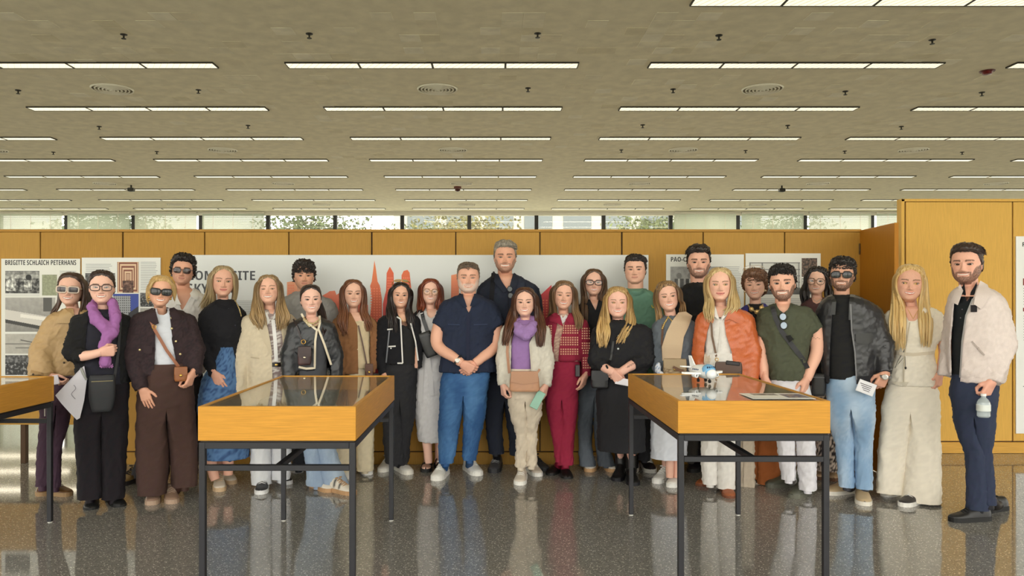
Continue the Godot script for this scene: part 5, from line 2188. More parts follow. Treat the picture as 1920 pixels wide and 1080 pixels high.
# hips that divide at the crotch into two legs, each ring flowing from half of the hip ring into the leg's own
func trousers(mb: MB, hp: Stack, b: Body, lw: Dictionary) -> void:
	var seg := 48
	var m := maxi(3, int(ceil((hp.y1 - hp.y0) / 0.016)) + 1)
	var h0 := hp.at(hp.y0, 0.0)
	var h1 := hp.at(hp.y0, PI)
	var hc := Vector3((h0.x + h1.x) / 2, hp.y0, (h0.z + h1.z) / 2)
	for j in m:
		var y := lerpf(hp.y0, hp.y1, float(j) / (m - 1))
		for k in seg:
			var p := hp.at(y, TAU * k / seg)
			mb.vert(p, (p - Vector3(hc.x, y, hc.z)).normalized(), mb.col)
	for j in m - 1:
		for k in seg:
			var a := j * seg + k; var c := j * seg + (k + 1) % seg
			mb.tri(a, c, c + seg); mb.tri(a, c + seg, a + seg)
	for lg in lw.legs:
		var st := Stack.new(stack_rows(b, lg, lw.get("ld", 0.1)), 2.8 if lw.get("ld", 0.1) >= 0.12 else 2.25)
		var base := mb.v.size()
		var mid := st.at(lerpf(st.y0, st.y1, 0.8), 0.0)
		var sd := signf(mid.x - hc.x)
		var n := maxi(3, int(ceil((hp.y0 - st.y0) / 0.017)) + 1)
		for j in n:
			var y := lerpf(st.y0, hp.y0, float(j) / (n - 1))
			var w := smoothstep(0.0, 0.32, hp.y0 - y)
			var cc := st.at(y, 0.0).lerp(st.at(y, PI), 0.5)
			for k in seg:
				var e := st.at(y, TAU * k / seg)
				var h := hp.at(hp.y0, TAU * k / seg)
				if (h.x - hc.x) * sd < 0.0: h.x = hc.x
				h.y = y
				var p := h.lerp(e, w)
				mb.vert(p, (e - cc).normalized(), mb.col)
		for j in n - 1:
			for k in seg:
				var a := base + j * seg + k; var c := base + j * seg + (k + 1) % seg
				mb.tri(a, c, c + seg); mb.tri(a, c + seg, a + seg)
	mb.smooth()

# the trunk and limbs under the clothes, so that head, hands and feet belong to one body
func inner_body(b: Body) -> void:
	var sp := b.sp
	var rows: Array = sp.up.t
	var nk: Array = sp.nk
	var last: Array = rows[rows.size() - 1]
	var neck := L(b, nk[0], nk[1], -0.005) - Vector3(0, 0.05, 0.02)
	var hip := L(b, (last[1] + last[2]) / 2.0, last[0] - 4)
	if sp.has("low") and sp.low.has("hips"):
		var h: Array = sp.low.hips[sp.low.hips.size() / 2]
		hip = L(b, (h[1] + h[2]) / 2.0, h[0])
	if hip.y < 0.75: hip = Vector3(hip.x, 0.85, hip.z)
	b.skin.col = lin(sp.skin)
	b.skin.tube(PackedVector3Array([neck + Vector3(0, 0.06, 0.01), neck, neck.lerp(hip, 0.5), hip, hip - Vector3(0, 0.06, 0)]), PackedFloat32Array([0.04, 0.05, 0.07, 0.07, 0.05]), 12)
	var ends := []
	var lists: Array = sp.up.get("arms", []) + (sp.get("bare", []) as Array)
	for a in lists:
		var f0: Array = a[0]
		var p0 := L(b, f0[0], f0[1], f0[3])
		var pts := PackedVector3Array(); var rd := PackedFloat32Array()
		if p0.y > hip.y + 0.15: 
			var from := neck
			for e in ends:
				if e.distance_to(p0) < 0.16: from = e
			pts.append(from); rd.append(0.025)
		else: continue
		for q in a:
			pts.append(L(b, q[0], q[1], q[3])); rd.append(minf(0.03, q[2] / F * b.z * 0.6))
		b.skin.tube(pts, rd, 10)
		ends.append(pts[pts.size() - 1])
	for h in sp.get("hands", []):
		var p := L(b, h[0], h[1], h[2])
		var best := neck
		for e in ends:
			if e.distance_to(p) < best.distance_to(p): best = e
		b.skin.tube(PackedVector3Array([best, p, p + h[3].normalized() * 0.03]), PackedFloat32Array([0.02, 0.018, 0.012]), 8)
	b.skin.col = lin(sp.get("sock", sp.low.c if sp.has("low") and sp.low.has("legs") else sp.skin))
	for e in b.ankles:
		var path := PackedVector3Array([hip])
		var best := []
		for lg in (sp.get("low", {}) as Dictionary).get("legs", []):
			var q: Array = lg[lg.size() - 1]
			if best.is_empty() or absf(L(b, (q[1] + q[2]) / 2.0, q[0]).x - e.x) < absf(L(b, (best[best.size() - 1][1] + best[best.size() - 1][2]) / 2.0, best[best.size() - 1][0]).x - e.x): best = lg
		for q in best: path.append(L(b, (q[1] + q[2]) / 2.0, q[0] - 6))
		path.append(e - Vector3(0, 0.08, 0))
		var rds := PackedFloat32Array()
		for k in path.size(): rds.append(0.03)
		b.skin.tube(path, rds, 10)

func skin_mat() -> StandardMaterial3D:
	if mats.has("skin"): return mats["skin"]
	var m := vmat("skin", 0.5)
	m.metallic_specular = 0.4
	return m

func cloth_mat(kind: String) -> StandardMaterial3D:
	match kind:
		"leather": return vmat("leather", 0.36, 0.12, 9.0)
		"knit": return vmat("knit", 0.95, 0.2, 30.0)
		"denim": return vmat("denim", 0.85, 0.1, 24.0)
		"satin": return vmat("satin", 0.5, 0.05, 16.0)
		"shell": return vmat("shell", 0.6, 0.06, 16.0)
	return vmat("cloth", 0.88, 0.07, 22.0)

func part(b: Body, mb: MB, called: String, m: Material) -> MeshInstance3D:
	return put(mb, called, m, b.node)

# things a person carries are things of their own, in the figure's frame
func carried(b: Body, called: String, label: String, category: String, at: Vector3) -> Node3D:
	var o := thing(called, label, category, b.base + b.rot * at)
	o.basis = b.rot
	return o

# ------------------------------------------------------------------ the group
func build_people() -> void:
	var t0 := Time.get_ticks_msec()
	people_left()
	people_middle()
	people_right()
	print("people ", Time.get_ticks_msec() - t0)

const DN := Vector3(0, -1, 0)
const WHITE := Color(0.93, 0.92, 0.90)
const BLACK := Color(0.085, 0.085, 0.095)

# hand: side -1 for the arm at the picture's left, +1 at its right
func hand(x: float, y: float, dz: float, side: float, dir := Vector3(0, -1, 0.15), thumb := Vector3(0, 0, 1), pose := 0) -> Array:
	return [x, y, dz, dir, thumb + (Vector3(-side * 0.45, 0, 0) if thumb == Vector3(0, 0, 1) else Vector3.ZERO), side, pose]

# hair falling from a parting: rows of [y, outer x, inner x, dz]
func curtains(cx: float, top: float, chin: float, lefts: Array, rights: Array, n := 30, r := 2.3, px := 0.0) -> Array:
	var h := chin - top
	var out := []
	for s in [-1.0, 1.0]:
		var rows: Array = lefts if s < 0 else rights
		if rows.is_empty(): continue
		var inner := [[cx + px + s * 1.0, top + 0.5, 0.055], [cx + s * 0.32 * h, top + 0.26 * h, 0.09], [cx + s * 0.37 * h, top + 0.6 * h, 0.07]]
		var outer := [[cx + px + s * 0.2 * h, top + 0.02 * h, -0.03], [cx + s * 0.45 * h, top + 0.3 * h, -0.02], [cx + s * 0.49 * h, top + 0.66 * h, -0.03]]
		for q in rows:
			inner.append([q[2], q[0], q[3]])
			outer.append([q[1], q[0], q[3] - 0.035])
		out.append([inner, outer, n, r])
	return out

func shifted(mb: MB, at: Vector3) -> MB:
	for k in mb.v.size(): mb.v[k] -= at
	return mb

# bag worn or held by a person; corners in pixels at depth dz
func bag(b: Body, called: String, label: String, r: Array, dz: float, th: float, c: Color, o: Dictionary = {}) -> Node3D:
	var a := L(b, r[0], r[1], dz)
	var e := L(b, r[2], r[3], dz)
	var at := Vector3((a.x + e.x) / 2, minf(a.y, e.y), a.z)
	var node := carried(b, called, label, o.get("cat", "bag"), at)
	var w := absf(e.x - a.x)
	var h := absf(a.y - e.y)
	var rough: float = o.get("rough", 0.4)
	var tilt: float = o.get("tilt", 0.0)
	var bs := Basis(Vector3.BACK, tilt)
	var m := MB.new()
	var st := Stack.new([[0.0, 0.0, w * o.get("bot", 0.42), th * 0.42, 0.0], [h * 0.06, 0.0, w * o.get("bot", 0.42) * 1.12, th * 0.5, 0.0], [h * 0.5, 0.0, w * 0.5, th * 0.5, 0.0], [h * 0.93, 0.0, w * o.get("topw", 0.48), th * 0.42, 0.0], [h, 0.0, w * o.get("topw", 0.48) * 0.93, th * 0.3, 0.0]], 3.4)
	m.col = lin(c)
	loft(m, st, 36, 0.0, 0.008)
	m.smooth()
	dye(m, c, o.get("dye", ""), o.get("c2", c))
	for k in m.v.size():
		m.v[k] = bs * m.v[k]; m.n[k] = bs * m.n[k]
	put(m, "pouch", vmat("bag%d" % int(rough * 10), rough), node)
	if o.get("flap", true):
		m = MB.new()
		m.col = lin(o.get("fc", c)) * 0.92
		var f := []
		for k in 13:
			var u := k / 12.0
			f.append(bs * Vector3(lerpf(-0.46, 0.46, u) * w, h * (0.5 - 0.12 * sin(u * PI)), th * 0.52))
		f.append(bs * Vector3(0.46 * w, h * 0.99, th * 0.42))
		f.append(bs * Vector3(-0.46 * w, h * 0.99, th * 0.42))
		m.prism(f, Vector3(0, 0, 0.006))
		put(m, "flap", vmat("bag%d" % int(rough * 10), rough), node)
	if o.has("metal"):
		m = MB.new()
		m.ball(bs * Vector3(0, h * 0.42, th * 0.55 + 0.006), Vector3(0.012, 0.01, 0.006), 10, 8)
		put(m, "clasp", mat(o.metal, 0.25, 0.9), node)
	if o.has("zip"):
		m = MB.new()
		m.box(bs * Vector3(0, h * 0.84, th * 0.48), Vector3(w * 0.8, 0.005, 0.006), 0.0, bs)
		put(m, "zip", mat(o.zip, 0.3, 0.6), node)
	for s in o.get("straps", []):
		m = MB.new()
		band(m, b, s.get("f", b.top), s.p, s.get("w", 3.0), s.c, 0.005, s.get("lift", 0.004))
		put(shifted(m, at), "strap", vmat("bag%d" % int(rough * 10), rough), node)
	for s in o.get("rings", []):
		m = MB.new()
		var p := on(b, b.top, s[0], s[1], 0.012) - at
		var pts := PackedVector3Array(); var rd := PackedFloat32Array()
		for k in 14:
			pts.append(p + Vector3(cos(TAU * k / 14), sin(TAU * k / 14), 0) * s[2]); rd.append(0.0028)
		m.tube(pts, rd, 6, true)
		put(m, "ring", mat(srgb(206, 164, 84), 0.25, 0.9), node)
	return node

# flat thing held in the hand
func slab(b: Body, called: String, label: String, cat: String, x: float, y: float, dz: float, w: float, h: float, th: float, tilt: float, c: Color, rough := 0.3, yaw := 0.0) -> Node3D:
	var at := L(b, x, y, dz)
	var node := carried(b, called, label, cat, at)
	var m := MB.new()
	m.box(Vector3.ZERO, Vector3(w, h, th), minf(th * 0.4, 0.004), Basis(Vector3.UP, yaw) * Basis(Vector3.BACK, tilt))
	put(m, "case" if cat == "phone" else "cover", mat(c, rough), node)
	return node

func collar(b: Body, polys: Array, c: Color, m := "cloth", th := 0.007, lift := 0.008) -> void:
	for p in polys:
		var mb := MB.new()
		patch(mb, b, b.top, p, c, th, lift, 5.0)
		part(b, mb, "collar", cloth_mat(m))

func trim(b: Body, lines: Array, w: float, c: Color, called := "trim", f: Field = null, m := "cloth", lift := 0.003) -> void:
	for l in lines:
		var mb := MB.new()
		band(mb, b, b.top if f == null else f, l, w, c, 0.005, lift)
		part(b, mb, called, cloth_mat(m))

func pieces(b: Body, polys: Array, c: Color, called: String, f: Field = null, m := "cloth", th := 0.005, lift := 0.004) -> void:
	for p in polys:
		var mb := MB.new()
		patch(mb, b, b.top if f == null else f, p, c, th, lift, 7.0)
		part(b, mb, called, cloth_mat(m))

func studs(b: Body, pts: Array, r: float, c: Color, metal := 0.0, called := "button", f: Field = null) -> void:
	var mb := MB.new()
	for p in pts:
		mb = MB.new()
		buttons(mb, b, b.top if f == null else f, [p], r, WHITE)
		part(b, mb, called, mat(c, 0.3, metal))

func earrings(b: Body, c: Color, r := 0.03, hoop := false) -> void:
	for s in [-1.0, 1.0]:
		var m := MB.new()
		var p: Vector3 = b.hx * Vector3(s * 0.34, 0.27, 0.0)
		if hoop:
			var pts := PackedVector3Array(); var rd := PackedFloat32Array()
			for k in 14:
				pts.append(p + Vector3(cos(TAU * k / 14) * 0.6, sin(TAU * k / 14), 0) * r * b.hs * 2.0); rd.append(0.0022)
			m.tube(pts, rd, 5, true)
		else: m.ball(p, Vector3.ONE * r * b.hs, 8, 6)
		part(b, m, "earring", mat(c, 0.25, 0.6))

func watch(b: Body, x: float, y: float, dz: float, r: float, axis: Vector3, strap: Color, dial: Color) -> void:
	var p := L(b, x, y, dz)
	var node := carried(b, "wristwatch", b.sp.watch, "watch", p)
	var yv := axis.normalized()
	var xv := yv.cross(Vector3.BACK).normalized()
	var bs := Basis(xv, yv, xv.cross(yv))
	var m := MB.new()
	m.lathe(Vector3.ZERO, [Vector2(r, -0.011), Vector2(r + 0.004, -0.009), Vector2(r + 0.004, 0.009), Vector2(r, 0.011)], 24, bs)
	put(m, "strap", mat(strap, 0.4), node)
	m = MB.new()
	var fb := Basis(xv, Vector3.BACK, xv.cross(Vector3.BACK))
	m.lathe(Vector3(0, 0, r), [Vector2(0.021, 0.0), Vector2(0.021, 0.009), Vector2(0.016, 0.011), Vector2(0, 0.011)], 20, fb)
	put(m, "case", mat(srgb(196, 190, 182), 0.25, 0.8), node)
	m = MB.new()
	m.lathe(Vector3(0, 0, r + 0.0105), [Vector2(0.0145, 0.0), Vector2(0.0145, 0.0012), Vector2(0, 0.0012)], 20, fb)
	put(m, "dial", mat(dial, 0.3), node)

func necklace(b: Body, line: Array, r: float, c: Color, beads := false, f: Field = null) -> void:
	var d := _dense(line, 4.0)
	var pts := PackedVector3Array(); var rd := PackedFloat32Array()
	var m := MB.new()
	for p in d:
		var q := on(b, b.under if f == null else f, p.x, p.y, r * 1.2)
		pts.append(q); rd.append(r)
		if beads: m.ball(q, Vector3.ONE * r * 1.5, 8, 6)
	m.tube(pts, rd, 6)
	part(b, m, "necklace", mat(c, 0.3, 0.7))

func jeans_spec(c: Color, c2: Color, hips: Array, legs: Array) -> Dictionary:
	return {n = "jeans", m = "denim", c = c, c2 = c2, dye = "denim", hips = hips, legs = legs}

func people_left() -> void:
	var b: Body
	var m: MB
	# woman in a trench coat
	b = person({x = 120, z = 6.03, label = "woman in beige trench coat and pale-rimmed sunglasses, plum trousers", skin = srgb(226, 172, 148), hd = [133, 513, 571, -14, 3], nk = [140, 584, 11], chest = 615,
		face = {smile = 0.9, brow = srgb(60, 44, 36)},
		hair = {c = srgb(52, 38, 32), c2 = srgb(84, 60, 48), top = 0.05, side = 0.05, line = [0.86, 0.82, 0.7, 0.4, 0.12, 0.06],
			locks = [[[[130, 514, 0.05], [112, 535, 0.02], [112, 565, 0.0], [104, 580, -0.03]], [[134, 512, 0.0], [120, 530, -0.02], [110, 570, -0.03], [92, 592, -0.06]], 16, 2.6], [[[140, 513, 0.05], [157, 535, 0.08], [156, 570, 0.06], [146, 600, 0.1]], [[146, 512, 0.0], [167, 540, 0.0], [168, 575, 0.0], [165, 600, 0.02]], 34, 2.6]]},
		specs = [{dark = true, c = srgb(226, 206, 190), lens = srgb(52, 40, 48), w = 0.15, h = 0.098, ex = 4.5, gap = 0.172, r = 0.022}],
		up = {n = "coat", m = "shell", c = srgb(190, 158, 112), w = 0.007, wx = 5.0, t = [[578, 122, 162], [588, 104, 174], [600, 92, 180], [640, 88, 178], [680, 84, 172], [706, 80, 166]],
			arms = [[[102, 604, 16, 0], [80, 655, 21, 0.02], [80, 706, 25, 0.07]]], cut = [[[136, 570], [152, 570], [152, 600], [147, 640], [142, 610]]]},
		inn = {n = "blouse", c = srgb(226, 216, 200), dye = "print", c2 = srgb(150, 140, 130), cut = [[[134, 570], [154, 570], [150, 592], [140, 592]]]},
		hands = [hand(98, 706, 0.13, -1, Vector3(0.5, -0.5, 0.4), Vector3(0, 0.3, 1), 3)],
		low = {c = srgb(74, 52, 68), hips = [[695, 92, 160], [730, 84, 148], [760, 74, 134]], legs = [[[740, 78, 108], [800, 72, 102], [860, 68, 97], [912, 66, 94]], [[740, 100, 136], [800, 96, 122], [860, 93, 116], [914, 93, 114]]], w = 0.006},
		shoes = [[106, 934, 40, "sneaker", srgb(104, 70, 38), srgb(160, 128, 90), srgb(60, 40, 24), srgb(226, 220, 206)], [84, 930, -10, "sneaker", srgb(104, 70, 38), srgb(160, 128, 90), srgb(60, 40, 24), srgb(226, 220, 206)]]})
	collar(b, [[[120, 578], [134, 588], [140, 612], [128, 606], [104, 606], [112, 588]], [[150, 584], [162, 590], [164, 606], [150, 612]]], srgb(194, 162, 116), "shell")
	trim(b, [[[58, 696], [82, 702], [104, 700]]], 5, srgb(170, 138, 94), "cuff_strap")
	studs(b, [[62, 702], [122, 640], [120, 680]], 0.008, srgb(70, 54, 36))
	slab(b, "phone", "phone with a lit white edge in trench coat woman's hand", "phone", 105, 712, 0.2, 0.04, 0.07, 0.01, 0.2, srgb(238, 232, 240))
	slab(b, "zip_pull", "small pale tag hanging by the plum trousers", "tag", 84, 773, 0.12, 0.008, 0.06, 0.004, 0.0, srgb(210, 206, 200))
	# woman with the purple scarf
	b = person({x = 190, z = 5.75, label = "woman in black cardigan with purple scarf, glasses and wide black trousers", skin = srgb(232, 180, 158), hd = [191, 509, 568, -4, 0], nk = [192, 584, 12],
		face = {smile = 0.95, brow = srgb(54, 40, 34), open = 0.75}, ears = true,
		hair = {c = srgb(40, 30, 28), c2 = srgb(66, 48, 42), top = 0.045, side = 0.03, part = 0.02, line = [0.86, 0.81, 0.68, 0.5, 0.3, 0.08]},
		specs = [{c = srgb(64, 42, 36), w = 0.135, h = 0.092, ex = 3.2, gap = 0.168, r = 0.013}],
		up = {n = "cardigan", m = "knit", c = srgb(24, 24, 28), w = 0.008, t = [[580, 172, 214], [588, 156, 228], [602, 142, 240], [640, 138, 242], [690, 140, 243], [722, 140, 243]],
			arms = [[[148, 606, 15, 0], [135, 662, 15, 0.06], [158, 668, 12, 0.17]], [[232, 606, 14, 0], [238, 665, 13, -0.03], [236, 716, 11, -0.02]]],
			cut = [[[168, 570], [216, 570], [224, 640], [226, 730], [158, 730], [160, 640]]]},
		inn = {n = "top", c = srgb(34, 34, 46), dg = 0.01},
		bare = [[[152, 668, 9, 0.16], [172, 665, 8, 0.19], [190, 660, 6.5, 0.21]]],
		hands = [hand(190, 660, 0.21, -1, Vector3(1.0, 0.1, 0.1), Vector3(0, 1, 0.2), 1)],
		low = {c = srgb(22, 21, 25), hips = [[705, 142, 243], [730, 138, 243], [760, 137, 241]], legs = [[[735, 137, 192], [800, 139, 191], [870, 143, 191], [936, 145, 192]], [[735, 187, 242], [800, 188, 240], [870, 190, 236], [936, 191, 233]]], w = 0.007, wy = 1.2, ld = 0.13},
		shoes = [[172, 956, -4, "loafer", srgb(30, 30, 32), srgb(24, 24, 26)], [217, 952, 14, "loafer", srgb(30, 30, 32), srgb(24, 24, 26)]]})
	var sf := Field.new()
	for c in [[172, 576, 7, 0.06, 180, 600, 9, 0.14], [180, 600, 9, 0.14, 208, 626, 10, 0.17], [211, 568, 8, 0.06, 217, 595, 10, 0.13], [217, 595, 8, 0.13, 212, 622, 10, 0.16], [203, 622, 10, 0.17, 195, 648, 9, 0.17], [195, 648, 9, 0.17, 198, 680, 10, 0.16], [172, 576, 8, 0.06, 180, 568, 8, -0.05], [180, 568, 8, -0.05, 204, 565, 8, -0.05], [204, 565, 8, -0.05, 211, 568, 8, 0.06], [176, 588, 9, 0.12, 196, 612, 10, 0.17]]:
		sf.prims.append(Cone.new(L(b, c[0], c[1], c[3]), L(b, c[4], c[5], c[7]), c[2] / F * b.z, c[6] / F * b.z, 0.02))
	m = sf.mesh(0.009)
	wrinkle(m, 0.0045, 17.0, 5.0)
	dye(m, srgb(166, 108, 172))
	var sc := part(b, m, "scarf", cloth_mat("cloth"))
	m = MB.new()
	for k in 16:
		var q := L(b, 187 + k * 1.6, 682 + (k % 3), 0.17)
		m.col = lin(srgb(176, 118, 176))
		m.tube(PackedVector3Array([q, q + Vector3(0.002, -0.018, 0)]), PackedFloat32Array([0.003, 0.002]), 5)
		m.ball(q + Vector3(0.002, -0.02, 0), Vector3.ONE * 0.0042, 6, 5)
	put(m, "fringe", cloth_mat("cloth"), sc)
	bag(b, "belt_bag", "black soft pouch bag worn by woman with purple scarf", [166, 704, 217, 770], 0.17, 0.07, srgb(34, 36, 40), {rough = 0.6, flap = false, zip = srgb(120, 110, 80), bot = 0.36, straps = [{p = [[214, 712], [222, 660], [226, 600]], w = 5, c = srgb(36, 38, 42)}, {p = [[166, 712], [150, 690]], w = 5, c = srgb(30, 30, 34)}]})
	var tb := carried(b, "drawstring_bag", "pale grey drawstring cloth bag hanging beside black trousers", "bag", L(b, 145, 785, 0.12))
	m = MB.new()
	m.col = lin(srgb(206, 204, 212))
	var o0 := L(b, 145, 785, 0.12)
	var tp := []
	for q in [[104, 741], [128, 715], [152, 690], [158, 686], [163, 712], [158, 750], [150, 783], [144, 786], [130, 772], [116, 756]]: tp.append(L(b, q[0], q[1], 0.1) - o0)
	m.prism(tp, Vector3(0, 0, 0.035))
	for k in m.v.size(): m.v[k] += Vector3(0, 0, 0.02 * noise.get_noise_3d(m.v[k].x * 9, m.v[k].y * 9, 3.0))
	put(m, "sack", cloth_mat("satin"), tb)
	m = MB.new()
	m.tube(PackedVector3Array([L(b, 152, 690, 0.14) - o0, L(b, 156, 700, 0.15) - o0, L(b, 162, 712, 0.14) - o0]), PackedFloat32Array([0.008, 0.009, 0.008]), 8)
	put(m, "drawstring", mat(srgb(150, 152, 146), 0.7), tb)
	m = MB.new()
	for k in 12: m.tube(PackedVector3Array([L(b, 138 + 4 * sin(k * 0.6), 722 + k * 2.2, 0.143) - o0, L(b, 138 + 4 * sin(k * 0.6 + 0.6), 724 + k * 2.2, 0.143) - o0]), PackedFloat32Array([0.0015, 0.0015]), 4)
	put(m, "printed_line", mat(srgb(110, 108, 120), 0.7), tb)
	# woman in the brown suit
	b = person({x = 305, z = 5.9, label = "blonde woman in dark brown jacket, black sunglasses and wide brown trousers", skin = srgb(222, 158, 126), hd = [301, 519, 574, 3, 5], nk = [303, 586, 11],
		face = {smile = 0.95, lip = srgb(196, 100, 92)}, ears = true,
		hair = {c = srgb(176, 138, 84), c2 = srgb(222, 190, 132), top = 0.06, side = 0.05, skew = 0.04, line = [0.84, 0.8, 0.66, 0.42, 0.2, 0.06], locks = [[[[306, 520, 0.06], [286, 530, 0.1], [281, 548, 0.06]], [[300, 517, 0.0], [279, 538, 0.0], [278, 565, -0.02]], 18, 2.2], [[[308, 519, 0.06], [320, 530, 0.08], [324, 550, 0.03]], [[306, 517, 0.0], [327, 535, 0.0], [328, 560, -0.04]], 16, 2.2]]},
		specs = [{dark = true, c = srgb(18, 18, 20), w = 0.15, h = 0.1, ex = 3.6, gap = 0.172, r = 0.018, cat = 0.025, drop = 0.15}],
		up = {n = "jacket", c = srgb(58, 42, 46), dye = "tweed", c2 = srgb(42, 30, 34), w = 0.006, d = 0.12, t = [[578, 286, 324], [586, 268, 344], [598, 254, 360], [630, 252, 364], [670, 256, 362], [702, 258, 360]],
			arms = [[[262, 606, 16, 0], [248, 665, 17, 0.02], [266, 730, 14, 0.09]], [[352, 606, 16, 0], [366, 655, 17, 0.03], [364, 704, 15, 0.12]]],
			cut = [[[291, 572], [318, 572], [320, 600], [324, 640], [336, 710], [288, 710], [291, 640]]]},
		inn = {n = "t_shirt", c = srgb(222, 226, 236), w = 0.005, t = [[578, 286, 324], [586, 268, 344], [598, 256, 358], [640, 262, 354], [690, 282, 346]], cut = [[[292, 570], [316, 570], [313, 588], [304, 592], [296, 589]]]},
		hands = [hand(268, 730, 0.1, -1, Vector3(0.35, -1, 0.2), Vector3(0.9, 0.1, 0.4), 2), hand(360, 702, 0.16, 1, Vector3(-0.35, -1, 0.1), Vector3(-0.6, 0.2, 0.8), 3)],
		low = {over = true, c = srgb(74, 52, 46), d = 0.135, hips = [[682, 276, 352, 0, 0.128], [700, 268, 360], [735, 258, 365], [765, 256, 366]], legs = [[[740, 256, 314], [800, 254, 317], [870, 255, 318], [928, 258, 312]], [[740, 306, 366], [800, 312, 369], [860, 318, 371], [912, 322, 371]]], w = 0.008, wy = 1.2, ld = 0.14},
		shoes = [[288, 947, -6, "sneaker", srgb(150, 122, 104), srgb(176, 150, 128), srgb(206, 190, 170)], [321, 945, 4, "sneaker", srgb(150, 122, 104), srgb(176, 150, 128), srgb(206, 190, 170)]]})
	collar(b, [[[284, 577], [292, 584], [298, 606], [290, 610], [274, 598], [276, 586]], [[317, 580], [326, 576], [336, 584], [338, 598], [322, 600]]], srgb(50, 36, 40))
	pieces(b, [[[268, 648], [286, 650], [286, 662], [276, 664], [268, 660]]], srgb(54, 40, 44), "pocket_flap")
	studs(b, [[262, 656], [322, 596], [322, 616], [330, 640], [338, 664]], 0.009, srgb(206, 190, 140), 0.8)
	earrings(b, srgb(226, 186, 90), 0.04)
	bag(b, "shoulder_bag", "small tan and gold bag on strap across brown jacket", [326, 688, 352, 714], 0.17, 0.06, srgb(150, 92, 52), {metal = srgb(206, 164, 84), straps = [{p = [[280, 594], [290, 618], [312, 656], [338, 692]], w = 6, c = srgb(150, 92, 62)}], rings = [[289, 613, 0.014], [341, 694, 0.02], [346, 706, 0.02], [336, 706, 0.018]]})
	# man in the open white shirt
	b = person({x = 343, z = 6.6, man = true, sock = srgb(40, 38, 40), label = "dark-haired man in open white shirt and sunglasses behind brown-suited woman", skin = srgb(206, 142, 112), hd = [343, 481, 533, -4, 5], nk = [345, 550, 13], chest = 620,
		face = {smile = 0.15, brow = srgb(30, 22, 20), beard = 0.18, bcol = srgb(90, 70, 60)},
		hair = {c = srgb(22, 18, 18), c2 = srgb(44, 36, 34), top = 0.12, side = 0.075, rough = 0.03, line = [0.8, 0.8, 0.7, 0.42, 0.25, 0.1], tufts = [220, 0.16, 0.4, 0.3, 0.02]},
		specs = [{dark = true, c = srgb(40, 30, 26), lens = srgb(54, 34, 30), w = 0.125, h = 0.092, ex = 2.6, gap = 0.165, r = 0.008}],
		up = {n = "shirt", c = srgb(238, 234, 230), w = 0.008, t = [[540, 328, 362], [548, 316, 374], [558, 306, 384], [580, 302, 390], [640, 305, 388], [700, 308, 386]], arms = [[[386, 570, 13, 0], [394, 630, 12, -0.02], [392, 680, 10, 0]], [[304, 572, 13, -0.02], [298, 620, 12, -0.04]]],
			cut = [[[329, 535], [364, 535], [357, 556], [341, 584], [334, 562]]]},
		low = {c = srgb(48, 46, 50), hips = [[690, 310, 384], [740, 312, 380]], legs = [[[730, 300, 345], [820, 270, 310], [890, 246, 270]], [[730, 342, 380], [890, 346, 372]]]},
		shoes = [[244, 911, -30, "sneaker", srgb(150, 122, 76), srgb(40, 36, 34), srgb(36, 32, 30)], [352, 905, 8, "sneaker", srgb(150, 122, 76), srgb(40, 36, 34), srgb(36, 32, 30)]]})
	collar(b, [[[328, 541], [334, 560], [340, 572], [330, 570], [322, 552]], [[364, 541], [372, 550], [370, 564], [358, 556], [356, 550]]], srgb(242, 240, 236))
	# woman in black with the blue skirt
	b = person({x = 415, z = 6.23, label = "blonde woman in black knit top and blue patterned skirt", skin = srgb(212, 152, 126), hd = [418, 500, 555, 4, 2], nk = [420, 572, 10.5],
		face = {smile = 0.35, teeth = 0.0, lip = srgb(190, 100, 96), brow = srgb(74, 54, 44)},
		hair = {c = srgb(120, 98, 72), c2 = srgb(188, 166, 124), top = 0.045, side = 0.035, part = 0.0, line = [0.9, 0.82, 0.66, 0.42, 0.15, 0.05], locks = curtains(418, 500, 555, [[556, 386, 402, 0.03], [576, 374, 402, -0.06]], [[556, 442, 438, 0.0], [566, 438, 434, -0.04]], 51, 1.63)},
		up = {n = "sweater", m = "knit", c = srgb(26, 26, 30), w = 0.006, t = [[562, 404, 438], [572, 392, 448], [584, 384, 456], [620, 386, 456], [655, 394, 452], [684, 396, 448]], bust = [[410, 618], [432, 618]],
			arms = [[[388, 594, 14, 0], [379, 648, 14.5, 0], [402, 704, 8.5, 0.12]], [[450, 594, 12, -0.05], [454, 650, 11, -0.15]]]},
		hands = [hand(403, 702, 0.13, -1, Vector3(0.5, -1, 0.1), Vector3(0.8, 0.3, 0.3), 0)],
		low = {n = "skirt", c = srgb(40, 70, 116), dye = "jacquard", c2 = srgb(88, 124, 170), hips = [[650, 402, 448], [680, 394, 450], [715, 378, 455], [760, 370, 462], [810, 376, 467], [860, 381, 467]], w = 0.008, wy = 1.2, d = 0.16},
		bare = [[[394, 845, 12, 0.02], [398, 880, 9, 0.03], [404, 900, 8, 0.05]], [[428, 845, 11, 0], [428, 890, 8, 0]]],
		shoes = [[411, 922, 2, "sneaker", srgb(226, 214, 196), srgb(206, 176, 140), srgb(214, 200, 178)], [428, 909, 14, "sneaker", srgb(226, 214, 196), srgb(206, 176, 140), srgb(214, 200, 178)]]})
	trim(b, [[[404, 566], [412, 574], [424, 577], [436, 570]]], 6, srgb(20, 20, 24), "neckband", null, "knit")
	necklace(b, [[441, 564], [449, 580], [452, 592]], 0.004, srgb(214, 190, 130), true, b.top)
	studs(b, [[441, 610], [428, 578]], 0.005, srgb(40, 44, 60))
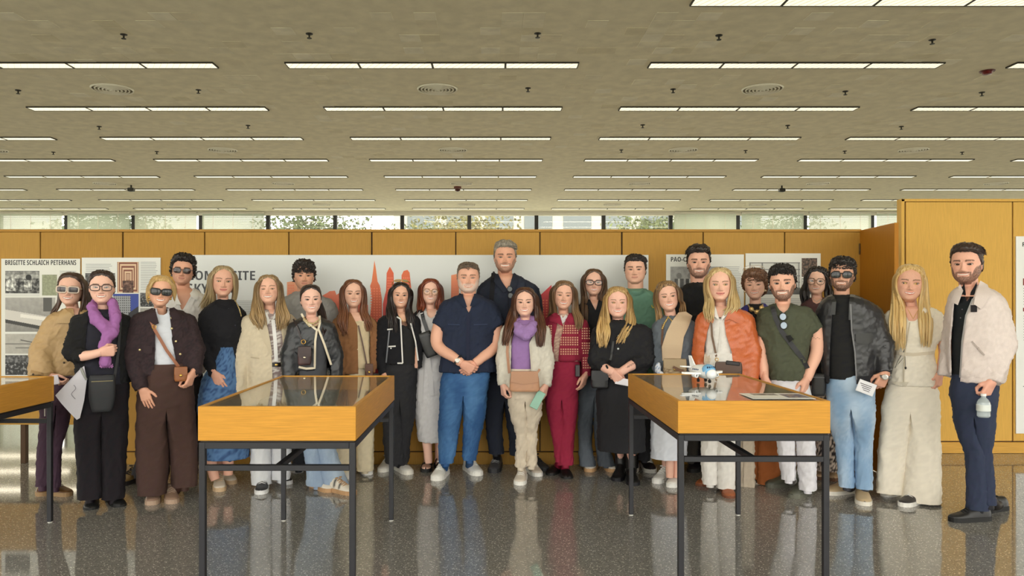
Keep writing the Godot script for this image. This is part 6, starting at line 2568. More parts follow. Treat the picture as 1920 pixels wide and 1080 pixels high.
	# woman in the cream blazer
	b = person({x = 503, z = 6.3, label = "woman in cream blazer over patterned shirt with black belt", skin = srgb(226, 168, 142), hd = [504, 517, 570, -6, -2, 8], nk = [506, 590, 11], chest = 640,
		face = {smile = 0.9, brow = srgb(110, 84, 64), open = 0.55},
		hair = {c = srgb(104, 80, 56), c2 = srgb(178, 148, 104), top = 0.05, side = 0.04, part = 0.03, line = [0.88, 0.8, 0.66, 0.42, 0.15, 0.05], wave = 0.009, locks = curtains(504, 517, 570, [[578, 473, 492, 0.1], [596, 471, 496, 0.13], [613, 482, 496, 0.13]], [[578, 536, 520, 0.1], [596, 542, 522, 0.13], [614, 534, 522, 0.13]], 57, 1.70)},
		up = {n = "blazer", c = srgb(214, 200, 174), w = 0.006, t = [[580, 488, 526], [588, 472, 540], [600, 460, 550], [640, 460, 548], [680, 464, 544], [742, 462, 548]],
			arms = [[[468, 607, 15, 0], [452, 668, 15, 0], [449, 738, 12, 0.04]], [[540, 607, 14, -0.02], [546, 660, 13, -0.05], [545, 710, 12, -0.05]]],
			cut = [[[494, 570], [522, 570], [526, 610], [533, 650], [536, 750], [512, 750], [510, 680], [504, 630]]]},
		inn = {n = "shirt", c = srgb(232, 226, 220), dye = "print", c2 = srgb(150, 132, 130), cut = [[[496, 565], [520, 565], [510, 596]]]},
		low = {over = false, n = "jeans", m = "denim", c = srgb(212, 214, 220), c2 = srgb(228, 230, 234), dye = "denim", hips = [[680, 492, 540], [720, 474, 546], [755, 468, 550]], legs = [[[740, 468, 512], [800, 468, 512], [860, 470, 510], [908, 472, 508]], [[740, 506, 550], [800, 506, 549], [860, 508, 546], [898, 510, 544]]], ld = 0.11},
		shoes = [[492, 927, -6, "sneaker", srgb(40, 42, 46), srgb(226, 226, 226), srgb(200, 200, 204), srgb(226, 226, 226)], [528, 910, 24, "sneaker", srgb(40, 42, 46), srgb(226, 226, 226), srgb(200, 200, 204), srgb(226, 226, 226)]]})
	pieces(b, [[[490, 590], [498, 596], [507, 640], [511, 668], [504, 660], [488, 622], [482, 606]], [[526, 590], [534, 596], [538, 612], [535, 640], [529, 620]]], srgb(206, 192, 166), "lapel")
	pieces(b, [[[494, 578], [502, 590], [506, 602], [500, 612], [492, 594]], [[522, 578], [520, 592], [510, 602], [514, 590]]], srgb(240, 238, 234), "shirt_collar", b.under)
	trim(b, [[[508, 684], [536, 683]]], 8, srgb(30, 28, 28), "belt", b.under, "leather")
	studs(b, [[517, 684], [519, 684]], 0.012, srgb(206, 170, 90), 0.9, "buckle", b.under)
	trim(b, [[[512, 600], [516, 640], [518, 678]]], 7, srgb(244, 242, 240), "placket", b.under)
	trim(b, [[[470, 670], [486, 672]]], 2.5, srgb(190, 176, 150), "pocket_edge")
	earrings(b, srgb(226, 206, 150), 0.03)
	# curly man behind
	b = person({x = 572, z = 6.87, man = true, label = "curly-haired man in grey T-shirt behind woman in leather jacket", skin = srgb(204, 142, 110), hd = [570, 492, 542, 3, 0], nk = [572, 556, 13],
		face = {smile = 0.3, teeth = 0.0, brow = srgb(40, 30, 26), beard = 0.22, bcol = srgb(90, 66, 52), open = 0.7},
		hair = {c = srgb(30, 25, 24), c2 = srgb(56, 46, 42), top = 0.1, side = 0.06, rough = 0.04, line = [0.83, 0.82, 0.72, 0.46, 0.28, 0.1], tufts = [420, 0.1, 0.9, 0.0, 0.02, 0.62]},
		up = {n = "t_shirt", c = srgb(158, 156, 154), w = 0.007, t = [[546, 556, 588], [552, 545, 600], [562, 534, 614], [585, 529, 622], [640, 532, 618], [700, 535, 612]], arms = [[[540, 572, 12, 0], [533, 618, 12, 0]], [[614, 574, 14, 0], [632, 616, 14, 0]]]},
		bare = [[[632, 610, 9, 0], [638, 650, 8, 0], [630, 690, 7, 0.02]], [[533, 612, 9, 0], [530, 655, 8, 0], [540, 690, 7, 0]]],
		low = {c = srgb(52, 54, 62), hips = [[690, 540, 606], [740, 542, 604]], legs = [[[730, 542, 574], [880, 548, 572]], [[730, 570, 604], [880, 578, 602]]]},
		shoes = [[560, 885, 0, "sneaker", srgb(60, 60, 62), srgb(200, 200, 200)], [590, 885, 8, "sneaker", srgb(60, 60, 62), srgb(200, 200, 200)]]})
	# woman in black leather with cream edging
	b = person({x = 583, z = 6.25, label = "woman in black leather jacket with cream edging and flared pale jeans", skin = srgb(236, 184, 164), hd = [583, 535, 587, 4, -2], nk = [584, 600, 10], chest = 640,
		face = {smile = 1.0, brow = srgb(50, 36, 30), lip = srgb(196, 84, 84)}, ears = true,
		hair = {c = srgb(34, 26, 26), c2 = srgb(58, 44, 42), top = 0.035, side = 0.025, part = 0.0, line = [0.87, 0.8, 0.68, 0.48, 0.25, 0.08], locks = [[[[594, 570, -0.08], [598, 590, -0.03], [602, 612, 0.06], [606, 625, 0.09]], [[604, 566, -0.08], [610, 590, -0.05], [612, 612, 0.04], [608, 628, 0.09]], 16, 2.2]]},
		up = {n = "jacket", m = "leather", c = srgb(40, 42, 46), c2 = srgb(48, 50, 54), dye = "leather", w = 0.0045, t = [[594, 566, 602], [602, 554, 614], [612, 546, 622], [650, 546, 624], [694, 552, 622]],
			arms = [[[554, 618, 14, 0], [541, 664, 15, 0.02], [543, 708, 14, 0.05]], [[616, 618, 14, 0], [630, 664, 14, 0], [630, 708, 13, 0.02]]],
			cut = [[[566, 580], [601, 580], [600, 602], [597, 617], [608, 645], [621, 684], [620, 705], [590, 705], [590, 660], [593, 620], [580, 608]]]},
		inn = {n = "dress", c = srgb(72, 74, 80), t = [[604, 556, 614], [612, 550, 620], [650, 552, 620], [690, 556, 616], [750, 550, 622]], dg = 0.004, cut = [[[556, 590], [614, 590], [604, 622], [596, 628], [586, 622]]]},
		low = {n = "jeans", m = "denim", c = srgb(148, 168, 194), c2 = srgb(176, 194, 214), dye = "denim", hips = [[730, 552, 622], [755, 550, 624]], legs = [[[745, 552, 590], [800, 560, 596], [860, 572, 606], [910, 575, 615]], [[745, 584, 624], [800, 586, 624], [860, 594, 636], [908, 602, 654]]], ld = 0.11},
		shoes = [[604, 925, 30, "sneaker", srgb(226, 218, 204), srgb(190, 150, 108), srgb(40, 38, 38)], [641, 931, 42, "sneaker", srgb(226, 218, 204), srgb(190, 150, 108), srgb(30, 30, 30)]]})
	trim(b, [[[565, 588], [572, 600], [583, 610], [594, 619], [591, 640], [590, 690], [574, 691], [560, 688]], [[599, 592], [600, 604], [597, 617], [608, 645], [621, 684]]], 4, srgb(232, 220, 196))
	necklace(b, [[570, 596], [578, 605], [588, 607], [598, 600]], 0.005, srgb(206, 186, 140), true, b.top)
	necklace(b, [[569, 600], [580, 612], [592, 611], [600, 604]], 0.004, srgb(216, 200, 160), true, b.top)
	pieces(b, [[[550, 664], [552, 660], [560, 668], [557, 676]]], srgb(46, 48, 52), "pocket_flap", null, "leather")
	bag(b, "shoulder_bag", "small dark brown crescent bag on chain over leather jacket", [558, 650, 584, 684], 0.16, 0.06, srgb(58, 38, 38), {dye = "leather", c2 = srgb(76, 52, 50), metal = srgb(200, 190, 170), straps = [{p = [[550, 598], [560, 620], [566, 640], [570, 652]], w = 3, c = srgb(52, 40, 40)}], rings = [[569, 641, 0.016]]})
	# woman with the camel shawl
	b = person({x = 662, z = 6.75, label = "brown-haired woman with camel shawl over cream top and cream trousers", skin = srgb(228, 174, 148), hd = [662, 526, 575, 5, 0], nk = [664, 588, 9.5], chest = 615,
		face = {smile = 0.95, brow = srgb(60, 40, 32), lip = srgb(196, 92, 88)},
		hair = {c = srgb(78, 48, 34), c2 = srgb(134, 84, 54), top = 0.05, side = 0.04, part = 0.0, line = [0.9, 0.82, 0.66, 0.42, 0.15, 0.05], wave = 0.006, locks = curtains(662, 526, 575, [[582, 639, 650, 0.08], [605, 634, 650, 0.12], [625, 640, 652, 0.12]], [[582, 687, 677, 0.07], [600, 694, 682, 0.1], [616, 698, 688, 0.1]], 51, 1.63)},
		up = {n = "shawl", m = "knit", c = srgb(160, 112, 74), w = 0.008, wx = 14.0, wy = 1.0, t = [[586, 646, 684], [594, 632, 694], [606, 626, 702], [650, 626, 704], [700, 634, 704]], arms = [[[636, 612, 12, 0.02], [628, 660, 12, 0.03], [634, 704, 12, 0.05]], [[696, 612, 11, 0], [703, 650, 11, 0], [702, 690, 9, 0]]],
			cut = [[[652, 575], [686, 575], [692, 602], [695, 640], [697, 715], [672, 715], [671, 650], [670, 610]]]},
		inn = {n = "top", c = srgb(222, 202, 166), t = [[602, 640, 700], [620, 638, 699], [660, 644, 698], [690, 645, 700]], dg = 0.005},
		low = {c = srgb(222, 208, 178), hips = [[686, 648, 700], [720, 640, 702], [750, 634, 703]], legs = [[[740, 632, 670], [800, 630, 668], [860, 628, 666], [894, 628, 664]], [[740, 664, 703], [800, 665, 702], [850, 667, 701], [882, 668, 700]]], ld = 0.12},
		shoes = [[685, 891, 10, "slip", srgb(236, 234, 228), srgb(238, 236, 232)], [655, 898, 0, "slip", srgb(236, 234, 228), srgb(238, 236, 232)]]})
	trim(b, [[[672, 602], [684, 603], [695, 602]]], 3, srgb(230, 212, 178), "top_edge", b.under)
	earrings(b, srgb(214, 170, 90), 0.05, true)
	necklace(b, [[654, 586], [664, 594], [674, 587]], 0.002, srgb(214, 180, 110))
	bag(b, "shoulder_bag", "small brown bag on thin strap over cream top", [684, 682, 700, 708], 0.14, 0.05, srgb(92, 56, 40), {metal = srgb(206, 164, 84), straps = [{p = [[672, 610], [680, 645], [688, 684]], w = 2.5, c = srgb(84, 54, 40)}]})

func people_middle() -> void:
	var b: Body
	var m: MB
	# woman in the white-edged black cardigan
	b = person({x = 750, z = 6.8, label = "woman in black cardigan with white edging and black trousers, sunglasses on head", skin = srgb(218, 160, 130), hd = [751, 531, 576, 4, 2], nk = [754, 590, 9.5], chest = 625,
		face = {smile = 0.85, brow = srgb(30, 24, 22), lip = srgb(190, 90, 86)},
		hair = {c = srgb(24, 20, 20), c2 = srgb(46, 36, 34), top = 0.05, side = 0.045, part = 0.0, line = [0.88, 0.8, 0.66, 0.42, 0.15, 0.05], wave = 0.008, locks = curtains(751, 531, 576, [[580, 727, 739, 0.08], [600, 728, 744, 0.12], [618, 730, 744, 0.12]], [[580, 770, 764, 0.07], [598, 776, 764, 0.1], [612, 778, 766, 0.1]], 51, 1.63)},
		specs = [{dark = true, c = srgb(200, 160, 80), metal = 0.6, lens = srgb(120, 96, 60), w = 0.12, h = 0.05, ex = 3.2, gap = 0.15, r = 0.016, y = 0.93, z = 0.36, tilt = -0.5}],
		up = {n = "cardigan", m = "knit", c = srgb(26, 26, 29), w = 0.005, t = [[585, 738, 770], [592, 724, 778], [602, 714, 784], [640, 712, 785], [682, 716, 785]], arms = [[[720, 606, 12, 0], [712, 655, 12, 0], [720, 702, 9.5, 0.04]], [[778, 606, 11, 0.01], [783, 655, 10, 0.04], [782, 690, 9, 0.05]]],
			cut = [[[742, 578], [768, 578], [771, 606], [779, 640], [784, 690], [755, 690], [753, 640], [750, 600]]]},
		inn = {n = "top", c = srgb(30, 30, 33), cut = [[[740, 575], [770, 575], [770, 606], [762, 613], [756, 609], [750, 613], [744, 604]]]},
		hands = [hand(720, 702, 0.05, -1)],
		low = {c = srgb(38, 38, 42), hips = [[672, 722, 783], [700, 718, 782], [740, 718, 780]], legs = [[[730, 718, 756], [790, 718, 758], [840, 720, 760], [868, 722, 764]], [[730, 746, 780], [790, 746, 776], [840, 742, 768], [866, 742, 766]]]},
		shoes = [[756, 891, 24, "sneaker", srgb(226, 222, 214), srgb(230, 226, 216), srgb(60, 60, 60), srgb(30, 30, 30)], [728, 880, -18, "sneaker", srgb(226, 222, 214), srgb(230, 226, 216)]]})
	trim(b, [[[751, 598], [753, 640], [755, 681]], [[770, 606], [779, 640], [784, 676]], [[744, 594], [751, 598]], [[755, 681], [745, 681]]], 2.6, srgb(232, 230, 226))
	trim(b, [[[726, 650], [742, 649]], [[726, 618], [736, 617]]], 2.4, srgb(232, 230, 226), "pocket_trim")
	studs(b, [[733, 653]], 0.007, srgb(214, 214, 216), 0.7)
	trim(b, [[[730, 620], [727, 650], [724, 680]]], 2.4, srgb(120, 122, 128), "lanyard", null, "satin")
	necklace(b, [[748, 592], [757, 604], [764, 593]], 0.002, srgb(214, 180, 110))
	# woman in the pale grey dress
	b = person({x = 808, z = 6.9, label = "auburn-haired woman in pale grey dress with round glasses", skin = srgb(234, 182, 160), hd = [807, 524, 569, 3, 3], nk = [808, 584, 9], chest = 605,
		face = {smile = 0.9, brow = srgb(110, 66, 44), lip = srgb(196, 100, 96)},
		hair = {c = srgb(92, 42, 26), c2 = srgb(142, 70, 42), top = 0.055, side = 0.045, part = -0.02, line = [0.88, 0.8, 0.66, 0.42, 0.15, 0.05], wave = 0.004, locks = curtains(807, 524, 569, [[572, 783, 796, 0.04], [586, 784, 794, 0.06]], [[570, 831, 820, 0.05], [584, 834, 822, 0.08]], 48, 1.63)},
		specs = [{c = srgb(170, 140, 90), metal = 0.6, w = 0.12, h = 0.115, ex = 2.0, gap = 0.16, r = 0.009}],
		up = {n = "dress", c = srgb(206, 204, 206), w = 0.006, t = [[579, 796, 824], [585, 784, 834], [596, 776, 842], [620, 780, 840], [645, 786, 834], [662, 788, 832], [700, 780, 838], [760, 776, 848], [800, 780, 852], [827, 784, 850]], d = 0.12, bust = [[799, 622], [820, 622]],
			cut = [[[798, 572], [820, 572], [816, 592], [808, 597], [801, 592]]]},
		bare = [[[800, 815, 10, 0.02], [802, 845, 8, 0.03], [804, 868, 6.5, 0.03]], [[826, 815, 10, -0.02], [828, 866, 7, -0.02]]],
		shoes = [[801, 884, -4, "sandal", srgb(30, 30, 30), srgb(34, 34, 36), srgb(30, 30, 32)], [829, 876, 10, "sandal", srgb(30, 30, 30), srgb(34, 34, 36), srgb(30, 30, 32)]]})
	var jf := Field.new()
	arm_prims(b, jf, [[786, 588, 8, 0.02], [776, 600, 9, 0.02], [775, 640, 9, 0.0], [778, 690, 8, 0]], true)
	arm_prims(b, jf, [[830, 588, 8, 0.02], [840, 602, 9, 0.02], [842, 650, 9, 0.0], [840, 690, 8, 0]], true)
	m = jf.mesh(0.012)
	wrinkle(m, 0.005)
	dye(m, srgb(30, 30, 33))
	part(b, m, "jacket", cloth_mat("cloth"))
	trim(b, [[[786, 660], [808, 663], [832, 660]]], 9, srgb(198, 196, 198), "belt")
	trim(b, [[[793, 664], [790, 700], [788, 753]], [[801, 664], [806, 700], [810, 742]]], 9, srgb(202, 200, 202), "sash")
	m = MB.new()
	m.col = lin(srgb(214, 212, 214))
	var fl := []
	for q in [[846, 770], [852, 772], [862, 812], [858, 816], [846, 812]]: fl.append(L(b, q[0], q[1], -0.03))
	m.prism(fl, Vector3(0, 0, 0.006))
	part(b, m, "hem_flap", cloth_mat("cloth"))
	bag(b, "sling_bag", "black leather sling bag worn across pale grey dress", [798, 620, 824, 668], 0.15, 0.06, srgb(30, 30, 33), {flap = false, zip = srgb(60, 60, 64), tilt = 0.35, bot = 0.4, straps = [{p = [[790, 580], [794, 600], [803, 626]], w = 7, c = srgb(36, 36, 40)}]})
	# bearded man in navy
	b = person({x = 878, z = 6.65, man = true, label = "grey-bearded man in navy short-sleeved shirt and blue jeans, hands clasped", skin = srgb(224, 160, 132), watch = "steel wristwatch with white dial on navy-shirted man's wrist",
		hd = [878, 494, 548, 0, 0], nk = [878, 562, 15], chest = 600,
		face = {smile = 0.55, teeth = 1.0, beard = 0.75, bcol = srgb(206, 196, 188), brow = srgb(96, 74, 60), jaw = 1.12, wide = 1.08, open = 0.6},
		hair = {c = srgb(84, 70, 60), c2 = srgb(122, 106, 92), cs = srgb(136, 124, 114), top = 0.05, side = 0.02, line = [0.84, 0.82, 0.74, 0.52, 0.3, 0.12], tufts = [160, 0.12, 0.05, 0.0, 0.012]},
		up = {n = "shirt", c = srgb(32, 40, 64), t = [[551, 864, 893], [558, 848, 908], [568, 836, 920], [585, 829, 928], [620, 829, 928], [660, 828, 927], [697, 822, 932]], w = 0.006,
			arms = [[[840, 578, 15, 0], [824, 613, 17, 0.02]], [[916, 578, 15, 0], [932, 613, 17, 0.02]]],
			cut = [[[867, 545], [890, 545], [885, 572], [879, 588], [872, 572]]]},
		bare = [[[828, 600, 13, 0.0], [820, 645, 11.5, 0.03], [854, 672, 8.5, 0.15], [866, 681, 7.5, 0.17]], [[928, 600, 13, 0.0], [929, 645, 11.5, 0.03], [902, 672, 8.5, 0.13], [890, 681, 7.5, 0.15]]],
		hands = [hand(868, 683, 0.175, -1, Vector3(0.9, -0.55, 0.0), Vector3(0.3, 0.9, 0.2), 3), hand(888, 684, 0.15, 1, Vector3(-0.8, -0.7, 0.0), Vector3(-0.3, 0.9, 0.2), 3)],
		low = jeans_spec(srgb(44, 88, 140), srgb(82, 130, 182), [[690, 828, 926], [715, 826, 918], [740, 824, 913]], [[[735, 824, 869], [770, 823, 866], [800, 821, 862], [835, 822, 858], [868, 823, 850]], [[735, 864, 913], [770, 868, 911], [800, 868, 906], [835, 868, 898], [862, 868, 894]]]),
		shoes = [[825, 902, -14, "sneaker", srgb(236, 234, 228), srgb(238, 236, 230), srgb(30, 32, 36)], [886, 893, 20, "sneaker", srgb(236, 234, 228), srgb(238, 236, 230), srgb(30, 32, 36)]]})
	collar(b, [[[862, 549], [869, 556], [876, 576], [868, 576], [856, 560]], [[895, 549], [900, 560], [890, 574], [881, 574], [887, 556]]], srgb(28, 36, 60))
	trim(b, [[[878, 588], [877, 640], [878, 694]]], 6, srgb(29, 37, 60), "placket")
	trim(b, [[[840, 608], [862, 609]], [[888, 609], [914, 608]]], 1.6, srgb(52, 62, 90), "pocket_seam")
	studs(b, [[878, 600], [878, 622], [878, 645], [878, 668]], 0.005, srgb(20, 24, 40))
	watch(b, 858, 675, 0.15, 0.044, Vector3(0.8, -0.6, 0.1), srgb(40, 42, 46), srgb(232, 228, 222))
	# very tall man
	b = person({x = 947, z = 6.92, man = true, sock = srgb(30, 30, 34), label = "very tall grey-haired man in navy zip top with dark trousers", skin = srgb(214, 148, 118), hd = [947, 455, 510, 0, 0], nk = [946, 524, 14], chest = 560,
		face = {smile = 1.0, beard = 0.6, bcol = srgb(96, 82, 74), brow = srgb(60, 46, 40), open = 0.6},
		hair = {c = srgb(112, 104, 94), c2 = srgb(168, 158, 142), cs = srgb(110, 102, 94), top = 0.09, side = 0.03, front = 0.02, line = [0.83, 0.82, 0.75, 0.52, 0.3, 0.12], tufts = [260, 0.12, 0.05, 0.35, 0.012]},
		up = {n = "zip_top", c = srgb(36, 42, 58), w = 0.006, t = [[513, 930, 964], [522, 916, 982], [534, 906, 996], [560, 898, 1006], [620, 900, 1004], [700, 906, 992]], arms = [[[910, 548, 15, 0], [902, 610, 15, 0], [908, 670, 12, 0]], [[996, 548, 15, 0], [1008, 610, 15, 0], [1002, 680, 12, 0]]],
			cut = [[[931, 506], [964, 506], [958, 528], [953, 545], [941, 528]]]},
		low = {c = srgb(32, 36, 50), hips = [[690, 904, 988], [740, 908, 984]], legs = [[[725, 906, 946], [780, 910, 942], [850, 916, 944]], [[725, 942, 986], [780, 950, 986], [852, 956, 988]]]},
		shoes = [[929, 881, -8, "sneaker", srgb(70, 70, 74), srgb(50, 50, 54), srgb(120, 120, 124), srgb(150, 150, 150)], [1006, 877, 30, "sneaker", srgb(50, 50, 54), srgb(40, 40, 44), srgb(90, 90, 94)]]})
	collar(b, [[[929, 513], [936, 518], [950, 545], [944, 549], [926, 528]], [[964, 511], [972, 520], [966, 545], [955, 548], [957, 532]]], srgb(30, 35, 50))
	trim(b, [[[953, 548], [954, 600], [955, 690]]], 2.5, srgb(22, 26, 36), "zip")
	trim(b, [[[926, 512], [924, 530], [920, 580], [918, 640]]], 9, srgb(24, 26, 32), "backpack_strap")
	m = MB.new()
	m.box(L(b, 927, 514, 0.05), Vector3(0.02, 0.05, 0.02), 0.006, Basis(Vector3.BACK, 0.4))
	part(b, m, "strap_buckle", mat(srgb(20, 20, 22), 0.5))
	hung_glasses(b, "dark folded sunglasses hung on tall man's open collar", 956, 536, 560, srgb(30, 30, 32), Color(0.16, 0.18, 0.2))
	# woman in white jacket and lilac
	b = person({x = 984, z = 6.5, label = "long-haired woman in white jacket over lilac sweater and cream trousers", skin = srgb(232, 178, 156), hd = [984, 541, 592, -2, 0], nk = [986, 604, 10], chest = 640,
		face = {smile = 0.95, brow = srgb(60, 40, 34), lip = srgb(204, 100, 100)},
		hair = {c = srgb(46, 26, 24), c2 = srgb(104, 66, 44), top = 0.06, side = 0.05, part = -0.02, line = [0.88, 0.8, 0.66, 0.42, 0.15, 0.05], wave = 0.006, locks = curtains(985, 541, 592, [[596, 953, 968, 0.06], [618, 946, 962, 0.12], [642, 941, 954, 0.12]], [[596, 1017, 1004, 0.06], [618, 1022, 1006, 0.12], [645, 1018, 1008, 0.13]], 64, 1.70)},
		up = {n = "jacket", m = "knit", c = srgb(232, 226, 212), w = 0.006, t = [[600, 966, 1006], [607, 954, 1016], [616, 946, 1026], [650, 944, 1026], [690, 946, 1024], [726, 948, 1022]], arms = [[[952, 624, 13, 0], [942, 675, 12.5, 0], [943, 722, 10, 0.04]], [[1018, 624, 13, 0], [1027, 675, 12.5, 0], [1023, 724, 10.5, 0.06]]],
			cut = [[[964, 592], [1005, 592], [1002, 625], [992, 645], [996, 690], [998, 740], [957, 740], [956, 690], [958, 645]]]},
		inn = {n = "sweater", m = "knit", c = srgb(168, 130, 190), t = [[600, 966, 1006], [607, 954, 1016], [650, 950, 1008], [696, 952, 1006]], dg = 0.0},
		hands = [hand(943, 722, 0.05, -1, Vector3(0.1, -1, 0.2), Vector3(0, 0, 1), 3), hand(1023, 724, 0.08, 1, Vector3(-0.25, -1, 0.2), Vector3(-0.6, 0, 1), 0)],
		low = {over = true, c = srgb(220, 206, 186), hips = [[690, 952, 1006], [715, 952, 1012], [745, 953, 1016]], legs = [[[735, 954, 992], [770, 960, 994], [810, 966, 992], [875, 966, 988]], [[735, 984, 1017], [770, 984, 1012], [810, 984, 1007], [873, 986, 1007]]], w = 0.009, wy = 9.0, ld = 0.085},
		shoes = [[977, 910, -6, "sneaker", srgb(222, 212, 198), srgb(240, 238, 232), srgb(190, 170, 150)], [1001, 894, 16, "sneaker", srgb(222, 212, 198), srgb(240, 238, 232), srgb(190, 170, 150)]]})
	var cw := Field.new()
	for c in [[966, 602, 6, 0.03, 972, 622, 8, 0.13], [972, 622, 8, 0.13, 986, 630, 9, 0.15], [986, 630, 9, 0.15, 998, 618, 8, 0.13], [998, 618, 8, 0.13, 1003, 600, 6, 0.03], [966, 602, 6, 0.03, 985, 594, 6, -0.06], [985, 594, 6, -0.06, 1003, 600, 6, 0.03], [970, 610, 7, 0.1, 984, 620, 7, 0.14], [984, 620, 7, 0.14, 1000, 608, 7, 0.1]]:
		cw.prims.append(Cone.new(L(b, c[0], c[1], c[3]), L(b, c[4], c[5], c[7]), c[2] / F * b.z, c[6] / F * b.z, 0.018))
	m = cw.mesh(0.009)
	wrinkle(m, 0.005, 14.0, 14.0)
	dye(m, srgb(172, 136, 196))
	part(b, m, "scarf", cloth_mat("knit"))
	trim(b, [[[957, 650], [956, 720]], [[994, 645], [997, 700], [1000, 724]]], 2.2, srgb(206, 198, 182), "edge_seam")
	earrings(b, srgb(240, 236, 226), 0.03)
	bag(b, "shoulder_bag", "tan leather box bag worn across cream trousers", [956, 696, 1011, 734], 0.17, 0.06, srgb(190, 142, 110), {topw = 0.44, bot = 0.46, straps = [{p = [[955, 700], [951, 660], [954, 620]], w = 5, c = srgb(186, 140, 112)}, {p = [[1008, 698], [1012, 692]], w = 4, c = srgb(186, 140, 112)}]})
	slab(b, "phone", "mint green phone held beside cream trousers", "phone", 1008, 750, 0.13, 0.07, 0.15, 0.009, -0.5, srgb(150, 196, 176))
	# woman in crimson
	b = person({x = 1060, z = 6.7, label = "woman in crimson cutwork jacket and crimson trousers", skin = srgb(228, 168, 142), hd = [1057, 528, 579, 2, 4], nk = [1058, 594, 10], chest = 640,
		face = {smile = 0.95, brow = srgb(80, 56, 44), lip = srgb(204, 90, 86), open = 0.6},
		hair = {c = srgb(74, 52, 40), c2 = srgb(150, 118, 84), top = 0.05, side = 0.045, skew = 0.03, line = [0.86, 0.8, 0.66, 0.42, 0.15, 0.05], locks = curtains(1057, 528, 579, [[584, 1032, 1042, 0.0], [592, 1028, 1040, -0.05]], [[582, 1084, 1074, 0.07], [598, 1092, 1078, 0.11], [614, 1090, 1080, 0.13]], 54, 1.70)},
		up = {n = "jacket", c = srgb(150, 34, 62), w = 0.005, t = [[588, 1038, 1080], [596, 1026, 1090], [606, 1020, 1098], [640, 1024, 1096], [676, 1030, 1092]], arms = [[[1026, 614, 11, -0.02], [1020, 660, 11, -0.04]], [[1090, 614, 12, 0], [1100, 660, 11, 0], [1099, 705, 9, 0.03]]],
			cut = [[[1046, 580], [1070, 580], [1060, 602], [1050, 640], [1046, 684], [1035, 684], [1038, 640], [1044, 610]]]},
		inn = {n = "blouse", c = srgb(226, 200, 176), dye = "print", c2 = srgb(190, 150, 140)},
		hands = [hand(1098, 704, 0.05, 1, Vector3(-0.3, -1, 0.1), Vector3(-0.6, 0, 1), 0)],
		low = {c = srgb(156, 34, 66), hips = [[672, 1032, 1092], [700, 1026, 1090], [740, 1022, 1084]], legs = [[[730, 1022, 1062], [790, 1030, 1062], [840, 1038, 1060], [866, 1042, 1060]], [[730, 1052, 1084], [790, 1050, 1080], [840, 1046, 1076], [870, 1046, 1075]]], w = 0.006, ld = 0.1},
		shoes = [[1040, 892, -18, "loafer", srgb(30, 26, 28), srgb(24, 22, 24)], [1061, 898, 6, "loafer", srgb(30, 26, 28), srgb(24, 22, 24)]]})
	collar(b, [[[1040, 586], [1050, 592], [1056, 612], [1044, 606], [1030, 602], [1030, 594]], [[1070, 586], [1080, 590], [1086, 606], [1068, 606], [1060, 600]]], srgb(148, 32, 60))
	trim(b, [[[1050, 592], [1054, 604], [1060, 596], [1066, 590]]], 7, srgb(230, 226, 226), "neck_scarf", b.under)
	m = MB.new()
	m.col = lin(srgb(222, 164, 140))
	for gx in 8:
		for gy in 13:
			if gy % 5 == 4: continue
			var x := 1052.0 + gx * 4.4
			var y := 611.0 + gy * 4.4
			if x > 1088: continue
			_window(m, b, x, y, 2.6)
	for gy in 17:
		for gx in 4:
			if gy % 6 == 5: continue
			_window(m, b, 1092.0 + gx * 4.2 + (2.0 if gy > 8 else 0.0), 616.0 + gy * 4.6, 2.4)
	for gy in 10:
		for gx in 2: _window(m, b, 1029.0 + gx * 4.4, 611.0 + gy * 4.4, 2.6)
	var cwk := part(b, m, "cutwork_openings", cloth_mat("cloth"))
	cwk.set_meta("kind", "stuff")
	earrings(b, srgb(236, 220, 180), 0.045)
	slab(b, "phone", "dark phone tucked at crimson trousers' waist", "phone", 1083, 695, 0.13, 0.04, 0.1, 0.01, 0.0, srgb(40, 26, 32))
	# woman with glasses in black and grey jeans
	b = person({x = 1114, z = 6.94, label = "woman with oval glasses and straight brown hair in black top and grey flared jeans", skin = srgb(226, 170, 146), hd = [1113, 506, 553, 4, 2], nk = [1113, 568, 9.5], chest = 600,
		face = {smile = 0.85, brow = srgb(56, 40, 34), lip = srgb(196, 96, 96)},
		hair = {c = srgb(60, 42, 32), c2 = srgb(110, 80, 54), top = 0.05, side = 0.04, part = 0.0, line = [0.9, 0.82, 0.66, 0.42, 0.15, 0.05], locks = curtains(1113, 506, 553, [[560, 1091, 1101, 0.06], [580, 1089, 1102, 0.11], [600, 1090, 1102, 0.12]], [[555, 1137, 1124, 0.04], [580, 1139, 1128, 0.08], [598, 1138, 1128, 0.1]], 51, 1.63)},
		specs = [{c = srgb(44, 28, 32), w = 0.14, h = 0.09, ex = 2.4, gap = 0.168, r = 0.014, cat = 0.02}],
		up = {n = "top", c = srgb(28, 28, 30), w = 0.005, t = [[562, 1099, 1128], [570, 1088, 1140], [580, 1083, 1146], [640, 1086, 1144], [700, 1088, 1142]], arms = [[[1088, 586, 11, 0], [1083, 640, 10, 0], [1086, 690, 9, 0]], [[1142, 586, 11, 0], [1148, 640, 10, 0], [1144, 690, 9, 0]]], cut = [[[1103, 555], [1124, 555], [1117, 583]]]},
		low = jeans_spec(srgb(78, 84, 92), srgb(104, 112, 122), [[690, 1086, 1146], [730, 1084, 1146]], [[[720, 1083, 1118], [780, 1084, 1112], [830, 1085, 1110], [872, 1086, 1117]], [[720, 1112, 1146], [780, 1113, 1140], [830, 1116, 1142], [872, 1121, 1153]]]),
		shoes = [[1107, 882, -10, "sneaker", srgb(232, 222, 208), srgb(196, 156, 112)], [1139, 880, 14, "sneaker", srgb(232, 222, 208), srgb(196, 156, 112)]]})
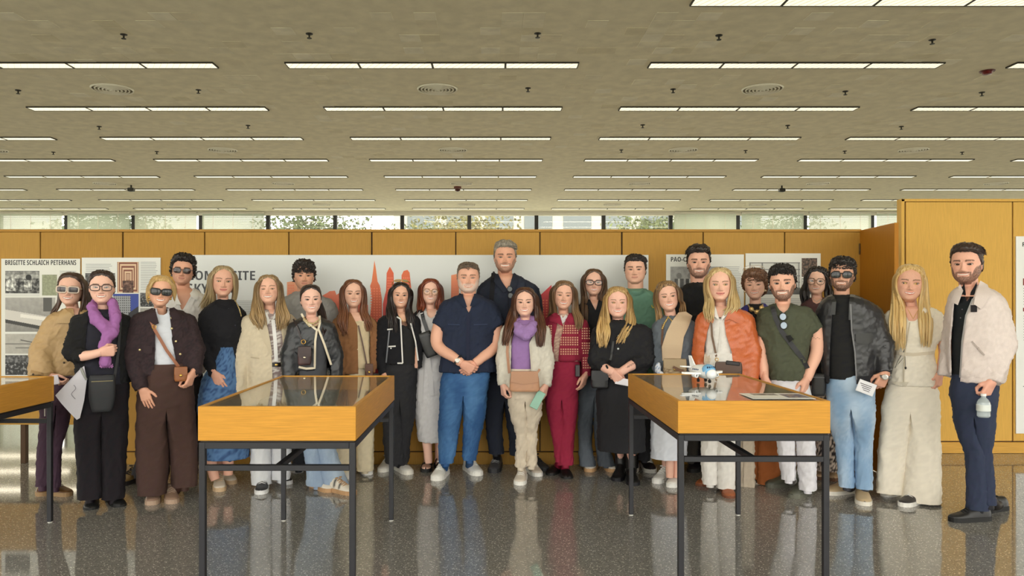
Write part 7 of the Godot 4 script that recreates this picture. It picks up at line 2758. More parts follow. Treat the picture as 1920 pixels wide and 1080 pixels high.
	slab(b, "key_ring", "small blue and white card clipped at black top's hip", "key ring", 1106, 652, 0.14, 0.03, 0.09, 0.01, 0.5, srgb(210, 222, 236))
	# blonde woman in black
	b = person({x = 1162, z = 6.45, label = "blonde woman in loose black outfit and ankle boots, hands clasped, tattooed forearm", skin = srgb(236, 178, 158), hd = [1158, 540, 594, 2, 0], nk = [1160, 606, 11], chest = 620,
		face = {smile = 1.0, wide = 1.06, jaw = 1.02, brow = srgb(120, 90, 64), lip = srgb(206, 100, 100)},
		hair = {c = srgb(140, 104, 62), c2 = srgb(212, 178, 118), top = 0.06, side = 0.05, part = 0.05, line = [0.87, 0.8, 0.66, 0.42, 0.15, 0.05], wave = 0.009, locks = curtains(1158, 540, 594, [[600, 1124, 1142, 0.08], [622, 1120, 1144, 0.13], [646, 1122, 1138, 0.14]], [[600, 1190, 1174, 0.07], [618, 1184, 1166, 0.13], [638, 1172, 1156, 0.15]], 64, 1.85)},
		up = {n = "blouse", c = srgb(28, 28, 30), w = 0.008, t = [[600, 1142, 1180], [606, 1130, 1194], [616, 1118, 1208], [650, 1114, 1216], [690, 1114, 1214], [726, 1116, 1206]], d = 0.13, arms = [[[1126, 628, 15, 0], [1118, 676, 15, 0.05], [1136, 690, 11.5, 0.14]], [[1206, 628, 17, 0], [1212, 672, 16, 0.05], [1186, 684, 12.5, 0.15]]]},
		bare = [[[1128, 687, 8.5, 0.12], [1142, 694, 7.5, 0.18], [1150, 698, 7, 0.19]], [[1192, 681, 9.5, 0.12], [1176, 690, 8, 0.17], [1164, 698, 7, 0.18]]],
		hands = [hand(1148, 698, 0.19, -1, Vector3(0.7, -0.8, 0.0), Vector3(0.5, 0.8, 0.2), 3), hand(1166, 697, 0.18, 1, Vector3(-0.9, -0.55, 0.0), Vector3(-0.3, 0.9, 0.2), 3)],
		low = {n = "skirt", c = srgb(32, 32, 35), hips = [[700, 1118, 1206], [740, 1119, 1208], [790, 1120, 1209], [842, 1120, 1210]], w = 0.009, wy = 1.0, d = 0.15},
		shoes = [[1161, 903, -8, "boot", srgb(26, 26, 28), srgb(20, 20, 22)], [1186, 911, 4, "boot", srgb(26, 26, 28), srgb(20, 20, 22)]], foot = 1.08})
	studs(b, [[1159, 654], [1160, 630]], 0.009, srgb(190, 196, 196), 0.7)
	m = MB.new()
	for k in 5:
		var p := L(b, 1172 + k * 4, 692 - k * 2.4, 0.17 + 0.036)
		m.tube(PackedVector3Array([p, p + Vector3(0.008, 0.016, -0.002), p + Vector3(0.016, 0.004, -0.002)]), PackedFloat32Array([0.002, 0.0022, 0.0015]), 4)
	part(b, m, "tattoo", mat(srgb(96, 70, 66), 0.6))
	m = MB.new()
	m.lathe(L(b, 1141, 692, 0.17), [Vector2(0.037, -0.008), Vector2(0.04, 0.0), Vector2(0.037, 0.008)], 18, Basis(Vector3.BACK, -1.0))
	part(b, m, "wristband", mat(srgb(24, 24, 26), 0.5))
	bag(b, "shoulder_bag", "black leather bag at hip of blonde woman in black", [1108, 694, 1142, 728], 0.13, 0.07, srgb(28, 28, 31), {straps = [{p = [[1136, 696], [1146, 670], [1150, 640]], w = 4, c = srgb(24, 24, 27)}]})
	slab(b, "phone", "white phone under clasped hands of blonde woman in black", "phone", 1169, 716, 0.19, 0.055, 0.13, 0.009, 1.4, srgb(232, 228, 236))
	# man in the green T-shirt
	b = person({x = 1193, z = 6.95, man = true, label = "dark-haired man in sea green T-shirt behind blonde woman", skin = srgb(226, 168, 140), hd = [1191, 480, 531, -3, 0], nk = [1192, 546, 15],
		face = {smile = 0.35, teeth = 0.0, jaw = 1.12, wide = 1.06, brow = srgb(36, 28, 26), open = 0.6},
		hair = {c = srgb(30, 25, 24), c2 = srgb(54, 44, 40), top = 0.07, side = 0.03, rough = 0.02, line = [0.78, 0.8, 0.74, 0.5, 0.3, 0.12], tufts = [260, 0.14, 0.1, 0.35, 0.016]},
		up = {n = "t_shirt", c = srgb(108, 150, 130), w = 0.006, t = [[541, 1176, 1208], [547, 1164, 1222], [556, 1156, 1232], [580, 1152, 1236], [640, 1156, 1232], [710, 1160, 1228]], arms = [[[1160, 568, 12, 0], [1150, 620, 13, 0]], [[1226, 568, 13, 0], [1237, 620, 13, 0]]]},
		bare = [[[1237, 612, 10, 0], [1240, 660, 9, 0], [1234, 700, 7, 0]], [[1150, 612, 10, 0], [1148, 660, 9, 0], [1154, 700, 7, 0]]],
		low = {c = srgb(46, 46, 50), hips = [[700, 1160, 1228], [740, 1162, 1226]], legs = [[[730, 1162, 1194], [862, 1168, 1190]], [[730, 1190, 1226], [862, 1196, 1220]]]},
		shoes = [[1206, 877, 10, "sneaker", srgb(34, 32, 34), srgb(226, 222, 214)], [1178, 876, -6, "sneaker", srgb(34, 32, 34), srgb(226, 222, 214)]]})
	trim(b, [[[1176, 543], [1184, 550], [1193, 552], [1202, 549], [1209, 542]]], 4, srgb(98, 138, 120), "neckband")
	pieces(b, [[[1222, 571], [1224, 575], [1228, 577], [1224, 578], [1221, 574]]], srgb(206, 186, 80), "emblem")

# one small opening of the cutwork, showing the lining
func _window(m: MB, b: Body, x: float, y: float, s: float) -> void:
	var p := on(b, b.top, x, y, 0.0075)
	var h := s / F * b.z * 0.5
	m.box(p, Vector3(h * 2, h * 2, 0.002))

# folded sunglasses hooked on a collar
func hung_glasses(b: Body, label: String, x: float, y0: float, y1: float, c: Color, lens := Color(0.75, 0.78, 0.82)) -> void:
	var at := on(b, b.top, x, (y0 + y1) / 2, 0.016)
	var o := carried(b, "sunglasses", label, "sunglasses", at)
	var s := (y1 - y0) / F * b.z
	for k in 2:
		var m := MB.new()
		var pts := PackedVector3Array(); var rd := PackedFloat32Array()
		var l := MB.new()
		var cy := (0.25 - 0.5 * k) * s
		l.vert(Vector3(0.006 * k, cy, 0.004), Vector3.BACK, Color.WHITE)
		for e in 20:
			var a := TAU * e / 20
			var p := Vector3(cos(a) * s * 0.19 + 0.006 * k, cy + sin(a) * s * 0.21, 0.0)
			pts.append(p); rd.append(0.003)
			l.vert(p, Vector3.BACK, Color.WHITE)
		for e in 20: l.tri(0, 1 + e, 1 + (e + 1) % 20)
		m.tube(pts, rd, 6, true)
		put(m, "rim", mat(c, 0.3), o)
		put(l, "lens", mat(lens, 0.08, 0.2), o)
	var t := MB.new()
	t.tube(PackedVector3Array([Vector3(-0.01, s * 0.5, -0.004), Vector3(-0.004, 0, -0.008), Vector3(0.0, -s * 0.3, -0.008)]), PackedFloat32Array([0.003, 0.003, 0.003]), 6)
	put(t, "temple", mat(c, 0.3), o)

func people_right() -> void:
	var b: Body
	var m: MB
	# woman with the beige scarf
	b = person({x = 1260, z = 6.4, label = "woman in grey knit with beige scarf over shoulder and pale skirt", skin = srgb(230, 174, 150), hd = [1252, 529, 582, 6, -7], nk = [1262, 596, 10.5], chest = 612,
		face = {smile = 0.95, brow = srgb(84, 60, 46), lip = srgb(200, 100, 96)}, ears = true,
		hair = {c = srgb(78, 56, 42), c2 = srgb(180, 144, 98), top = 0.06, side = 0.05, skew = 0.03, line = [0.85, 0.8, 0.66, 0.46, 0.2, 0.05], locks = curtains(1253, 529, 582, [[586, 1231, 1240, 0.03], [604, 1231, 1242, 0.06]], [[570, 1283, 1276, -0.02], [586, 1287, 1272, -0.04]], 54, 1.70)},
		up = {n = "sweater", m = "knit", c = srgb(112, 120, 130), w = 0.006, t = [[592, 1244, 1282], [600, 1232, 1296], [610, 1226, 1304], [650, 1228, 1304], [704, 1232, 1300]], bust = [[1250, 642], [1278, 642]], arms = [[[1234, 624, 12, 0], [1227, 670, 11, 0.02], [1236, 704, 9, 0.08]], [[1296, 622, 13, 0], [1305, 668, 12, 0], [1294, 706, 11, 0.06]]]},
		bare = [[[1256, 850, 8.5, 0.02], [1256, 895, 7, 0.02]], [[1272, 850, 8.5, 0], [1270, 895, 7, 0]]],
		low = {n = "skirt", c = srgb(222, 226, 236), hips = [[695, 1230, 1300], [740, 1225, 1296], [800, 1221, 1290], [857, 1221, 1286]], w = 0.008, wy = 1.0, d = 0.14},
		shoes = [[1242, 908, -22, "sneaker", srgb(236, 234, 228), srgb(240, 238, 234), srgb(206, 204, 200)], [1266, 915, -14, "sneaker", srgb(236, 234, 228), srgb(240, 238, 234), srgb(206, 204, 200)]]})
	m = MB.new()
	patch(m, b, b.top, [[1272, 586], [1286, 584], [1298, 592], [1292, 610], [1282, 632], [1276, 676], [1258, 680], [1242, 676], [1241, 650], [1250, 622], [1260, 602]], srgb(222, 196, 164), 0.016, 0.006, 6.0)
	for k in m.v.size(): m.v[k].z += 0.006 * noise.get_noise_2d(m.v[k].x * 30 + m.v[k].y * 20, m.v[k].y * 6)
	part(b, m, "scarf", cloth_mat("knit"))
	necklace(b, [[1252, 596], [1246, 606], [1242, 616]], 0.0055, srgb(206, 176, 110), true, b.top)
	necklace(b, [[1253, 594], [1260, 602], [1262, 604]], 0.0045, srgb(206, 176, 110), true, b.top)
	bag(b, "shoulder_bag", "beige monogram bag with blue scarf tied on it", [1243, 672, 1288, 706], 0.17, 0.06, srgb(176, 156, 122), {dye = "print", c2 = srgb(128, 104, 74), rough = 0.5, metal = srgb(206, 170, 90), fc = srgb(168, 146, 112), straps = [{p = [[1244, 676], [1241, 640], [1243, 608]], w = 4, c = srgb(96, 66, 46)}, {p = [[1262, 688], [1288, 700]], w = 5, c = srgb(104, 72, 48), lift = 0.1}]})
	var sc := carried(b, "tied_scarf", "blue and white silk scarf tied to the monogram bag", "scarf", L(b, 1234, 690, 0.17))
	m = MB.new()
	m.ball(Vector3.ZERO, Vector3(0.026, 0.045, 0.02), 14, 10)
	m.ball(Vector3(0.02, -0.045, 0), Vector3(0.03, 0.02, 0.016), 12, 8)
	for k in m.v.size(): m.v[k] += m.n[k] * 0.006 * noise.get_noise_3d(m.v[k].x * 70, m.v[k].y * 40, 0)
	dye(m, srgb(110, 140, 186), "print", srgb(226, 228, 232))
	put(m, "knot", cloth_mat("satin"), sc)
	# bearded man in black
	b = person({x = 1309, z = 6.95, man = true, label = "bearded young man in plain black T-shirt behind blonde woman in orange", skin = srgb(226, 164, 138), hd = [1310, 464, 520, 2, 0], nk = [1311, 538, 16],
		face = {smile = 0.75, beard = 0.72, bcol = srgb(48, 36, 32), brow = srgb(36, 26, 24), jaw = 1.06, open = 0.7},
		hair = {c = srgb(30, 24, 23), c2 = srgb(54, 44, 40), top = 0.1, side = 0.03, front = 0.03, rough = 0.02, line = [0.8, 0.82, 0.74, 0.5, 0.3, 0.12], tufts = [240, 0.16, 0.1, -0.2, 0.015]},
		up = {n = "t_shirt", c = srgb(26, 26, 28), w = 0.006, t = [[530, 1292, 1330], [537, 1280, 1342], [546, 1272, 1350], [570, 1268, 1354], [640, 1272, 1350], [710, 1276, 1344]], arms = [[[1278, 560, 13, 0], [1268, 615, 13, 0]], [[1344, 560, 13, 0], [1354, 615, 13, 0]]]},
		bare = [[[1268, 606, 10, 0], [1264, 660, 9, 0], [1272, 700, 7, 0]], [[1354, 606, 10, 0], [1358, 660, 9, 0], [1350, 700, 7, 0]]],
		low = {c = srgb(62, 58, 52), hips = [[700, 1276, 1344], [740, 1278, 1342]], legs = [[[730, 1278, 1312], [864, 1282, 1308]], [[730, 1308, 1342], [864, 1312, 1338]]]},
		shoes = [[1292, 878, -6, "boot", srgb(30, 28, 30), srgb(26, 24, 26)], [1326, 876, 6, "boot", srgb(30, 28, 30), srgb(26, 24, 26)]]})
	trim(b, [[[1292, 532], [1301, 540], [1311, 542], [1321, 540], [1330, 532]]], 4, srgb(22, 22, 24), "neckband")
	# blonde woman in orange leather
	b = person({x = 1356, z = 6.15, label = "blonde woman in orange leather jacket over white shirt and white trousers", skin = srgb(234, 176, 152), hd = [1350, 504, 563, 2, 0], nk = [1353, 580, 11], chest = 615,
		face = {smile = 0.6, teeth = 0.0, wide = 1.03, brow = srgb(110, 84, 60), lip = srgb(206, 110, 106)},
		hair = {c = srgb(164, 130, 80), c2 = srgb(224, 200, 148), top = 0.055, side = 0.045, part = 0.0, line = [0.9, 0.82, 0.66, 0.42, 0.15, 0.05], wave = 0.006, locks = curtains(1350, 504, 563, [[566, 1325, 1336, 0.08], [584, 1322, 1338, 0.12], [599, 1324, 1338, 0.13]], [[562, 1384, 1368, 0.07], [576, 1386, 1364, 0.11], [586, 1376, 1356, 0.13]], 60, 1.78)},
		up = {n = "jacket", m = "leather", c = srgb(214, 112, 62), c2 = srgb(208, 106, 58), dye = "leather", w = 0.005, t = [[574, 1334, 1378], [582, 1322, 1392], [594, 1312, 1404], [640, 1312, 1408], [690, 1318, 1406], [722, 1320, 1404]], arms = [[[1320, 606, 16, 0], [1314, 660, 16, 0], [1320, 712, 14, 0.02]], [[1396, 604, 17, 0], [1410, 660, 17, 0], [1406, 712, 15, 0.03]]],
			cut = [[[1336, 568], [1374, 568], [1366, 588], [1358, 604], [1362, 630], [1372, 660], [1380, 730], [1318, 730], [1320, 650], [1326, 620], [1336, 592]]]},
		inn = {n = "shirt", c = srgb(238, 234, 228), w = 0.006, t = [[574, 1334, 1378], [582, 1322, 1392], [594, 1314, 1402], [640, 1316, 1390], [678, 1320, 1386]], cut = [[[1340, 565], [1366, 565], [1360, 586], [1350, 600], [1345, 588]]]},
		low = {over = true, c = srgb(232, 228, 222), hips = [[660, 1318, 1388], [700, 1316, 1394], [745, 1314, 1392]], legs = [[[735, 1314, 1354], [800, 1314, 1350], [860, 1315, 1347], [906, 1317, 1346]], [[735, 1350, 1392], [800, 1346, 1384], [860, 1344, 1379], [914, 1344, 1378]]], d = 0.12, ld = 0.11},
		shoes = [[1327, 913, -30, "loafer", srgb(160, 92, 56), srgb(120, 70, 44)], [1364, 934, 8, "loafer", srgb(160, 92, 56), srgb(120, 70, 44)]]})
	collar(b, [[[1332, 578], [1340, 590], [1337, 606], [1324, 600], [1324, 586]], [[1366, 584], [1378, 578], [1390, 588], [1384, 606], [1368, 598], [1358, 602]]], srgb(208, 106, 58), "leather")
	pieces(b, [[[1336, 566], [1343, 580], [1348, 600], [1338, 592]], [[1370, 566], [1376, 574], [1362, 592], [1352, 602], [1356, 588]]], srgb(244, 242, 238), "shirt_collar", b.under, "cloth", 0.005, 0.014)
	trim(b, [[[1320, 672], [1346, 674], [1376, 672]]], 16, srgb(222, 206, 184), "belt", b.under, "leather", 0.012)
	trim(b, [[[1352, 604], [1350, 640], [1347, 662]]], 3, srgb(226, 222, 216), "placket", b.under)
	bag(b, "shoulder_bag", "dark brown bag on thin strap over white shirt and belt", [1340, 678, 1392, 712], 0.17, 0.07, srgb(92, 70, 60), {dye = "print", c2 = srgb(66, 50, 44), straps = [{p = [[1333, 594], [1335, 630], [1346, 682]], w = 4, c = srgb(110, 84, 62)}], rings = [[1344, 674, 0.012]]})
	slab(b, "sunglasses_case", "dark sunglasses lying on brown bag", "sunglasses", 1374, 681, 0.2, 0.1, 0.03, 0.03, -0.1, srgb(30, 26, 28))
	# older woman with short hair
	b = person({x = 1415, z = 6.5, label = "short-haired woman in royal blue cardigan with large gold necklace", skin = srgb(240, 184, 160), hd = [1415, 508, 560, -4, -3], nk = [1416, 574, 10.5],
		face = {smile = 0.9, brow = srgb(100, 74, 58), lip = srgb(206, 96, 96), open = 0.6}, ears = false,
		hair = {c = srgb(84, 56, 42), c2 = srgb(132, 96, 72), top = 0.11, side = 0.1, rough = 0.02, skew = -0.07, line = [0.72, 0.74, 0.62, 0.4, 0.24, 0.05], tufts = [260, 0.2, 0.15, 0.6, 0.016, 0.6]},
		specs = [{c = srgb(196, 180, 160), w = 0.12, h = 0.05, ex = 3, gap = 0.16, r = 0.012, y = 0.98, z = 0.3, tilt = -0.6}],
		up = {n = "cardigan", m = "knit", c = srgb(70, 66, 150), w = 0.006, t = [[570, 1402, 1434], [578, 1390, 1446], [590, 1383, 1450], [640, 1384, 1448], [710, 1388, 1446]], arms = [[[1390, 600, 12, -0.02], [1386, 660, 11, -0.03]], [[1444, 600, 12, 0], [1448, 660, 11, 0]]], cut = [[[1404, 562], [1430, 562], [1434, 600], [1434, 720], [1398, 720], [1400, 600]]]},
		inn = {n = "top", c = srgb(30, 29, 34)},
		low = {c = srgb(168, 96, 46), hips = [[700, 1390, 1446], [750, 1396, 1452]], legs = [[[740, 1392, 1424], [800, 1398, 1428], [895, 1400, 1430]], [[740, 1418, 1454], [800, 1418, 1460], [860, 1416, 1462], [904, 1416, 1464]]], ld = 0.12},
		shoes = [[1428, 909, -20, "flat", srgb(30, 28, 30), srgb(190, 176, 160)], [1403, 900, -30, "flat", srgb(30, 28, 30), srgb(190, 176, 160)]]})
	necklace(b, [[1403, 572], [1408, 580], [1416, 584], [1424, 582], [1430, 572]], 0.005, srgb(214, 190, 140), true, b.top)
	studs(b, [[1419, 585], [1409, 580], [1428, 577]], 0.02, srgb(222, 186, 120), 0.5, "pendant")
	earrings(b, srgb(226, 206, 170), 0.05)
	var sh := carried(b, "fringed_shawl", "cream fringed shawl hanging beside rust-coloured trousers", "shawl", L(b, 1400, 898, 0.16))
	var o0 := L(b, 1400, 898, 0.16)
	m = MB.new()
	var stk := Stack.new([[L(b, 0, 700).y - o0.y, 0.0, 0.055, 0.03, 0.0], [L(b, 0, 780).y - o0.y, 0.0, 0.062, 0.032, 0.0], [L(b, 0, 872).y - o0.y, 0.0, 0.064, 0.03, 0.0]], 2.6)
	loft(m, stk, 40)
	wrinkle(m, 0.012, 24.0, 1.0)
	dye(m, srgb(228, 212, 190))
	put(m, "cloth", cloth_mat("knit"), sh)
	m = MB.new()
	m.col = lin(srgb(222, 206, 184))
	for k in 26:
		var x := lerpf(-0.06, 0.06, k / 25.0)
		var y: float = L(b, 0, 872).y - o0.y
		m.tube(PackedVector3Array([Vector3(x, y + 0.01, 0.018 * cos(x * 26)), Vector3(x + 0.002 * (k % 3 - 1), y - 0.05, 0.018), Vector3(x + 0.003 * (k % 4 - 1.5), y - 0.1, 0.016)]), PackedFloat32Array([0.0026, 0.0024, 0.0016]), 5)
	put(m, "fringe", cloth_mat("knit"), sh)
	# man in the olive T-shirt
	b = person({x = 1480, z = 6.05, man = true, label = "smiling man in olive T-shirt and white trousers with crossbody strap", skin = srgb(232, 170, 142), hd = [1467, 500, 562, -2, -2], nk = [1467, 576, 14.5], chest = 600,
		face = {smile = 1.0, beard = 0.8, bcol = srgb(44, 34, 32), brow = srgb(34, 26, 24), jaw = 1.0},
		hair = {c = srgb(26, 22, 22), c2 = srgb(48, 40, 38), top = 0.075, side = 0.03, rough = 0.03, line = [0.82, 0.82, 0.74, 0.5, 0.3, 0.12], tufts = [360, 0.09, 0.9, 0.0, 0.017, 0.74]},
		up = {n = "t_shirt", c = srgb(80, 84, 66), w = 0.007, t = [[569, 1450, 1486], [576, 1438, 1502], [588, 1428, 1518], [604, 1426, 1524], [640, 1430, 1520], [680, 1438, 1514], [710, 1442, 1513]], arms = [[[1436, 592, 14, 0], [1430, 628, 14.5, 0.01]], [[1512, 590, 15, 0], [1530, 621, 16, 0.01]]], cut = [[[1452, 560], [1484, 560], [1478, 582], [1469, 589], [1460, 582]]]},
		bare = [[[1431, 615, 12, 0.0], [1430, 665, 10.5, 0.02], [1433, 708, 8, 0.07]], [[1528, 612, 13, 0.0], [1532, 655, 11.5, 0.0], [1520, 692, 9, 0.05], [1512, 712, 8, 0.07]]],
		hands = [hand(1433, 706, 0.08, -1), hand(1512, 712, 0.08, 1, Vector3(-0.2, -1, 0.1), Vector3(-0.5, 0, 1), 3)],
		low = {c = srgb(228, 226, 232), hips = [[700, 1442, 1514], [725, 1440, 1520], [755, 1440, 1526]], legs = [[[745, 1440, 1486], [790, 1448, 1488], [840, 1457, 1491], [898, 1466, 1492]], [[745, 1480, 1527], [790, 1488, 1529], [840, 1494, 1531], [917, 1498, 1531]]], w = 0.008, ld = 0.11},
		shoes = [[1470, 918, -52, "slip", srgb(86, 88, 76), srgb(104, 104, 92)], [1503, 937, -24, "slip", srgb(86, 88, 76), srgb(104, 104, 92)]]})
	trim(b, [[[1452, 570], [1460, 582], [1469, 589], [1478, 582], [1485, 570]]], 3.5, srgb(72, 76, 60), "neckband")
	bag(b, "sling_bag", "black sling bag hanging at side of man in olive shirt", [1522, 700, 1548, 742], 0.0, 0.08, srgb(30, 30, 32), {rough = 0.6, zip = srgb(70, 70, 74), flap = false, straps = [{p = [[1448, 574], [1454, 596], [1466, 622], [1484, 646], [1506, 674], [1514, 690]], w = 9, c = srgb(52, 52, 54)}]})
	pieces(b, [[[1473, 630], [1482, 628], [1488, 636], [1480, 642]]], srgb(24, 24, 26), "strap_buckle", null, "cloth", 0.012, 0.012)
	hung_glasses(b, "sunglasses with pale lenses hung on olive T-shirt", 1468, 586, 618, srgb(40, 40, 42), Color(0.72, 0.78, 0.86))
	m = MB.new()
	for k in 7:
		var p := L(b, 1514 + k * 3.4, 635 - 2 * (k % 2), 0.0) + Vector3(0, 0, 0.05)
		m.tube(PackedVector3Array([p, p + Vector3(0.006, 0.004, 0), p + Vector3(0.011, 0, 0)]), PackedFloat32Array([0.0012, 0.0012, 0.0012]), 4)
	part(b, m, "tattoo", mat(srgb(110, 76, 66), 0.6))
	# person with round glasses
	b = person({x = 1532, z = 6.62, label = "person with black wavy hair and round glasses in maroon top behind olive-shirted man", skin = srgb(238, 184, 158), hd = [1532, 503, 551, -6, 3], nk = [1531, 562, 10], chest = 580,
		face = {smile = 0.7, teeth = 1.0, brow = srgb(30, 24, 22), wide = 1.04},
		hair = {c = srgb(24, 20, 20), c2 = srgb(46, 38, 36), top = 0.07, side = 0.06, rough = 0.02, line = [0.86, 0.8, 0.66, 0.42, 0.15, 0.05], wave = 0.009, locks = curtains(1532, 503, 551, [[548, 1503, 1515, 0.05], [566, 1503, 1517, 0.05]], [[548, 1560, 1549, 0.04], [564, 1560, 1548, 0.04]], 54, 1.85)},
		specs = [{c = srgb(120, 84, 50), w = 0.135, h = 0.12, ex = 2.2, gap = 0.168, r = 0.011}],
		up = {n = "top", c = srgb(92, 62, 62), w = 0.005, t = [[558, 1516, 1548], [566, 1506, 1560], [576, 1500, 1566], [640, 1504, 1562], [720, 1506, 1560]], arms = [[[1506, 590, 11, 0], [1502, 650, 10, 0]], [[1558, 590, 11, 0], [1564, 650, 10, 0]]], cut = [[[1520, 552], [1544, 552], [1540, 566], [1531, 570], [1524, 566]]]},
		low = {n = "skirt", c = srgb(46, 36, 36), c2 = srgb(218, 200, 186), dye = "leopard", hips = [[715, 1506, 1562], [760, 1516, 1568], [820, 1526, 1572], [880, 1528, 1572]], d = 0.13},
		shoes = [[1556, 902, 12, "slip", srgb(196, 164, 128), srgb(112, 76, 50)], [1538, 900, -8, "slip", srgb(196, 164, 128), srgb(112, 76, 50)]]})
	necklace(b, [[1524, 560], [1531, 566], [1540, 560]], 0.002, srgb(206, 196, 180))
	# man in black leather
	b = person({x = 1592, z = 5.95, man = true, sock = srgb(60, 60, 66), label = "bearded man in black leather jacket, sunglasses and pale jeans", skin = srgb(206, 146, 116), watch = "steel wristwatch below cuff of black leather jacket", hd = [1579, 486, 543, -2, 2], nk = [1578, 558, 14],
		face = {smile = 0.6, beard = 0.85, bcol = srgb(50, 38, 34), brow = srgb(30, 24, 22), jaw = 1.06, wide = 1.04},
		hair = {c = srgb(24, 21, 21), c2 = srgb(44, 38, 36), top = 0.1, side = 0.06, rough = 0.02, line = [0.8, 0.81, 0.72, 0.46, 0.26, 0.1], tufts = [320, 0.13, 0.3, 0.4, 0.016, 0.66]},
		specs = [{dark = true, c = srgb(16, 16, 18), w = 0.135, h = 0.1, ex = 2.6, gap = 0.17, r = 0.014}],
		up = {n = "jacket", m = "leather", c = srgb(48, 48, 50), c2 = srgb(52, 52, 54), dye = "leather", w = 0.005, d = 0.14, t = [[553, 1557, 1604], [560, 1544, 1620], [572, 1536, 1640], [600, 1534, 1650], [650, 1538, 1646], [690, 1540, 1644], [716, 1544, 1640]], arms = [[[1546, 592, 14, -0.03], [1540, 650, 13, -0.17], [1542, 700, 11, -0.18]], [[1636, 592, 17, 0], [1658, 648, 17, 0.02], [1658, 700, 13, 0.08]]],
			cut = [[[1562, 545], [1594, 545], [1595, 600], [1602, 660], [1606, 725], [1553, 725], [1556, 650], [1560, 590]]]},
		inn = {n = "t_shirt", c = srgb(22, 22, 24), t = [[553, 1557, 1604], [560, 1546, 1618], [600, 1544, 1632], [650, 1546, 1630], [708, 1548, 1628]], w = 0.004},
		hands = [hand(1660, 702, 0.1, 1, Vector3(-0.5, -1, 0.15), Vector3(-0.8, 0.3, 0.6), 3)],
		low = jeans_spec(srgb(140, 172, 206), srgb(186, 208, 230), [[696, 1550, 1636], [725, 1548, 1642], [755, 1550, 1642]], [[[745, 1550, 1600], [790, 1558, 1602], [840, 1566, 1602], [880, 1570, 1602], [911, 1572, 1604]], [[745, 1596, 1642], [790, 1600, 1640], [840, 1602, 1637], [880, 1603, 1637], [914, 1604, 1638]]]),
		shoes = [[1580, 932, -48, "slip", srgb(186, 164, 130), srgb(226, 220, 208)], [1618, 948, 4, "slip", srgb(186, 164, 130), srgb(226, 220, 208)]]})
	trim(b, [[[1560, 556], [1564, 566], [1562, 590]], [[1598, 552], [1596, 570], [1595, 600]]], 8, srgb(40, 40, 42), "collar_band", null, "leather")
	trim(b, [[[1548, 710], [1555, 712]], [[1607, 712], [1640, 710]]], 12, srgb(42, 42, 44), "waistband", null, "knit")
	trim(b, [[[1595, 570], [1597, 620], [1603, 660], [1606, 712]]], 2.5, srgb(120, 120, 122), "zip", null, "satin")
	pieces(b, [[[1604, 626], [1636, 624], [1637, 642], [1622, 646], [1605, 643]]], srgb(44, 44, 46), "pocket_flap", null, "leather")
	studs(b, [[1608, 636]], 0.008, srgb(176, 180, 184), 0.7)
	watch(b, 1659, 706, 0.1, 0.042, Vector3(0.1, 1, 0.0), srgb(120, 118, 116), srgb(196, 194, 190))
	var bk := slab(b, "booklet", "white folded leaflet in hand of man in leather jacket", "leaflet", 1624, 727, 0.2, 0.12, 0.09, 0.006, -0.35, srgb(232, 232, 236), 0.5)
	m = MB.new()
	for k in 4: m.box(Vector3(0.0, 0.02 - k * 0.014, 0.0036), Vector3(0.08 - k * 0.012, 0.005, 0.001), 0.0, Basis(Vector3.BACK, -0.35))
	put(m, "printed_lines", mat(srgb(90, 86, 92), 0.6), bk)
	# blonde woman in cream linen
	b = person({x = 1708, z = 5.9, label = "long-haired blonde woman in cream linen blouse and wide cream trousers", skin = srgb(230, 166, 138), hd = [1706, 499, 563, 3, 4], nk = [1711, 578, 11.5], chest = 630,
		face = {smile = 0.75, brow = srgb(92, 66, 46), lip = srgb(206, 104, 100), lipmix = 0.85},
		hair = {c = srgb(190, 146, 76), c2 = srgb(236, 208, 150), top = 0.065, side = 0.05, part = 0.02, line = [0.88, 0.8, 0.66, 0.42, 0.15, 0.05], wave = 0.005, locks = curtains(1706, 499, 563, [[572, 1672, 1694, 0.07], [605, 1668, 1698, 0.14], [650, 1670, 1698, 0.15]], [[572, 1742, 1724, 0.07], [605, 1746, 1726, 0.14], [644, 1744, 1728, 0.15]], 70, 1.92)},
		up = {n = "blouse", c = srgb(246, 238, 222), w = 0.006, t = [[574, 1688, 1736], [580, 1672, 1752], [592, 1664, 1764], [620, 1666, 1762], [645, 1672, 1756], [662, 1676, 1752], [690, 1668, 1758], [720, 1664, 1762]], bust = [[1692, 622], [1728, 622]], arms = [[[1672, 600, 14, 0], [1664, 630, 14, 0.01]], [[1754, 600, 15, 0], [1768, 634, 14, 0.01]]], cut = [[[1692, 562], [1734, 562], [1728, 590], [1716, 602], [1704, 602], [1697, 590]]]},
		bare = [[[1766, 620, 10, 0.0], [1770, 662, 9, -0.02], [1762, 704, 7, 0.04]], [[1664, 620, 10, 0], [1662, 662, 9, -0.12], [1666, 700, 7, -0.14]]],
		hands = [hand(1762, 702, 0.05, 1, Vector3(-0.1, -1, 0.1), Vector3(-0.5, 0, 1), 3)],
		low = {c = srgb(242, 233, 216), hips = [[705, 1668, 1758], [735, 1658, 1762], [765, 1652, 1764]], legs = [[[745, 1652, 1712], [800, 1648, 1708], [860, 1645, 1702], [920, 1643, 1694]], [[745, 1702, 1764], [800, 1700, 1765], [860, 1696, 1766], [934, 1689, 1767]]], w = 0.008, wy = 1.2, ld = 0.14},
		shoes = [[1677, 934, -30, "sneaker", srgb(50, 48, 48), srgb(238, 236, 230), srgb(226, 222, 214), srgb(236, 234, 230)], [1710, 953, -26, "sneaker", srgb(50, 48, 48), srgb(238, 236, 230), srgb(226, 222, 214), srgb(236, 234, 230)]]})
	trim(b, [[[1676, 662], [1712, 665], [1752, 661]]], 6, srgb(224, 212, 190), "belt")
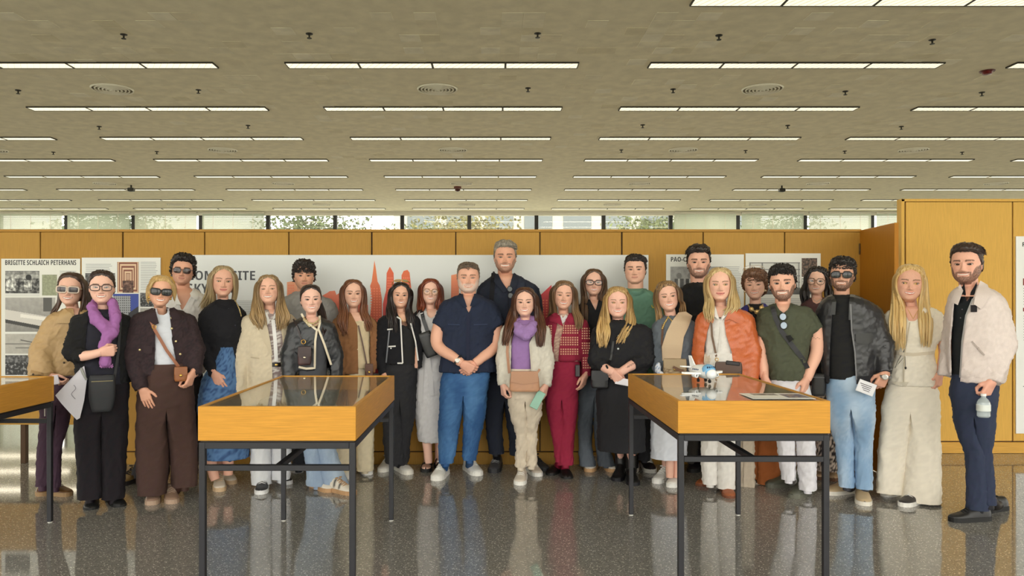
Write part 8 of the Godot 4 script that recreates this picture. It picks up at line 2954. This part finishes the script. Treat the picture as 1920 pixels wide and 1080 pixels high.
	trim(b, [[[1706, 604], [1700, 640], [1696, 664], [1694, 716]]], 2, srgb(206, 194, 170), "placket")
	pieces(b, [[[1668, 716], [1704, 716], [1697, 728], [1690, 724]]], srgb(230, 220, 200), "hem_point")
	necklace(b, [[1702, 580], [1712, 598], [1722, 580]], 0.0018, srgb(206, 160, 80))
	m = MB.new()
	var ew := PackedVector3Array(); var er := PackedFloat32Array()
	for q in [[1705, 606], [1702, 630], [1698, 652], [1684, 676], [1678, 690], [1686, 680], [1697, 668], [1698, 690]]:
		ew.append(on(b, b.top, q[0], q[1], 0.006)); er.append(0.0016)
	m.tube(ew, er, 5)
	m.ball(ew[7], Vector3(0.007, 0.01, 0.005), 8, 6)
	part(b, m, "earphone_cord", mat(srgb(40, 36, 34), 0.5))
	# man with the bottle
	b = person({x = 1830, z = 5.4, man = true, sock = srgb(28, 28, 32), foot = 1.02, label = "bearded man in light grey jacket and navy trousers holding water bottle", skin = srgb(226, 160, 134), hd = [1812, 461, 530, -12, 0], nk = [1822, 546, 17], chest = 575,
		face = {smile = 0.7, beard = 0.85, bcol = srgb(74, 50, 40), brow = srgb(60, 42, 34), jaw = 1.04},
		hair = {c = srgb(46, 34, 30), c2 = srgb(74, 56, 48), top = 0.085, side = 0.03, front = 0.02, line = [0.82, 0.81, 0.74, 0.5, 0.3, 0.12], tufts = [300, 0.14, 0.05, 0.45, 0.012]},
		up = {n = "jacket", m = "shell", c = srgb(222, 208, 202), w = 0.0055, d = 0.16, t = [[535, 1800, 1848], [543, 1788, 1862], [556, 1778, 1878], [590, 1774, 1886], [640, 1774, 1890], [690, 1776, 1890], [714, 1784, 1884]], arms = [[[1792, 580, 14, -0.02], [1778, 650, 14, -0.04], [1770, 704, 10, -0.03]], [[1866, 576, 21, 0], [1884, 646, 20, 0.03], [1862, 716, 14, 0.12]]],
			cut = [[[1802, 526], [1836, 522], [1826, 556], [1812, 590], [1804, 640], [1800, 725], [1781, 725], [1780, 640], [1786, 570]]]},
		inn = {n = "polo_shirt", c = srgb(28, 29, 34), t = [[535, 1800, 1848], [543, 1790, 1860], [590, 1780, 1880], [640, 1780, 1882], [714, 1782, 1876]], cut = [[[1808, 525], [1832, 525], [1824, 552], [1812, 566], [1808, 550]]]},
		hands = [hand(1860, 716, 0.13, 1, Vector3(-0.45, -1, 0.1), Vector3(-0.7, 0, 0.9), 1)],
		low = {c = srgb(46, 54, 78), hips = [[700, 1780, 1878], [735, 1780, 1872], [765, 1786, 1868]], legs = [[[750, 1784, 1834], [800, 1796, 1842], [855, 1808, 1852], [900, 1810, 1854], [952, 1812, 1857]], [[750, 1822, 1869], [800, 1824, 1864], [855, 1832, 1862], [900, 1836, 1866], [944, 1840, 1870]]], w = 0.006, ld = 0.11},
		shoes = [[1817, 984, -52, "sneaker", srgb(30, 30, 33), srgb(26, 26, 28), srgb(36, 36, 40), srgb(40, 40, 44)], [1858, 966, -40, "sneaker", srgb(30, 30, 33), srgb(26, 26, 28), srgb(36, 36, 40), srgb(40, 40, 44)]]})
	collar(b, [[[1800, 533], [1806, 545], [1796, 572], [1784, 566], [1790, 546]], [[1838, 526], [1852, 534], [1858, 552], [1840, 580], [1826, 570], [1830, 548]]], srgb(222, 208, 202), "shell", 0.01, 0.01)
	pieces(b, [[[1808, 530], [1811, 552], [1806, 566], [1798, 552]], [[1832, 528], [1830, 548], [1816, 566], [1820, 548]]], srgb(24, 25, 30), "polo_collar", b.under, "knit", 0.005, 0.01)
	trim(b, [[[1824, 560], [1811, 592], [1804, 640], [1800, 708]]], 3, srgb(150, 146, 144), "zip", null, "satin")
	pieces(b, [[[1820, 572], [1832, 572], [1832, 585], [1820, 585]]], srgb(34, 32, 34), "badge")
	trim(b, [[[1822, 640], [1846, 666]]], 3, srgb(180, 166, 158), "pocket_edge", null, "shell")
	studs(b, [[1834, 653]], 0.007, srgb(40, 38, 40))
	studs(b, [[1804, 580], [1801, 596]], 0.004, srgb(110, 110, 116), 0.0, "button", b.under)
	bottle(b)

func bottle(b: Body) -> void:
	var at := L(b, 1844, 782, 0.17)
	var o := carried(b, "water_bottle", "small clear plastic water bottle held by cap beside navy trousers", "bottle", at)
	var s := 1.0
	var m := MB.new()
	m.lathe(Vector3.ZERO, [Vector2(0, 0.002), Vector2(0.034, 0.0), Vector2(0.04, 0.008), Vector2(0.039, 0.03), Vector2(0.041, 0.04), Vector2(0.041, 0.085), Vector2(0.038, 0.1), Vector2(0.028, 0.118), Vector2(0.015, 0.13), Vector2(0.015, 0.142)], 24)
	m.smooth()
	var pm := StandardMaterial3D.new()
	pm.transparency = BaseMaterial3D.TRANSPARENCY_ALPHA
	pm.albedo_color = Color(0.9, 0.95, 0.96, 0.35)
	pm.roughness = 0.08
	put(m, "shell", pm, o)
	m = MB.new()
	m.lathe(Vector3.ZERO, [Vector2(0.0415, 0.042), Vector2(0.0422, 0.043), Vector2(0.0422, 0.083), Vector2(0.0415, 0.084)], 24)
	put(m, "label_band", mat(srgb(222, 228, 224), 0.4), o)
	m = MB.new()
	m.lathe(Vector3.ZERO, [Vector2(0.017, 0.14), Vector2(0.017, 0.155), Vector2(0, 0.156)], 18)
	put(m, "cap", mat(srgb(240, 240, 240), 0.4), o)
